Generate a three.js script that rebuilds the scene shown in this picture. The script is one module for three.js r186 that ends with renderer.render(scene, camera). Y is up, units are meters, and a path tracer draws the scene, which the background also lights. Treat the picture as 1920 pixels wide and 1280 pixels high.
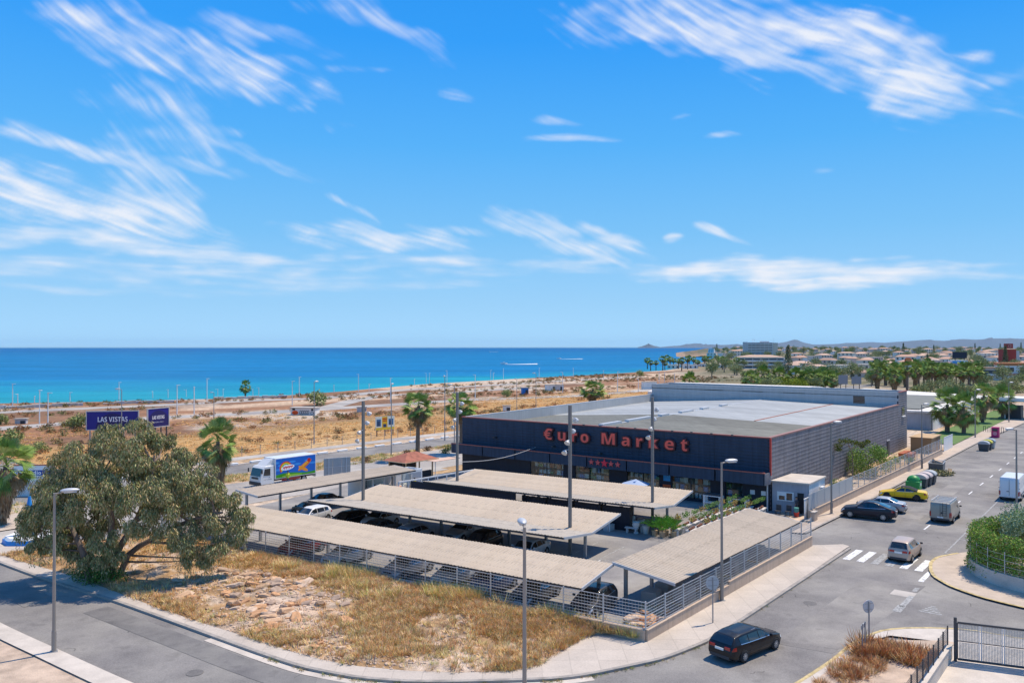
import * as THREE from 'three';
import { mergeGeometries, mergeVertices } from 'three/addons/utils/BufferGeometryUtils.js';
import { RoundedBoxGeometry } from 'three/addons/geometries/RoundedBoxGeometry.js';
import { MarchingCubes } from 'three/addons/objects/MarchingCubes.js';
import { FontLoader } from 'three/addons/loaders/FontLoader.js';
import { TextGeometry } from 'three/addons/geometries/TextGeometry.js';

// ---------------------------------------------------------------- camera, sky, sun, exposure
const scene = new THREE.Scene();
const camera = new THREE.PerspectiveCamera(46.2, 1.5, 0.5, 90000);
camera.position.set(0, 16.5, 0);
camera.rotation.x = 0.0073;
const EXPOSURE = 1.0;
const SUN = new THREE.Vector3(0.83, 0, -0.56).normalize().multiplyScalar(Math.cos(1.1)).setY(Math.sin(1.1));
const sun = new THREE.DirectionalLight(new THREE.Color().setRGB(1, 0.87, 0.7), 5);
sun.position.copy(SUN).multiplyScalar(400);
sun.castShadow = true; sun.shadow.radius = 1;
Object.assign(sun.shadow.camera, { left: -200, right: 200, top: 200, bottom: -200, near: 1, far: 1200 });
scene.add(sun); scene.add(sun.target); sun.target.name = 'sun_target'; sun.name = 'sun';

// small value noise
function mulberry(a) { return () => { a |= 0; a = a + 0x6D2B79F5 | 0; let t = Math.imul(a ^ a >>> 15, 1 | a); t = t + Math.imul(t ^ t >>> 7, 61 | t) ^ t; return ((t ^ t >>> 14) >>> 0) / 4294967296; }; }
let R = mulberry(7);
const rr = (a, b) => a + (b - a) * R();
const TAB = new Float32Array(65536); { const r = mulberry(99); for (let i = 0; i < 65536; i++) TAB[i] = r(); }
function vn(x, y, per = 0) {
  let xi = Math.floor(x), yi = Math.floor(y); const xf = x - xi, yf = y - yi;
  const u = xf * xf * (3 - 2 * xf), v = yf * yf * (3 - 2 * yf);
  let x1 = xi + 1, y1 = yi + 1;
  if (per) { xi = ((xi % per) + per) % per; x1 = ((x1 % per) + per) % per; yi = ((yi % per) + per) % per; y1 = ((y1 % per) + per) % per; }
  const h = (a, b) => TAB[(Math.imul(a, 374761393) + Math.imul(b, 668265263) >>> 8) & 65535];
  const a = h(xi, yi), b = h(x1, yi), c = h(xi, y1), d = h(x1, y1);
  return a + (b - a) * u + (c - a + (a - b - c + d) * u) * v;
}
function fbm(x, y, o = 4, per = 0) { let s = 0, a = 0.5, n = 0; for (let i = 0; i < o; i++) { s += a * vn(x + i * 17.3 * (per ? 0 : 1), y + i * 9.1 * (per ? 0 : 1), per ? per << i : 0); n += a; a *= 0.5; x *= 2; y *= 2; } return s / n; }
const clamp = (x, a = 0, b = 1) => x < a ? a : x > b ? b : x;
const sst = (a, b, x) => { const t = clamp((x - a) / (b - a)); return t * t * (3 - 2 * t); };
const lerp = (a, b, t) => a + (b - a) * t;
const D2R = Math.PI / 180;

// the sky: clear air deepening to blue overhead, with wisps of cirrus [azimuth, elevation, half length, half width (degrees), slant, density]
const CIRRUS = [
  [-22.13,18.95, 9.6, 1.9, -17, .95], [-17.74,18.3, 5, 1.5, -13, .95], [-25.33,19.14, 5, 1.2, -20, .7], [-22.78,14.44, 5.2, 2.1, -24, .6], [-18.09,13.06, 4.2, .6, -17, .5], [-28.66,12.31, 4.4, .6, -12, .75], [-26.72,12.2, 2, .4, 9, .6],
  [-28.07,9.32, 9.5, 1.8, -8, 1.1], [-31.52,9.39, 6, 1.7, -4, 1], [-23.75,10.58, 4.8, 1.2, -33, .6], [-22.78,8.6, 3.6, 1.1, -18, .7], [-27.47,6.61, 12.5, .8, -2, .85], [-30.96,6.88, 9, .7, 0, .7], [-29.54,5.24, 10, .95, -1, .7], [-18.43,5.81, 12, 1.05, 2, .65], [-22.78,4.6, 11, .7, 0, .5], [-25.02,3.84, 12, .5, -1, .35], [-9.83,4.54, 12, .5, 0, .35],
  [-7.59,7.38, 7.4, 1, -8, .85], [-10.2,7.88, 3, 1.1, -8, .6], [-11.31,9.83, 2.7, .3, -24, .75], [4.95,7.98, 5.4, 1.5, -15, 1.05], [1.53,8.75, 4, 1.2, -22, .75], [7.59,7.19, 2.6, .9, -8, .8], [21.14,5.26, 10.5, 1.0, 0, 1.3], [23.75,4.99, 8, .8, -1, .9], [17.74,5.55, 6, .7, 3, .7], [28.96,4.37, 7, .45, -2, .7],
  [17.05,21.12, 14, 3, -13, .9], [24.39,18.65, 8, 2.9, -17, 1.1], [11.31,21.93, 7.5, 1.7, -16, .85], [17.4,18.83, 7.5, .8, -19, .65], [27.47,16.82, 3.4, 2, -25, .9], [14.04,8.21, 1.7, .5, -14, .9], [15.29,7.44, 1.8, .25, -19, .65],
  [-10.2,22.33, 5.4, 1.4, -20, .5], [-17.05,20.38, 4.6, .8, -6, .45], [-11.31,18.88, 2.7, .35, 2, .5], [-3.62,17.5, 1.4, .45, -9, .65], [3.24,15.83, 2, .32, -4, .5], [3.43,14.55, 3.8, .3, 1, .6], [14.93,14.38, 1.3, .25, -4, .45], [11.31,7.71, .8, .35, 18, .6],
  [0,5.75, 8.5, .6, 2, .5], [-14.93,4.6, 9, .6, 1, .35], [-3.43,6.19, 5.2, .5, 0, .65], [11.13,5.27, 5, .55, -2, .45], [6.47,5.71, 6, .5, -2, .4], [21.14,11.63, .8, .22, 0, .3], [11.86,15.81, .8, .2, 10, .4], [-22.13,11.89, 4, .5, -8, .35], [-5.33,8.35, 5, .4, -6, .4],
];
{ const r = mulberry(41);   // the same kind of wisps all round, past the frame
  for (let i = 0; i < 150; i++) { const az = r() * 360 - 180, el = 5 + r() * 65; if (Math.abs(az) > 36 || el > 27) CIRRUS.push([az, el, 3 + r() * 11, .5 + r() * 1.9, -r() * 24 + 3, .4 + r() * .6]); } }
function makeSky() {
  const W = 4096, H = 2048, data = new Float32Array(W * H * 4), cloud = new Float32Array(W * H / 2);
  const stops = [[0, .43, .73, 1.02], [1.3, .40, .71, 1.01], [3, .345, .655, .97], [8, .205, .55, .95], [14, .10, .45, .96], [21, .038, .345, .95], [30, .02, .28, .86], [50, .018, .21, .70], [90, .016, .155, .55]];
  const at = el => { let i = 0; while (i < stops.length - 2 && el > stops[i + 1][0]) i++; const a = stops[i], b = stops[i + 1], t = clamp((el - a[0]) / (b[0] - a[0])); return [1, 2, 3].map(k => lerp(a[k], b[k], t)); };
  CIRRUS.forEach(([az, el, hl, hw, ang, den], ci) => {
    const ca = Math.cos(ang * D2R), sa = Math.sin(ang * D2R), ce = Math.cos(el * D2R), ext = hl * 1.5 + hw;
    const fa = (el < 7 ? ang - 2 : ang - 2 - 20 * TAB[ci * 7 + 3]) * D2R, cf = Math.cos(fa), sf = Math.sin(fa), o = ci * 13.7;
    const r0 = Math.max(0, Math.floor((el - Math.abs(hl * sa) * 1.6 - hw * 2.4) / 180 * H)), r1 = Math.min(H / 2 - 1, Math.ceil((el + Math.abs(hl * sa) * 1.6 + hw * 2.4) / 180 * H));
    for (let r = r0; r <= r1; r++) {
      const e = (r + .5) / H * 180 - el, wide = Math.ceil(ext / Math.max(ce, .05) / 360 * W), c0 = Math.round((az / 360 + .25) * W);
      for (let k = -wide; k <= wide; k++) {
        const x = k / W * 360 * ce, y = e, u0 = (x * ca + y * sa) / hl, v0 = (-x * sa + y * ca) / hw;
        if (u0 * u0 > 2.2 || v0 * v0 > 5.6) continue;
        const wx = fbm(x * .22 + o, y * .5 + o, 3) - .5, wy = fbm(x * .2 - o, y * .45 + 5, 3) - .5;
        const u = u0 + wx * .8, v = v0 + wy * 2.2 + .35 * u0 * u0;
        const fx = x * cf + y * sf + wy * 2, fy = -x * sf + y * cf + wx * .6;
        const fib = fbm(fx * .2 + o, fy * 2.3, 6), hair = fbm(fx * .5 - o, fy * 8.5 + 3, 5), soft = fbm(x * .5 + o, y * .9, 3);
        const body = 1 - u * u - v * v * (1.1 + .5 * u) + (soft - .5) * 1.3 + (fib - .5) * 1.05 + (hair - .5) * .5;
        if (body <= 0) continue;
        const d = den * sst(-.05, 1.7, body) * (.5 + .6 * sst(.2, .8, fib)) * (.5 + 1.0 * hair);
        const c = ((c0 + k) % W + W) % W, i = r * W + c;
        cloud[i] = 1 - (1 - cloud[i]) * (1 - clamp(d * .86, 0, .9));
      }
    }
  });
  for (let r = 0; r < H; r++) {
    const el = (r + .5) / H * 180 - 90, base = el > 0 ? at(el) : [.3, .5, .62];
    for (let c = 0; c < W; c++) {
      const i = (r * W + c) * 4; let a = 0;
      if (r >= H / 2) a = cloud[(r - H / 2) * W + c];
      const cl = [.87, .90, .97];
      for (let k = 0; k < 3; k++) data[i + k] = lerp(base[k], cl[k], a);
      data[i + 3] = 1;
    }
  }
  const t = new THREE.DataTexture(data, W, H, THREE.RGBAFormat, THREE.FloatType);
  t.mapping = THREE.EquirectangularReflectionMapping; t.minFilter = t.magFilter = THREE.LinearFilter; t.colorSpace = THREE.LinearSRGBColorSpace; t.needsUpdate = true;
  return t;
}
scene.background = makeSky(); scene.environment = scene.background;
scene.fog = new THREE.FogExp2(0x9ccdfa, 0.000009);
const renderer = new THREE.WebGLRenderer({ antialias: true });
renderer.toneMapping = THREE.LinearToneMapping; renderer.toneMappingExposure = EXPOSURE; renderer.shadowMap.enabled = true;

// ---------------------------------------------------------------- helpers
const FA = 51.2 * D2R, FB = 57.6 * D2R;                                  // turn of the street's grid and of the car park's grid
const DA = [Math.sin(38.8 * D2R), Math.cos(38.8 * D2R)], DB = [Math.sin(32.4 * D2R), Math.cos(32.4 * D2R)];
const at = (s, t, d = DA) => [s * d[0] + t * d[1], -(s * d[1] - t * d[0])];   // grid metres -> x, z
const atB = (s, t) => at(s, t, DB);
const used = new Map();
function numbered(n) { const k = used.get(n) ?? 0; used.set(n, k + 1); return k ? n + '_' + String(k).padStart(3, '0') : n; }
function tag(o, label, category, group, kind) { if (label) o.userData.label = label; if (category) o.userData.category = category; if (group) o.userData.group = group; if (kind) o.userData.kind = kind; return o; }
function thing(name, label, category, [x, z], turn = 0, group, y = 0) { const o = new THREE.Group(); o.name = numbered(name); o.position.set(x, y, z); o.rotation.y = turn; scene.add(o); return tag(o, label, category, group); }
function mesh(name, geo, mat, parent) { const m = new THREE.Mesh(Array.isArray(geo) ? join(geo) : geo, mat); m.name = parent ? name : numbered(name); m.castShadow = m.receiveShadow = true; (parent ?? scene).add(m); return m; }
function struct(name, geo, mat) { const m = mesh(name, geo, mat); m.userData.kind = 'structure'; return m; }
function dup(o, [x, z], turn, label, group, y = 0, sc = 1) { const c = o.clone(); c.name = numbered(o.name.replace(/_\d+$/, '')); c.position.set(x, y, z); c.rotation.y = turn; c.scale.setScalar(sc); c.userData = { ...o.userData }; if (label) c.userData.label = label; if (group) c.userData.group = group; scene.add(c); return c; }
function join(list) {
  list = list.flat(9).filter(Boolean);
  const flat = list.map(g => { const n = g.index ? g.toNonIndexed() : g; return n; });
  const names = ['position', 'normal', 'uv'].concat(flat.every(g => g.attributes.color) ? ['color'] : []);
  for (const g of flat) { if (!g.attributes.normal) g.computeVertexNormals(); if (!g.attributes.uv) g.setAttribute('uv', new THREE.BufferAttribute(new Float32Array(g.attributes.position.count * 2), 2)); for (const k of Object.keys(g.attributes)) if (!names.includes(k)) g.deleteAttribute(k); g.morphAttributes = {}; g.groups = []; }
  return flat.length === 1 ? flat[0] : mergeGeometries(flat);
}
// uv in metres, by the way each face points
function muv(g, k = 1) {
  const n = g.index ? g.toNonIndexed() : g, p = n.attributes.position, q = n.attributes.normal, uv = new Float32Array(p.count * 2);
  for (let i = 0; i < p.count; i++) {
    const ax = Math.abs(q.getX(i)), ay = Math.abs(q.getY(i)), az = Math.abs(q.getZ(i)); let u, v;
    if (ay >= ax && ay >= az) { u = p.getX(i); v = p.getZ(i); } else if (ax > az) { u = p.getZ(i); v = p.getY(i); } else { u = p.getX(i); v = p.getY(i); }
    uv[2 * i] = u * k; uv[2 * i + 1] = v * k;
  }
  n.setAttribute('uv', new THREE.BufferAttribute(uv, 2)); return n;
}
const box = (w, h, d, x = 0, y = 0, z = 0) => muv(new THREE.BoxGeometry(w, h, d).translate(x, y + h / 2, z));       // y: underside
const rbox = (w, h, d, x = 0, y = 0, z = 0, r = .03, sg = 2) => muv(new RoundedBoxGeometry(w, h, d, sg, Math.min(r, w / 2.01, h / 2.01, d / 2.01)).translate(x, y + h / 2, z));
const cyl = (r0, r1, h, x = 0, y = 0, z = 0, n = 10) => new THREE.CylinderGeometry(r1, r0, h, n).translate(x, y + h / 2, z);   // r0 below, r1 above
function rod(a, b, r, r2 = r, n = 6) {
  const A = new THREE.Vector3(...a), B = new THREE.Vector3(...b), d = B.clone().sub(A), g = new THREE.CylinderGeometry(r2, r, d.length(), n);
  return g.applyQuaternion(new THREE.Quaternion().setFromUnitVectors(new THREE.Vector3(0, 1, 0), d.clone().normalize())).translate(...A.add(B).multiplyScalar(.5).toArray());
}
function limb(pts, r0, r1, n = 6, sg = 5) {   // tapered bent tube
  const c = new THREE.CatmullRomCurve3(pts.map(p => new THREE.Vector3(...p))), g = new THREE.TubeGeometry(c, sg, 1, n), p = g.attributes.position, m = n + 1;
  for (let i = 0; i <= sg; i++) { const q = c.getPointAt(i / sg), r = lerp(r0, r1, i / sg); for (let j = 0; j < m; j++) { const k = i * m + j; p.setXYZ(k, q.x + (p.getX(k) - q.x) * r, q.y + (p.getY(k) - q.y) * r, q.z + (p.getZ(k) - q.z) * r); } }
  g.computeVertexNormals(); return g;
}
const ext = (pts, depth, bevel = 0) => { const g = new THREE.ExtrudeGeometry(new THREE.Shape(pts.map(p => new THREE.Vector2(p[0], p[1]))), { depth, bevelEnabled: bevel > 0, bevelSize: bevel, bevelThickness: bevel, bevelSegments: 1, curveSegments: 8 }); return g; };
// horizontal slab from a plan outline [x, z], underside y0, top y1
function slab(pts, y0, y1) { const g = ext(pts.map(([x, z]) => [x, -z]), y1 - y0).rotateX(-Math.PI / 2).translate(0, y0, 0); return muv(g); }
function grid(nx, ny, f, uv = true) {   // f(i/nx, j/ny) -> [x, y, z]
  const p = [], t = [], ix = []; for (let j = 0; j <= ny; j++) for (let i = 0; i <= nx; i++) { p.push(...f(i / nx, j / ny)); t.push(i / nx, j / ny); }
  for (let j = 0; j < ny; j++) for (let i = 0; i < nx; i++) { const a = j * (nx + 1) + i, b = a + 1, c = a + nx + 1, d = c + 1; ix.push(a, c, b, b, c, d); }
  const g = new THREE.BufferGeometry(); g.setAttribute('position', new THREE.Float32BufferAttribute(p, 3)); g.setAttribute('uv', new THREE.Float32BufferAttribute(t, 2)); g.setIndex(ix); g.computeVertexNormals(); return g;
}
// the strip of ground along a plan line, half widths a (left) and b (right)
function ribbon(line, a, b, y, sub = 4) {
  const c = new THREE.CatmullRomCurve3(line.map(([x, z]) => new THREE.Vector3(x, 0, z)), false, 'catmullrom', .3), n = line.length * sub;
  return muv(grid(n, 2, (u, v) => { const p = c.getPointAt(u), d = c.getTangentAt(u), w = lerp(-a, b, v); return [p.x - d.z * w, y, p.z + d.x * w]; }));
}
function tex(n, f, o = {}) {   // f(u, v) -> [r, g, b] (linear 0..1)
  const d = new Uint8Array(n * n * 4), e = x => Math.round(255 * clamp(x <= .0031308 ? 12.92 * x : 1.055 * x ** (1 / 2.4) - .055));
  for (let j = 0; j < n; j++) for (let i = 0; i < n; i++) { const c = f(i / n, j / n), k = (j * n + i) * 4; if (o.data) { const v = Math.round(255 * clamp(c)); d[k] = d[k + 1] = d[k + 2] = v; } else { d[k] = e(c[0]); d[k + 1] = e(c[1]); d[k + 2] = e(c[2]); } d[k + 3] = 255; }
  const t = new THREE.DataTexture(d, n, n); t.wrapS = t.wrapT = THREE.RepeatWrapping; t.magFilter = THREE.LinearFilter; t.minFilter = THREE.LinearFilter; if (!o.data) t.colorSpace = THREE.SRGBColorSpace; if (o.size) t.repeat.set(1 / o.size, 1 / o.size); t.needsUpdate = true; return t;
}
function canvasTex(w, h, draw) { const c = document.createElement('canvas'); c.width = w; c.height = h; draw(c.getContext('2d'), w, h); const t = new THREE.CanvasTexture(c); t.colorSpace = THREE.SRGBColorSpace; t.magFilter = THREE.LinearFilter; return t; }
const col = (r, g, b) => new THREE.Color().setRGB(r, g, b);
const std = (r, g, b, rough = .8, o = {}) => new THREE.MeshStandardMaterial({ color: col(r, g, b), roughness: rough, side: THREE.DoubleSide, ...o });
const paint = (r, g, b, o = {}) => new THREE.MeshPhysicalMaterial({ color: col(r, g, b), roughness: .45, specularIntensity: .4, clearcoat: .55, clearcoatRoughness: .08, ...o });
const M = {};
// mottled colour: fine grain plus coarse patches; tiles without a seam
const mottled = (c, amt, size, seed, n = 512, extra) => tex(n, (u, v) => { const a = fbm(u * 8 + seed, v * 8 + seed, 6, 0) , p = fbm(u * 8, v * 8, 5, 8), q = vn(u * n * .5 + seed, v * n * .5, 0); let k = 1 + amt * ((p - .5) * 1.5 + (q - .5) * .7); const e = extra ? extra(u, v, p, q) : 1; k *= e; return [c[0] * k, c[1] * k, c[2] * k]; }, { size });

// ---------------------------------------------------------------- surfaces
const crackSet = (seed, n, size) => { const r = mulberry(seed), a = []; for (let i = 0; i < n; i++) { let x = r() * size, y = r() * size, d = r() * 6.28; for (let k = 0; k < 60; k++) { a.push([x, y]); d += (r() - .5) * .5; x += Math.cos(d) * .9; y += Math.sin(d) * .9; } } return a; };
function asphalt(base, seed, size = 18, cracks = 9) {
  const n = 1024, dark = new Float32Array(n * n);
  for (const [x, y] of crackSet(seed, cracks, n)) for (let b = 0; b < 9; b++) { const i = ((Math.round(x) + b % 3) % n + n) % n, j = ((Math.round(y) + (b / 3 | 0)) % n + n) % n; dark[j * n + i] = 1; }
  return tex(n, (u, v) => {
    const p = fbm(u * 6, v * 6, 5, 6), q = vn(u * 512 + seed, v * 512, 512), st = fbm(u * 3 + .5, v * 24, 3, 0), w = fbm(u * 20, v * 20, 3, 20);
    const big = fbm(u * 2, v * 2, 4, 2); let k = 1 + (p - .5) * .75 + (q - .5) * .34 + (w - .5) * .3 + (big - .5) * .7;
    if (w > .66) k *= 1 - (w - .66) * 1.2;
    k *= 1 - .42 * dark[Math.floor(v * n) * n + Math.floor(u * n)];
    return [base[0] * k, base[1] * k, base[2] * k * (1 - (p - .5) * .12)];
  }, { size });
}
const grain = tex(256, (u, v) => .5 * vn(u * 128, v * 128, 128) + .5 * vn(u * 32, v * 32, 32), { data: true, size: 1.5 });
M.asphalt = new THREE.MeshStandardMaterial({ map: asphalt([.245, .23, .212], 3), roughness: .93, bumpMap: grain, bumpScale: .004 });
M.asphaltPark = new THREE.MeshStandardMaterial({ map: asphalt([.27, .255, .24], 5, 14, 4), roughness: .93 });
M.asphaltPatch = new THREE.MeshStandardMaterial({ map: asphalt([.205, .195, .182], 9, 12, 3), roughness: .95 });
M.asphaltPale = new THREE.MeshStandardMaterial({ map: asphalt([.40, .37, .335], 11, 30, 6), roughness: .95 });
const jointed = (c, seed, size, cell, dark = .72, n = 512) => tex(n, (u, v) => { const p = fbm(u * 7, v * 7, 5, 7), q = vn(u * 256 + seed, v * 256, 256); const gx = (u * size / cell) % 1, gy = (v * size / cell) % 1, w = .025; let k = 1 + (p - .5) * .32 + (q - .5) * .18; const tone = TAB[(Math.floor(u * size / cell) * 31 + Math.floor(v * size / cell) * 57 + seed) & 65535]; k *= .95 + .1 * tone; if (gx < w || gy < w) k *= dark; return [c[0] * k, c[1] * k, c[2] * k]; }, { size });
M.pavement = new THREE.MeshStandardMaterial({ map: jointed([.50, .41, .325], 4, 8, .5, .9), roughness: .92, bumpMap: grain, bumpScale: .003 });
M.pavementBig = new THREE.MeshStandardMaterial({ map: jointed([.51, .445, .375], 14, 12, 1.5, .84), roughness: .92, bumpMap: grain, bumpScale: .003 });
M.concrete = new THREE.MeshStandardMaterial({ map: mottled([.46, .42, .37], .3, 6, 2), roughness: .92 });
M.concretePale = new THREE.MeshStandardMaterial({ map: mottled([.56, .50, .43], .3, 7, 8), roughness: .92 });
M.wallPink = new THREE.MeshStandardMaterial({ map: tex(512, (u, v) => { const p = fbm(u * 6, v * 6, 5, 6), s = fbm(u * 60, v * 3, 3, 0), q = vn(u * 200, v * 200, 200); let k = 1 + (p - .5) * .25 + (q - .5) * .14 + (s - .5) * .22; const j = (u * 12 / .6) % 1; if (j < .035) k *= .78; return [.50 * k, .385 * k, .29 * k]; }, { size: 12 }), roughness: .92 });
M.kerb = new THREE.MeshStandardMaterial({ map: mottled([.33, .30, .265], .5, 3, 6), roughness: .93 });
M.kerbYellow = new THREE.MeshStandardMaterial({ map: mottled([.52, .41, .2], .7, 2.2, 16), roughness: .85 });
M.mark = new THREE.MeshStandardMaterial({ map: tex(256, (u, v) => { const p = fbm(u * 26, v * 26, 4, 26), k = p < .38 ? .42 : .74 + (p - .5) * .3; return [k, k, k * .97]; }, { size: 3 }), roughness: .8 });
M.markWorn = new THREE.MeshStandardMaterial({ map: tex(256, (u, v) => { const p = fbm(u * 34, v * 34, 4, 34), k = p < .52 ? .25 : .4; return [k, k, k * .97]; }, { size: 3 }), roughness: .85 });
M.dirt = new THREE.MeshStandardMaterial({ map: mottled([.52, .40, .30], .5, 5, 21), roughness: 1, bumpMap: grain, bumpScale: .02 });
M.fine = tex(512, (u, v) => { const p = fbm(u * 12, v * 12, 6, 12), q = vn(u * 256, v * 256, 256); const k = clamp(.62 + (p - .5) * .9 + (q - .5) * .5, .2, 1); return [k, k, k]; }, { size: 7 });
M.ground = new THREE.MeshStandardMaterial({ vertexColors: true, map: M.fine, roughness: 1 });
M.sea = new THREE.MeshPhysicalMaterial({ vertexColors: true, roughness: .4, specularIntensity: .08, bumpMap: tex(512, (u, v) => .6 * fbm(u * 14, v * 30, 5, 0) + .4 * fbm(u * 60, v * 90, 3, 0), { data: true, size: 60 }), bumpScale: .7 });
M.metal = std(.42, .43, .44, .45, { metalness: .6 });
M.galv = new THREE.MeshStandardMaterial({ color: col(.55, .56, .57), roughness: .5, metalness: .35 });
M.post = std(.30, .27, .24, .55, { metalness: .3 });
M.postGrey = std(.33, .33, .33, .5, { metalness: .3 });
M.white = std(.78, .78, .76, .6);
M.black = std(.015, .015, .017, .7);
M.dark = std(.05, .05, .055, .6);
M.rubber = std(.02, .02, .021, .85);
M.glassDark = new THREE.MeshPhysicalMaterial({ color: col(.012, .016, .02), roughness: .06, clearcoat: 1, clearcoatRoughness: .03 });
M.red = std(.55, .045, .03, .5);

// ---------------------------------------------------------------- land and sea
// the shore line, x and distance ahead
const SHORE = [[-1400, -760], [-500, -40], [-260, 140], [-152.31,-237.98], [-124.16,-245.05], [-87.77,-263.3], [-64.39,-301.83], [-38.82,-363.97], [0,-419.49], [44.42,-475.96], [111.28,-575.58], [160.29,-707.14], [237.98,-951.92], [308.51,-1151.16], [412.5,-1455.88], [1100, -3500], [2100, -9000]].map(([x, z], i) => [x, i < 3 ? z : -z]);
function shoreAt(az) {   // distance to the shore along an azimuth
  const dx = Math.sin(az), dz = Math.cos(az); let best = 9000;
  for (let i = 0; i < SHORE.length - 1; i++) {
    const [ax, ay] = SHORE[i], [bx, by] = SHORE[i + 1], ex = bx - ax, ey = by - ay, den = dx * ey - dz * ex; if (Math.abs(den) < 1e-9) continue;
    const r = (ax * ey - ay * ex) / den, u = (ax * dz - ay * dx) / den; if (r > 0 && u >= 0 && u <= 1 && r < best) best = r;
  }
  return best;
}
const rise = (x, f) => { const d = Math.hypot(x, f), az = Math.atan2(x, f) / D2R; if (d < 260) return 0; return sst(9, 17, az) * (1 - sst(60, 80, az)) * (7.5 * sst(350, 1500, d) + 3 * (fbm(x * .004, f * .004, 3) - .4) * sst(500, 1100, d)); };
function landColour(x, f) {
  const s = x * DA[0] + f * DA[1], t = x * DA[1] - f * DA[0], n = fbm(x * .035, f * .035, 5), n2 = fbm(x * .11 + 40, f * .11, 4), n3 = fbm(s * .012 + 9, t * .06, 4);
  const mix = (a, b, k) => [lerp(a[0], b[0], k), lerp(a[1], b[1], k), lerp(a[2], b[2], k)];
  const sand = [.62, .44, .29], rust = [.34, .165, .075], straw = [.56, .335, .125], pale = [.62, .52, .40], olive = [.24, .20, .085];
  // how far out, measured across the avenue's line: straw field first, then bare building plots
  const out = -t - 108, plots = sst(24, 40, out - 20 * sst(90, 220, s) + 14 * (n - .5));
  let c = mix(mix([.58, .45, .33], [.50, .33, .17], sst(.4, .62, n)), pale, sst(.55, .75, n2) * .6);
  if (out > 0) {
    let a = mix(straw, [.46, .25, .085], sst(.45, .7, n2)); a = mix(a, [.60, .42, .21], sst(.5, .75, n) * .7); a = mix(a, olive, sst(.66, .8, n3) * .55);
    let b = mix(sand, rust, sst(.44, .54, n3)); b = mix(b, [.22, .115, .055], sst(.6, .68, n3) * .8); b = mix(b, pale, sst(.56, .68, n) * .8); b = mix(b, olive, sst(.68, .8, n2) * .4);
    c = mix(a, b, plots);
  }
  const town = sst(260, 420, Math.hypot(x, f)) * sst(10, 15, Math.atan2(x, f) / D2R);
  if (town > 0) c = mix(c, mix([.30, .25, .16], [.16, .15, .07], sst(.4, .6, n)), town);
  return [c[0] * (.82 + .36 * n2) , c[1] * (.82 + .36 * n2), c[2] * (.82 + .36 * n2)].map(v => v * 1.35);
}
const SHELF = -3.2;
{
  const azs = []; for (let a = -180; a < 180.01;) { azs.push(a * D2R); a += Math.abs(a) < 37 ? .22 : Math.abs(a) < 60 ? 1 : 5; }
  const n = 210, pos = [], cl = [], ix = [];
  for (const az of azs) {
    const far = Math.abs(az) > 2 ? 4000 : shoreAt(az), wob = far < 3000 ? 4 * (fbm(far * Math.sin(az) * .06, 3, 3) - .5) : 0;
    for (let i = 0; i < n; i++) {
      const r = i < n - 3 ? 4 * Math.pow((far - 3 + wob) / 4, i / (n - 4)) : far + wob + [0, 1.5, 7][i - n + 3], x = r * Math.sin(az), f = r * Math.cos(az);
      let y = rise(x, f); if (i >= n - 3 && far < 3900) y = [-.9, -2.2, -4.2][i - n + 3];
      pos.push(x, y, -f); cl.push(...(i >= n - 3 ? [.42, .30, .2] : landColour(x, f)));
    }
  }
  for (let a = 0; a < azs.length - 1; a++) for (let i = 0; i < n - 1; i++) { const p = a * n + i, q = p + n; ix.push(p, q, p + 1, p + 1, q, q + 1); }
  const g = new THREE.BufferGeometry(); g.setAttribute('position', new THREE.Float32BufferAttribute(pos, 3)); g.setAttribute('color', new THREE.Float32BufferAttribute(cl, 3)); g.setIndex(ix.reverse());
  g.setAttribute('uv', new THREE.Float32BufferAttribute(pos.filter((_, i) => i % 3 !== 1), 2)); g.computeVertexNormals();
  struct('ground', g, M.ground);
}
{ // the sea, shallow and turquoise by the shore
  const pos = [], cl = [], ix = [], N = 300, K = 170;
  for (let a = 0; a <= N; a++) { const az = lerp(-95, 42, a / N) * D2R, d0 = Math.min(shoreAt(az), 3000) * .97;
    for (let i = 0; i <= K; i++) { const r = d0 * Math.pow(32000 / d0, (i / K) ** 1.15), x = r * Math.sin(az), f = r * Math.cos(az), off = r - d0, out = off + 260 * (fbm(x * .006, f * .02, 4) - .5) * sst(20, 120, off);
      const k = sst(0, 420, out), m = sst(0, 60, off), st = (fbm(x * .004, f * .03 + 7, 4) - .5) * .5 + (fbm(x * .02, f * .12, 3) - .5) * .35;
      const a1 = [.010, .30, .37], a2 = [.002, .155, .35], a3 = [.002, .105, .285]; let c = [0, 1, 2].map(j => lerp(lerp(a1[j], a2[j], clamp(k * 1.3)), a3[j], sst(500, 5000, out))); c = c.map((v, j) => v * (1 + st * (.4 + .6 * m)));
      pos.push(x, SHELF, -f); cl.push(...c); } }
  for (let a = 0; a < N; a++) for (let i = 0; i < K; i++) { const p = a * (K + 1) + i, q = p + K + 1; ix.push(p, p + 1, q, q, p + 1, q + 1); }
  const g = new THREE.BufferGeometry(); g.setAttribute('position', new THREE.Float32BufferAttribute(pos, 3)); g.setAttribute('color', new THREE.Float32BufferAttribute(cl, 3)); g.setIndex(ix);
  g.setAttribute('uv', new THREE.Float32BufferAttribute(pos.filter((_, i) => i % 3 !== 1), 2)); g.computeVertexNormals();
  struct('sea', g, M.sea);
}
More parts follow.
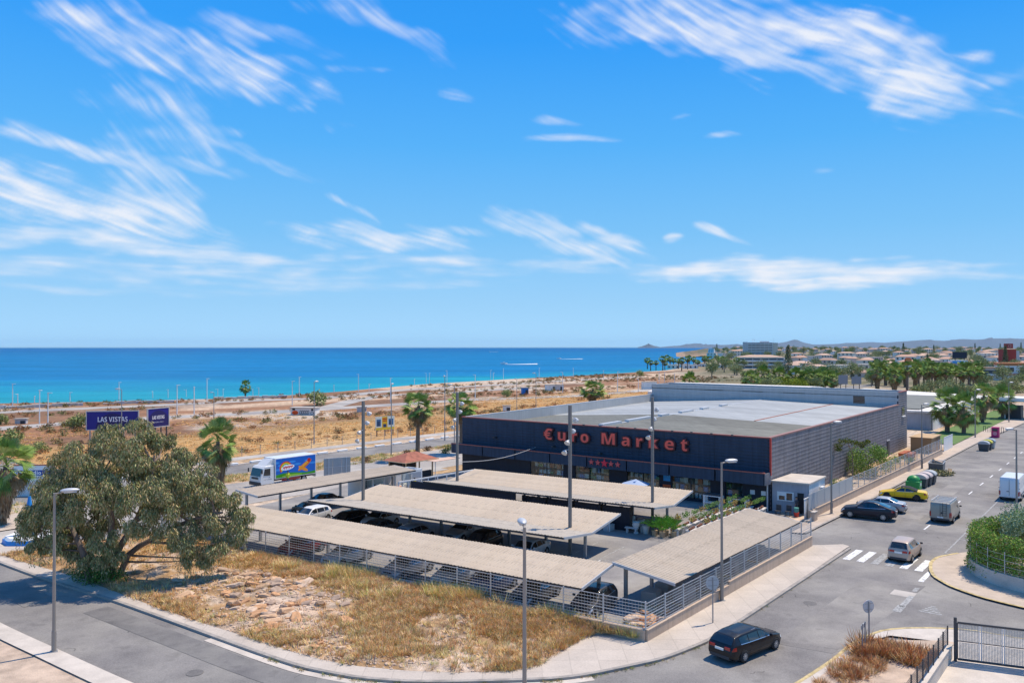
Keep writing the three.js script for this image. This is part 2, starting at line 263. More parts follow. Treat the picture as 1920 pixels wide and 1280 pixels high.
// ---------------------------------------------------------------- roads, pavements, markings (grid metres s along the street, t across it)
const poly = (pts, d = DA) => pts.map(([s, t]) => at(s, t, d));
const rect = (s0, s1, t0, t1, d = DA) => poly([[s0, t0], [s1, t0], [s1, t1], [s0, t1]], d);
const sheet = (name, pts, y, m) => struct(name, slab(pts, y - .006, y), m);
sheet('road', rect(15.5, 46, -150, -8), .012, M.asphalt);
sheet('road', rect(30, 420, -25, 6), .018, M.asphalt);
sheet('road', rect(45, 64, -22, 40), .024, M.asphalt);
const LOTKERB = [[22.6, -95], [23, -76], [23.2, -68.9], [23.5, -62.4], [24.4, -52.1], [24.9, -41.8], [25.1, -37.6], [25.4, -34.2], [26.3, -31], [27.6, -28.6], [29.3, -26.5], [32.2, -23.4], [33.9, -22.2], [35.8, -21.3], [38.1, -20.3], [41.9, -19.6], [46, -19.5], [68.2, -19.5]];
const LOTIN = [[24.0, -71], [24.4, -66.2], [25.1, -59.7], [25.3, -49.9], [25.6, -44.2], [26, -39.6], [26.2, -36.6], [26.6, -33.8], [27.2, -31.9], [28.3, -29.7], [29.8, -27.4], [31.5, -25.6], [32.8, -24.9], [34.8, -25], [36.9, -25.2], [38.5, -25.1], [39.6, -24]];
const WALLC = [39.5, -22.2];
sheet('pavement', poly([...LOTKERB.slice(1, 17), [68.9, -19.7], [69.2, -20.3], [67.3, -22.15], WALLC, ...LOTIN.slice().reverse(), [27.5, -72], [28, -78], [25, -78]]), .14, M.pavementBig);
{ const k = struct('kerb', ribbon(LOTKERB.slice(1).map(p => at(...p)), .11, .13, .148, 6), M.kerb); 
  const c = new THREE.CatmullRomCurve3(LOTKERB.slice(1).map(p => { const [x, z] = at(...p); return new THREE.Vector3(x, 0, z); }), false, 'catmullrom', .3);
  k.geometry = join([k.geometry, grid(110, 1, (u, v) => { const p = c.getPointAt(u), d = c.getTangentAt(u); return [p.x - d.z * .13, v * .148, p.z + d.x * .13]; })]); }
// gutter strip and a darker strip of patched asphalt along the kerb
struct('gutter', ribbon(LOTKERB.slice(5, 13).map(p => at(...p)), -.14, .62, .03, 6), M.concretePale);
struct('road_patch', ribbon(LOTKERB.slice(4, 12).map(p => at(...p)), -.75, 2.3, .026, 6), M.asphaltPatch);
// near side of the lower street
const NEAR = [[17.8, -75], [18.1, -53.8], [18.5, -46.1], [18.9, -39.4], [19.8, -30], [22.5, -23.5], [27.5, -17.8], [31, -14.5], [36, -13.6]];
struct('pavement', ribbon(NEAR.map(p => at(...p)), 0, 1.15, .14, 6), M.concretePale);
sheet('dirt_ground', poly([[18, -75], [18.2, -53], [18.9, -39], [19.5, -30], [22, -23], [26.5, -17], [30, -13.5], [36, -10], [30, 10], [-20, 10], [-20, -75]]), .06, M.dirt);
{ const c = new THREE.CatmullRomCurve3(NEAR.map(p => { const [x, z] = at(...p); return new THREE.Vector3(x, 0, z); }), false, 'catmullrom', .3);
  struct('kerb', grid(60, 1, (u, v) => { const p = c.getPointAt(u), d = c.getTangentAt(u); return [p.x, v * .14, p.z]; }), M.kerb); }
// pavement along the upper fence, beside the parking bays
const UPKERB = [[71.2, -24.05], [79, -24], [110, -24], [160, -23.8], [205, -22.2], [300, -20]];
sheet('pavement', poly([[71, -24.3], [71.6, -24.05], [73, -24], [160, -23.8], [205, -22.2], [330, -20], [330, -26.5], [76.4, -26.2], [76.4, -25.2], [70.8, -25.2]]), .14, M.pavement);
struct('kerb', ribbon([[71.2, -24.2], [72, -24], [79, -24], [95, -24], [110, -24], [160, -23.8], [205, -22.2], [300, -20.3]].map(p => at(...p)), .1, .14, .148, 3), M.kerb);
// the hedge corner
const HEDGEKERB = [[76, -9.6], [72, -12.3], [69.7, -13.3], [67.6, -13.4], [65.4, -13.0], [63.6, -12.4], [61.7, -11], [60.3, -9], [59.5, -6.4], [58.8, -1], [58.5, 12]];
sheet('pavement', poly([...HEDGEKERB, [70, 12], [76, -6]]), .14, M.pavement);
struct('kerb', ribbon(HEDGEKERB.slice(1).map(p => at(...p)), .16, .08, .152, 5), M.kerbYellow);
// corner island with the round sign, and the drive inside the gate
const ISLAND = [[34, -14.4], [39.5, -13.6], [43.3, -13.2], [46, -13.1], [47.6, -12.9], [49.6, -12.3], [50.8, -11.4], [52.2, -9.6], [53, -7], [53.2, 10]];
sheet('pavement', poly([...ISLAND, [47.3, 10], [47.2, -8.6], [49.9, -8.9], [49, -11.8], [47.4, -12.5], [45, -12.3], [34, -13.4]]), .14, M.concretePale);
sheet('dirt_ground', poly([[34, -13.6], [46, -12.6], [47.6, -12.3], [50, -9.2], [50, -8.7], [34, -8.9]]), .17, M.dirt);
struct('kerb', ribbon(ISLAND.map(p => at(...p)), .14, .06, .15, 5), M.kerbYellow);
sheet('driveway', rect(30, 50, -8.4, 14), .13, M.concretePale);
// the car park
sheet('car_park', [...poly([[40.2, -23], [66.8, -22.6], [76, -26.3], [79.5, -30], [79.5, -71.5], [66, -76]]), atB(42.2, -66), atB(42.1, -40)], .035, M.asphaltPark);
sheet('service_road', rect(20, 79, -87, -74.5), .03, M.asphaltPale);
sheet('service_road', rect(70, 150, -90, -76), .026, M.asphaltPale);
sheet('pavement', rect(22, 33, -92, -80.5), .12, M.pavement);
// the avenue beyond, with its kerb of painted blocks
sheet('avenue', rect(-60, 420, -100, -93.3), .02, M.asphalt);
sheet('path', rect(-60, 420, -107.4, -104.6), .02, M.asphaltPale);
{ const k = struct('avenue_kerb', box(480, .16, .4, 0, 0, 0), M.concretePale); const [x, z] = at(180, -100.3); k.position.set(x, 0, z); k.rotation.y = FA;
  const g = rbox(1.9, .34, .5, 0, 0, 0, .06); for (let i = 0; i < 62; i++) { const m = mesh('painted_block', g, M.white, k); m.position.set(-180 + i * 3.9, .02, 0); } }
// markings on the street
const mark = (s0, s1, t0, t1, m = M.mark, y = .032) => struct('road_marking', slab(rect(s0, s1, t0, t1), y - .004, y), m);
for (let i = 0; i < 6; i++) mark(64.8, 68.5, -19.05 + i * 1.02, -18.5 + i * 1.02, i === 2 || i === 3 ? M.markWorn : M.mark);
mark(62, 65, -13.1, -12.75);
for (let i = 0; i < 22; i++) mark(72.5 + i * 7.4, 74.9 + i * 7.4, -16.42, -16.28);
for (let i = 0; i < 9; i++) mark(71.5 + i * 6, 71.65 + i * 6, -13.2, -9.5, M.markWorn);
mark(71.5, 122, -13.25, -13.12, M.markWorn);
for (let i = 0; i < 26; i++) mark(80 + i * 2.7, 80.12 + i * 2.7, -23.8, -19.6, M.markWorn);
mark(55.2, 58, -12.8, -12.45, M.markWorn); mark(59.2, 60.2, -12.9, -12.6, M.markWorn); mark(54, 55.5, -12.9, -12.4, M.markWorn);
for (let i = 0; i < 5; i++) mark(55 + i * .35, 55.2 + i * .35, -11.6 + i * .1, -10.3 - i * .15, M.markWorn);
struct('road_patch', slab(rect(57.6, 58.9, -13.9, -12.5), .026, .03), M.concrete);
M.asphaltOld = new THREE.MeshStandardMaterial({ map: asphalt([.265, .247, .225], 19, 15, 14), roughness: .95 });
for (const [q, m] of [[[[44, -16.6], [60, -16.3], [61, -12.4], [52, -12.9], [44.5, -13.6]], M.asphaltOld], [[[26, -33.5], [29.5, -28.6], [22, -22.8], [20.3, -28]], M.asphaltOld], [[[20.4, -62], [22.4, -62], [22.2, -56], [20.2, -56]], M.asphaltPatch], [[[84, -19.4], [112, -19.4], [112, -17.6], [84, -17.6]], M.asphaltOld], [[[54, -6], [57, -6], [57.4, 6], [54.2, 6]], M.asphaltPatch]]) struct('road_patch', slab(poly(q), .02, .0275), m);
for (const [s, t, l] of [[52.3, -17.4, 'round manhole cover on the street near the black estate'], [21.6, -38, 'round manhole cover on the lower street']]) { const m = mesh('manhole_cover', cyl(.42, .42, .012, 0, .022, 0, 20), M.asphaltPatch), [x, z] = at(s, t); m.position.set(x, 0, z); m.userData = { label: l, category: 'manhole cover' }; }
// bay lines in the car park
for (let i = 0; i < 11; i++) struct('bay_marking', slab(rect(50.6, 56, -52.5 + i * 2.5, -52.4 + i * 2.5, DB), .036, .041), M.mark);
for (let i = 0; i < 4; i++) struct('bay_marking', slab(rect(56.4, 61, -30.2 + i * 2.5, -30.1 + i * 2.5, DB), .036, .041), M.markWorn);
struct('bay_marking', slab(rect(56.2, 56.3, -40, -25, DB), .036, .041), M.markWorn);
// the dry lot, a low bank rising to the fence
const lotEdge = [...LOTIN];
const lotHeight = (x, z) => .14 + .12 * fbm(x * .5, -z * .5, 3);
const LOT = { near: u => { const c = lotEdge, k = u * (c.length - 1), i = Math.min(c.length - 2, Math.floor(k)); return at(lerp(c[i][0], c[i + 1][0], k - i), lerp(c[i][1], c[i + 1][1], k - i)); }, far: u => atB(41.78, lerp(-62, -17.8, u)) };
const lotAt = (u, v) => { const a = LOT.near(u), b = LOT.far(u), x = lerp(a[0], b[0], v), z = lerp(a[1], b[1], v); const e = sst(0, .06, v); return [x, .13 + e * (.06 + .42 * sst(.1, .85, v) * (1 - sst(.86, .97, u)) + .22 * (fbm(x * .35, z * .35, 4) - .35)), z]; };
{ const g = grid(170, 90, lotAt), p = g.attributes.position, c = [];
  for (let i = 0; i < p.count; i++) { const x = p.getX(i), z = p.getZ(i), n = fbm(x * .3, z * .3, 5), n2 = fbm(x * .9 + 7, z * .9, 4); const a = [.62, .46, .33], b = [.44, .27, .13], d = [.70, .58, .46]; const k = sst(.38, .6, n), q = sst(.55, .7, n2) * .6; for (let j = 0; j < 3; j++) c.push(1.3 * lerp(lerp(a[j], b[j], k), d[j], q)); }
  g.setAttribute('color', new THREE.Float32BufferAttribute(c, 3)); struct('dirt_lot', muv(g), M.ground); }

// ---------------------------------------------------------------- the market hall
const weathered = (c, seed, size, amt = .3, streak = .3) => tex(512, (u, v) => { const p = fbm(u * 6, v * 6, 5, 6), s = fbm(u * 40 + seed, v * 2.5, 3, 0), q = vn(u * 180 + seed, v * 180, 180); const k = 1 + (p - .5) * amt + (s - .5) * streak + (q - .5) * .1; return [c[0] * k, c[1] * k, c[2] * k]; }, { size });
M.clad = new THREE.MeshStandardMaterial({ map: weathered([.172, .166, .184], 3, 7, .6, .45), roughness: .62 });
M.cladFrontShade = new THREE.MeshStandardMaterial({ map: weathered([.026, .043, .074], 4, 7, .5, .5), roughness: .7 });  // hall cladding again, with the front wall shade put into a darker colour
M.cladBack = new THREE.MeshStandardMaterial({ map: weathered([.42, .43, .43], 5, 9, .2, .2), roughness: .6 });
M.navy = new THREE.MeshStandardMaterial({ map: weathered([.018, .02, .034], 8, 6, .4, .4), roughness: .6 });
M.coping = std(.36, .105, .08, .6);
M.roofGrey = new THREE.MeshStandardMaterial({ map: weathered([.165, .17, .147], 12, 8, .6, .25), roughness: .7 });
M.roofPale = new THREE.MeshStandardMaterial({ map: weathered([.37, .39, .385], 14, 9, .25, .2), roughness: .55 });
M.roofWhite = new THREE.MeshStandardMaterial({ map: mottled([.70, .67, .62], .4, 9, 31), roughness: .85 });
M.render = new THREE.MeshStandardMaterial({ map: weathered([.55, .54, .53], 16, 5, .2, .25), roughness: .9 });
M.renderWhite = new THREE.MeshStandardMaterial({ map: weathered([.76, .75, .72], 18, 5, .15, .15), roughness: .85 });
M.beigeRoof = new THREE.MeshStandardMaterial({ map: tex(512, (u, v) => { const p = fbm(u * 5, v * 5, 6, 5), q = vn(u * 160, v * 160, 160), d = fbm(u * 30, v * 30, 3, 30), w = fbm(u * 44, v * 5, 4, 0); let k = 1 + (p - .5) * .36 + (q - .5) * .12; if (d > .68) k *= .84; if (w > .6) k *= 1 - (w - .6) * .9; return [.515 * k, .422 * k, .315 * k]; }, { size: 9 }), roughness: .75 });
M.beigeGrey = new THREE.MeshStandardMaterial({ map: tex(512, (u, v) => { const p = fbm(u * 5, v * 5, 6, 5), q = vn(u * 160, v * 160, 160), d = fbm(u * 26, v * 26, 3, 26); let k = 1 + (p - .5) * .34 + (q - .5) * .12; if (d > .66) k *= .84; return [.43 * k, .385 * k, .325 * k]; }, { size: 9 }), roughness: .8 });  // greyer beige, laid on the near slope of the butterfly carports
M.glass = new THREE.MeshPhysicalMaterial({ color: col(.9, .95, .95), roughness: .04, transmission: 1, thickness: 0 });
M.tile = new THREE.MeshStandardMaterial({ map: mottled([.34, .12, .075], .5, 3, 12), roughness: .85 });
M.stock = [[.78, .72, .62], [.55, .38, .22], [.26, .38, .15], [.62, .58, .54], [.16, .28, .5], [.7, .25, .12], [.8, .77, .72]].map(c => std(...c, .7));

// sheet ribbed along one axis: width w (x), height h (y), ribs run along x ('h') or y ('v'), trapezoid depth d
function ribbed(w, h, pitch, d, dir = 'h') {
  const L = dir === 'h' ? h : w, n = Math.max(1, Math.round(L / pitch)), P = L / n, pr = [];
  for (let i = 0; i < n; i++) pr.push([i * P, 0], [i * P + P * .5, 0], [i * P + P * .6, d], [i * P + P * .9, d]); pr.push([L, 0]);
  const p = [], ix = []; pr.forEach(([q, z]) => dir === 'h' ? p.push(0, q, z, w, q, z) : p.push(q, h, z, q, 0, z));
  for (let i = 0; i < pr.length - 1; i++) { const a = 2 * i; ix.push(a, a + 1, a + 2, a + 2, a + 1, a + 3); }
  const g = new THREE.BufferGeometry(); g.setAttribute('position', new THREE.Float32BufferAttribute(p, 3)); g.setIndex(ix); const f = g.toNonIndexed(); f.computeVertexNormals(); return muv(f);
}
// a wall of ribbed panels from plan point a to b (left to right as seen from outside)
function panelWall(parent, a, b, y0, y1, m, n, pitch = .34, d = .03, gap = .05) {
  const ax = a[0] - parent.position.x, az = a[1] - parent.position.z, dx = b[0] - a[0], dz = b[1] - a[1], L = Math.hypot(dx, dz), turn = Math.atan2(-dz, dx), w = L / n, c = ribbed(w - gap, y1 - y0, pitch, d);
  const back = mesh('wall', box(L, y1 - y0, .2, L / 2, 0, -.14), m === M.cladBack ? m : M.navy, parent); back.position.set(ax, y0, az); back.rotation.y = turn;
  for (let i = 0; i < n; i++) { const q = mesh('wall_panel', c, m, parent); q.position.set(ax + dx * (i + .5) / n - dx / L * (w - gap) / 2, y0, az + dz * (i + .5) / n - dz / L * (w - gap) / 2); q.rotation.y = turn; }
}
function strip(parent, name, a, b, y0, y1, z0, z1, m, over = 0) {   // box along a..b, z measured outward
  const dx = b[0] - a[0], dz = b[1] - a[1], L = Math.hypot(dx, dz), q = mesh(name, box(L + 2 * over, y1 - y0, z1 - z0, L / 2, 0, (z0 + z1) / 2), m, parent);
  q.position.set(a[0] - parent.position.x, y0, a[1] - parent.position.z); q.rotation.y = Math.atan2(-dz, dx); return q;
}
const HB = { nr: at(79.2, -30.3), nl: at(78.1, -71.2), fr: at(138.2, -31.9), fl: at(139.6, -77), br: at(144, -32), bl: at(147, -77.2) };
M.hutGrey = new THREE.MeshStandardMaterial({ map: weathered([.36, .36, .39], 26, 4, .2, .3), roughness: .9 });
const hall = thing('market_hall', 'large dark blue clad supermarket hall with red coping and pale roof', 'building', HB.nr);
{
  panelWall(hall, HB.nl, HB.nr, 3.6, 7.3, M.cladFrontShade, 7, .34, .025);
  panelWall(hall, HB.nr, HB.fr, 0, 7.3, M.clad, 14, .42, .014, .09);
  panelWall(hall, HB.fl, HB.nl, 0, 7.3, M.cladBack, 10);
  panelWall(hall, HB.fr, HB.br, 0, 9.3, M.clad, 2, .34, .03);
  panelWall(hall, HB.fl, HB.fr, 5.4, 9.3, M.cladBack, 12, .9, .02, .03);
  panelWall(hall, HB.br, HB.bl, 0, 9.3, M.cladBack, 8);
  panelWall(hall, HB.bl, HB.fl, 0, 9.3, M.cladBack, 2);
  const P = (p, y) => [p[0] - hall.position.x, y, p[1] - hall.position.z], mid = (a, b, k = .5) => [lerp(a[0], b[0], k), lerp(a[1], b[1], k)];
  // roof: two slopes, the near third weathered grey, the rest pale; each laid in ribbed bays
  const tones = (m, ks) => ks.map(k => { const q = m.clone(); q.color.setScalar(k); return q; }), roofG = tones(M.roofGrey, [1, .9, 1.08]), roofP = tones(M.roofPale, [1, .95, 1.06, .9]);
  const slope = (a, b, c, d, ya, yb, m, n) => { // a,b ridge near/far; c,d eave near/far
    for (let i = 0; i < n; i++) { const k0 = (i + .012) / n, k1 = (i + .988) / n; const q = (p, r, k, y) => P([lerp(p[0], r[0], k), lerp(p[1], r[1], k)], y); const A = q(a, b, k0, ya), B = q(a, b, k1, ya), C = q(c, d, k0, yb), D = q(c, d, k1, yb);
      const ribs = 14; const g = grid(1, ribs * 3, (u, v) => { const vv = v, x0 = A.map((z, j) => lerp(z, B[j], vv)), x1 = C.map((z, j) => lerp(z, D[j], vv)), p = x0.map((z, j) => lerp(z, x1[j], u)); p[1] += (Math.round(v * ribs * 3) % 3 === 1) ? .035 : 0; return p; });
      mesh('roof_sheet', muv(g), m[Math.floor(R() * m.length)], hall); } };
  const rn = mid(HB.nl, HB.nr), rf = mid(HB.fl, HB.fr), k = .36, rk = mid(rn, rf, k), ek = mid(HB.nr, HB.fr, k), lk = mid(HB.nl, HB.fl, k * 1.05);
  slope(rn, rk, HB.nr, ek, 7.2, 6.75, roofG, 7); slope(rk, rf, ek, HB.fr, 7.2, 6.75, roofP, 12);
  slope(rn, rk, HB.nl, lk, 7.2, 5.9, roofG, 7); slope(rk, rf, lk, HB.fl, 7.2, 5.9, roofP, 12);
  for (const [a, b] of [[.02, .1], [.13, .24], [.29, .33], [.4, .47], [.53, .57], [.66, .7]]) { const p = mid(rn, rf, a), q = mid(rn, rf, b); strip(hall, 'ridge_vent', p, q, 7.2, 7.5, -.3, .3, M.galv); }
  strip(hall, 'ridge_cap', rn, rf, 7.17, 7.26, -.14, .14, M.galv);
  { const a = mid(rk, ek, .55), b = mid(rf, HB.fr, .55); strip(hall, 'roof_gutter', a, b, 6.93, 7.03, -.12, .12, M.tile); const c = mid(mid(rn, rk, .3), mid(HB.nr, ek, .3), .45), d = mid(mid(rn, rk, .36), mid(HB.nr, ek, .36), .56); }
  mesh('roof', slab([HB.fl, HB.fr, HB.br, HB.bl].map(p => [p[0] - hall.position.x, p[1] - hall.position.z]), 8.5, 8.65), M.roofGrey, hall);
  // coping and trims
  strip(hall, 'coping', HB.nl, HB.nr, 7.28, 7.4, -.25, .07, M.coping, .06); strip(hall, 'coping', HB.nr, HB.fr, 7.28, 7.42, -.3, .07, std(.33, .17, .145, .65));
  strip(hall, 'coping', HB.fl, HB.nl, 7.28, 7.36, -.25, .06, M.galv); strip(hall, 'coping', HB.fl, HB.fr, 9.28, 9.36, -.2, .06, M.galv); strip(hall, 'coping', HB.fr, HB.br, 9.28, 9.42, -.2, .08, M.coping, .04); strip(hall, 'coping', HB.br, HB.bl, 9.28, 9.36, -.2, .06, M.galv);
  { const c = mesh('corner_trim', box(.16, 3.72, .16, 0, 0, 0), M.red, hall); const [x, z] = at(79.13, -30.2); c.position.set(x - hall.position.x, 3.6, z - hall.position.z); c.rotation.y = FA; }
  strip(hall, 'roof_upstand', mid(HB.fl, HB.fr, .36), HB.fr, 6.6, 7.2, .1, .55, M.roofPale);
  // back wall window, side door, side window
  const wn = strip(hall, 'window', mid(HB.fl, HB.fr, .845), mid(HB.fl, HB.fr, .885), 7.3, 8.5, .02, .06, M.glassDark);
  strip(hall, 'window', mid(HB.fr, HB.br, .35), mid(HB.fr, HB.br, .62), 5.4, 6.9, .03, .1, M.glassDark); strip(hall, 'window_sill', mid(HB.fr, HB.br, .3), mid(HB.fr, HB.br, .66), 5.25, 5.4, .03, .25, M.white);
  strip(hall, 'door', mid(HB.nr, HB.fr, .86), mid(HB.nr, HB.fr, .882), 0, 2.3, .04, .1, M.dark);
  { const d = strip(hall, 'door_frame', mid(HB.nr, HB.fr, .854), mid(HB.nr, HB.fr, .888), 2.3, 2.45, .04, .12, M.galv); }
  // projecting canopy band with red edge
  const F = (k, o = 0) => { const p = mid(HB.nl, HB.nr, k); return [p[0] - DA[0] * o, p[1] + DA[1] * o]; };
  const cb = F(-.012, 1.5), ce = F(1, 1.5);
  for (let i = 0; i < 8; i++) strip(hall, 'canopy_panel', mid(cb, ce, i / 8 + .002), mid(cb, ce, (i + 1) / 8 - .002), 2.75, 3.92, -.12, 0, M.cladFrontShade);
  { const s = strip(hall, 'canopy_roof', cb, ce, 3.72, 3.88, -1.5, -.12, M.navy); strip(hall, 'canopy_soffit', cb, ce, 2.78, 2.9, -1.5, -.12, M.navy); }
  strip(hall, 'canopy_trim', cb, ce, 3.92, 4.02, -.2, .05, M.coping, .05);
  strip(hall, 'canopy_end', F(1, 1.5), F(1, 0), 2.75, 3.92, 0, .1, M.clad); strip(hall, 'canopy_end', F(-.012, 0), F(-.012, 1.5), 2.75, 3.92, 0, .1, M.clad);
  // ground floor: dark piers and lit shop windows
  const bays = [[0, .27, 0], [.27, .39, 1], [.39, .43, 0], [.43, .48, 1], [.48, .545, 1], [.545, .6, 0], [.6, .70, 2], [.70, .735, 0], [.735, .845, 1], [.845, .885, 0], [.885, 1.0, 3]];
  for (const [a, b, kind] of bays) {
    if (kind === 0) strip(hall, 'wall', F(a), F(b), 0, 3.6, -.3, 0, M.navy);
    else if (kind === 3) { strip(hall, 'wall', F(.93), F(1), 0, 3.6, -.3, 0, M.navy); strip(hall, 'window', F(.885), F(.93), .3, 2.7, -.12, -.08, M.glass); }
    else { strip(hall, kind === 2 ? 'entrance_glass' : 'window', F(a + .002), F(b - .002), kind === 2 ? 0 : .3, 2.7, -.12, -.08, M.glass); strip(hall, 'lintel', F(a), F(b), 2.7, 3.6, -.3, 0, M.navy); if (kind === 1) strip(hall, 'sill', F(a), F(b), 0, .3, -.3, 0, M.navy); const n = Math.max(1, Math.round((b - a) * 41 / 2.4)); for (let i = 0; i <= n; i++) strip(hall, 'window_frame', F(lerp(a, b, i / n) - .001), F(lerp(a, b, i / n) + .001), .3, 2.7, -.16, -.03, M.dark); }
  }
  strip(hall, 'floor', F(.01, -7), F(.985, -7), .03, .06, 0, 6.6, M.concretePale); strip(hall, 'interior_wall', F(.01, -7), F(.985, -7), 0, 3.6, -.2, 0, M.renderWhite); strip(hall, 'ceiling', F(.01, -7), F(.985, -7), 3.5, 3.6, 0, 6.6, M.renderWhite);
  // goods on shelves behind the glass
  for (let i = 0; i < 46; i++) { const k = .28 + .62 * (i + .5) / 46; for (let j = 0; j < 3; j++) { const h = rr(.3, .62), w = rr(.2, .7) / 41; const q = F(k - w / 2, -.35 - .15 * (i % 3)), e = F(k + w / 2, -.35 - .15 * (i % 3)); strip(hall, 'shelf_goods', q, e, .35 + j * .75, .35 + j * .75 + h, -.3, 0, M.stock[Math.floor(R() * 7)]); } }
  strip(hall, 'poster', F(.712), F(.732), 1.9, 2.8, .02, .05, std(.05, .35, .7, .6)); strip(hall, 'poster', F(.71), F(.733), 1.2, 1.5, .02, .05, std(.75, .12, .03, .6));
  for (const k of [.95, .978]) strip(hall, 'notice', F(k), F(k + .012), 1.5, 1.95, .01, .03, M.white);
  for (let i = 0; i < 9; i++) { const k = .47 + i * .055; const q = mesh('sign_lamp', [rod([0, 0, 0], [0, .12, .55], .02), box(.22, .1, .16, 0, .06, .6)], M.dark, hall); const p = F(k, .05); q.position.set(p[0] - hall.position.x, 7.36, p[1] - hall.position.z); q.rotation.y = FA - Math.PI / 2; }
  for (const [k, y] of [[.14, 5], [.36, 4.5], [.52, 4.2]]) { const q = mesh('wall_lamp', [box(.3, .16, .5, 0, 0, .3), rod([0, .08, 0], [0, .08, .3], .03)], M.dark, hall); const p = F(k, .05); q.position.set(p[0] - hall.position.x, y, p[1] - hall.position.z); q.rotation.y = FA - Math.PI / 2; }
}
// lettering: red fronts with dark edges
const font = await new FontLoader().loadAsync('fonts/droid/droid_sans_bold.typeface.json');
{
  const F = (k, o) => [lerp(HB.nl[0], HB.nr[0], k) - DA[0] * o, lerp(HB.nl[1], HB.nr[1], k) + DA[1] * o], turn = Math.atan2(-(HB.nr[1] - HB.nl[1]), HB.nr[0] - HB.nl[0]), Lw = Math.hypot(HB.nr[0] - HB.nl[0], HB.nr[1] - HB.nl[1]);
  const org = F(0, .12), sign = thing('shop_sign', 'large red raised letters of the shop name across the hall front', 'sign', org, turn, undefined, 5.2);
  M.signRed = std(.98, .13, .085, .6); M.signEdge = std(.09, .02, .02, .6);
  // letter, where its left edge is along the front (m), width
  const row = [['€', 13.2, 1.6, 1.02], ['u', 15.25, 1.42, 1], ['r', 17.2, 1.05, 1], ['o', 18.45, 1.42, 1], ['M', 21.3, 2.1, 1], ['a', 23.95, 1.32, 1], ['r', 25.8, 1.1, 1], ['k', 27.35, 1.5, 1], ['e', 29.3, 1.4, 1], ['t', 31.2, 1.05, 1]];
  for (const [ch, x, w, k] of row) {
    const g = new TextGeometry(ch, { font, size: 1.27 * k, depth: .2, curveSegments: 6, bevelEnabled: true, bevelSize: .135, bevelThickness: .05, bevelSegments: 2 }); g.computeBoundingBox(); const b = g.boundingBox; g.translate(-b.min.x, 0, 0); g.scale(w / (b.max.x - b.min.x), 1, 1);
    const l = mesh('letter', g, [M.signRed, M.signEdge], sign); l.position.set(x, .2, 0);
  }
  const stars = [[0, .36], [.86, .36], [1.72, .5], [2.58, .36], [3.44, .36]];
  stars.forEach(([x, r], i) => { const pts = []; for (let k = 0; k < 10; k++) { const a = Math.PI / 2 + k * Math.PI / 5, q = k % 2 ? r * .42 : r; pts.push([Math.cos(a) * q, Math.sin(a) * q]); } const p = F((20.9 + x) / Lw, 1.56); const s = mesh('star', ext(pts, .07, .01), i === 2 ? std(.85, .03, .06, .45) : std(.72, .10, .09, .5)); s.position.set(p[0], 3.4, p[1]); s.rotation.y = turn; tag(s, ['leftmost small red star on the canopy front', 'small red star just left of the large star on the canopy', 'large bright red star in the middle of the canopy row', 'small red star just right of the large star on the canopy', 'rightmost small red star on the canopy front'][i], 'star', 'stars on the canopy'); });
}
// ---------------------------------------------------------------- long annex behind, and the gatehouse hut
{
  const a = at(176.5, -35), o = thing('annex_building', 'long low white roofed annex beyond the dark hall', 'building', a); const L = ([s, t]) => { const p = at(s, t); return [p[0] - a[0], p[1] - a[1]]; };
  const q = [[176.4, -34.7], [176.4, -70], [262, -70], [242, -34.7]];
  mesh('wall', slab(q.map(L), 0, 3.4), M.hutGrey ?? M.render, o); mesh('roof', slab([[176, -34.3], [176, -70.4], [263, -70.4], [242.5, -34.3]].map(L), 3.4, 3.75), M.roofWhite, o);
  for (let i = 0; i < 6; i++) { const p = L([183 + i * 8.2, -37.5]); const m = mesh('roof_panel', [box(7.4, .1, 26 - i * 1.5, 0, 0, -(26 - i * 1.5) / 2)], M.roofGrey, o); m.position.set(p[0], 3.95, p[1]); m.rotation.set(0, FA, 0); m.rotateZ(.025); }
  mesh('wall_stripe', slab([[176.5, -34.6], [242, -34.6], [242, -34.4], [176.5, -34.4]].map(L), 0, 3.38), M.renderWhite, o);
  for (let i = 0; i < 6; i++) { const p = L([184 + i * 9, -34.35]); const w = mesh('window', box(4, 1.2, .1), M.glassDark, o); w.position.set(p[0], 1.4, p[1]); w.rotation.y = FA; }
  const v = thing('vaulted_warehouse', 'low barrel vaulted grey roof behind the hall back wall', 'building', at(214, -66)); const pts = []; for (let i = 0; i <= 16; i++) pts.push([-17 + i * 34 / 16, 4.2 + 2 * Math.sin(i / 16 * Math.PI)]); pts.push([17, 0], [-17, 0]);
  v.rotation.y = FA; mesh('vault', muv(ext(pts, 40).translate(0, 0, -44)), M.roofWhite, v);
}
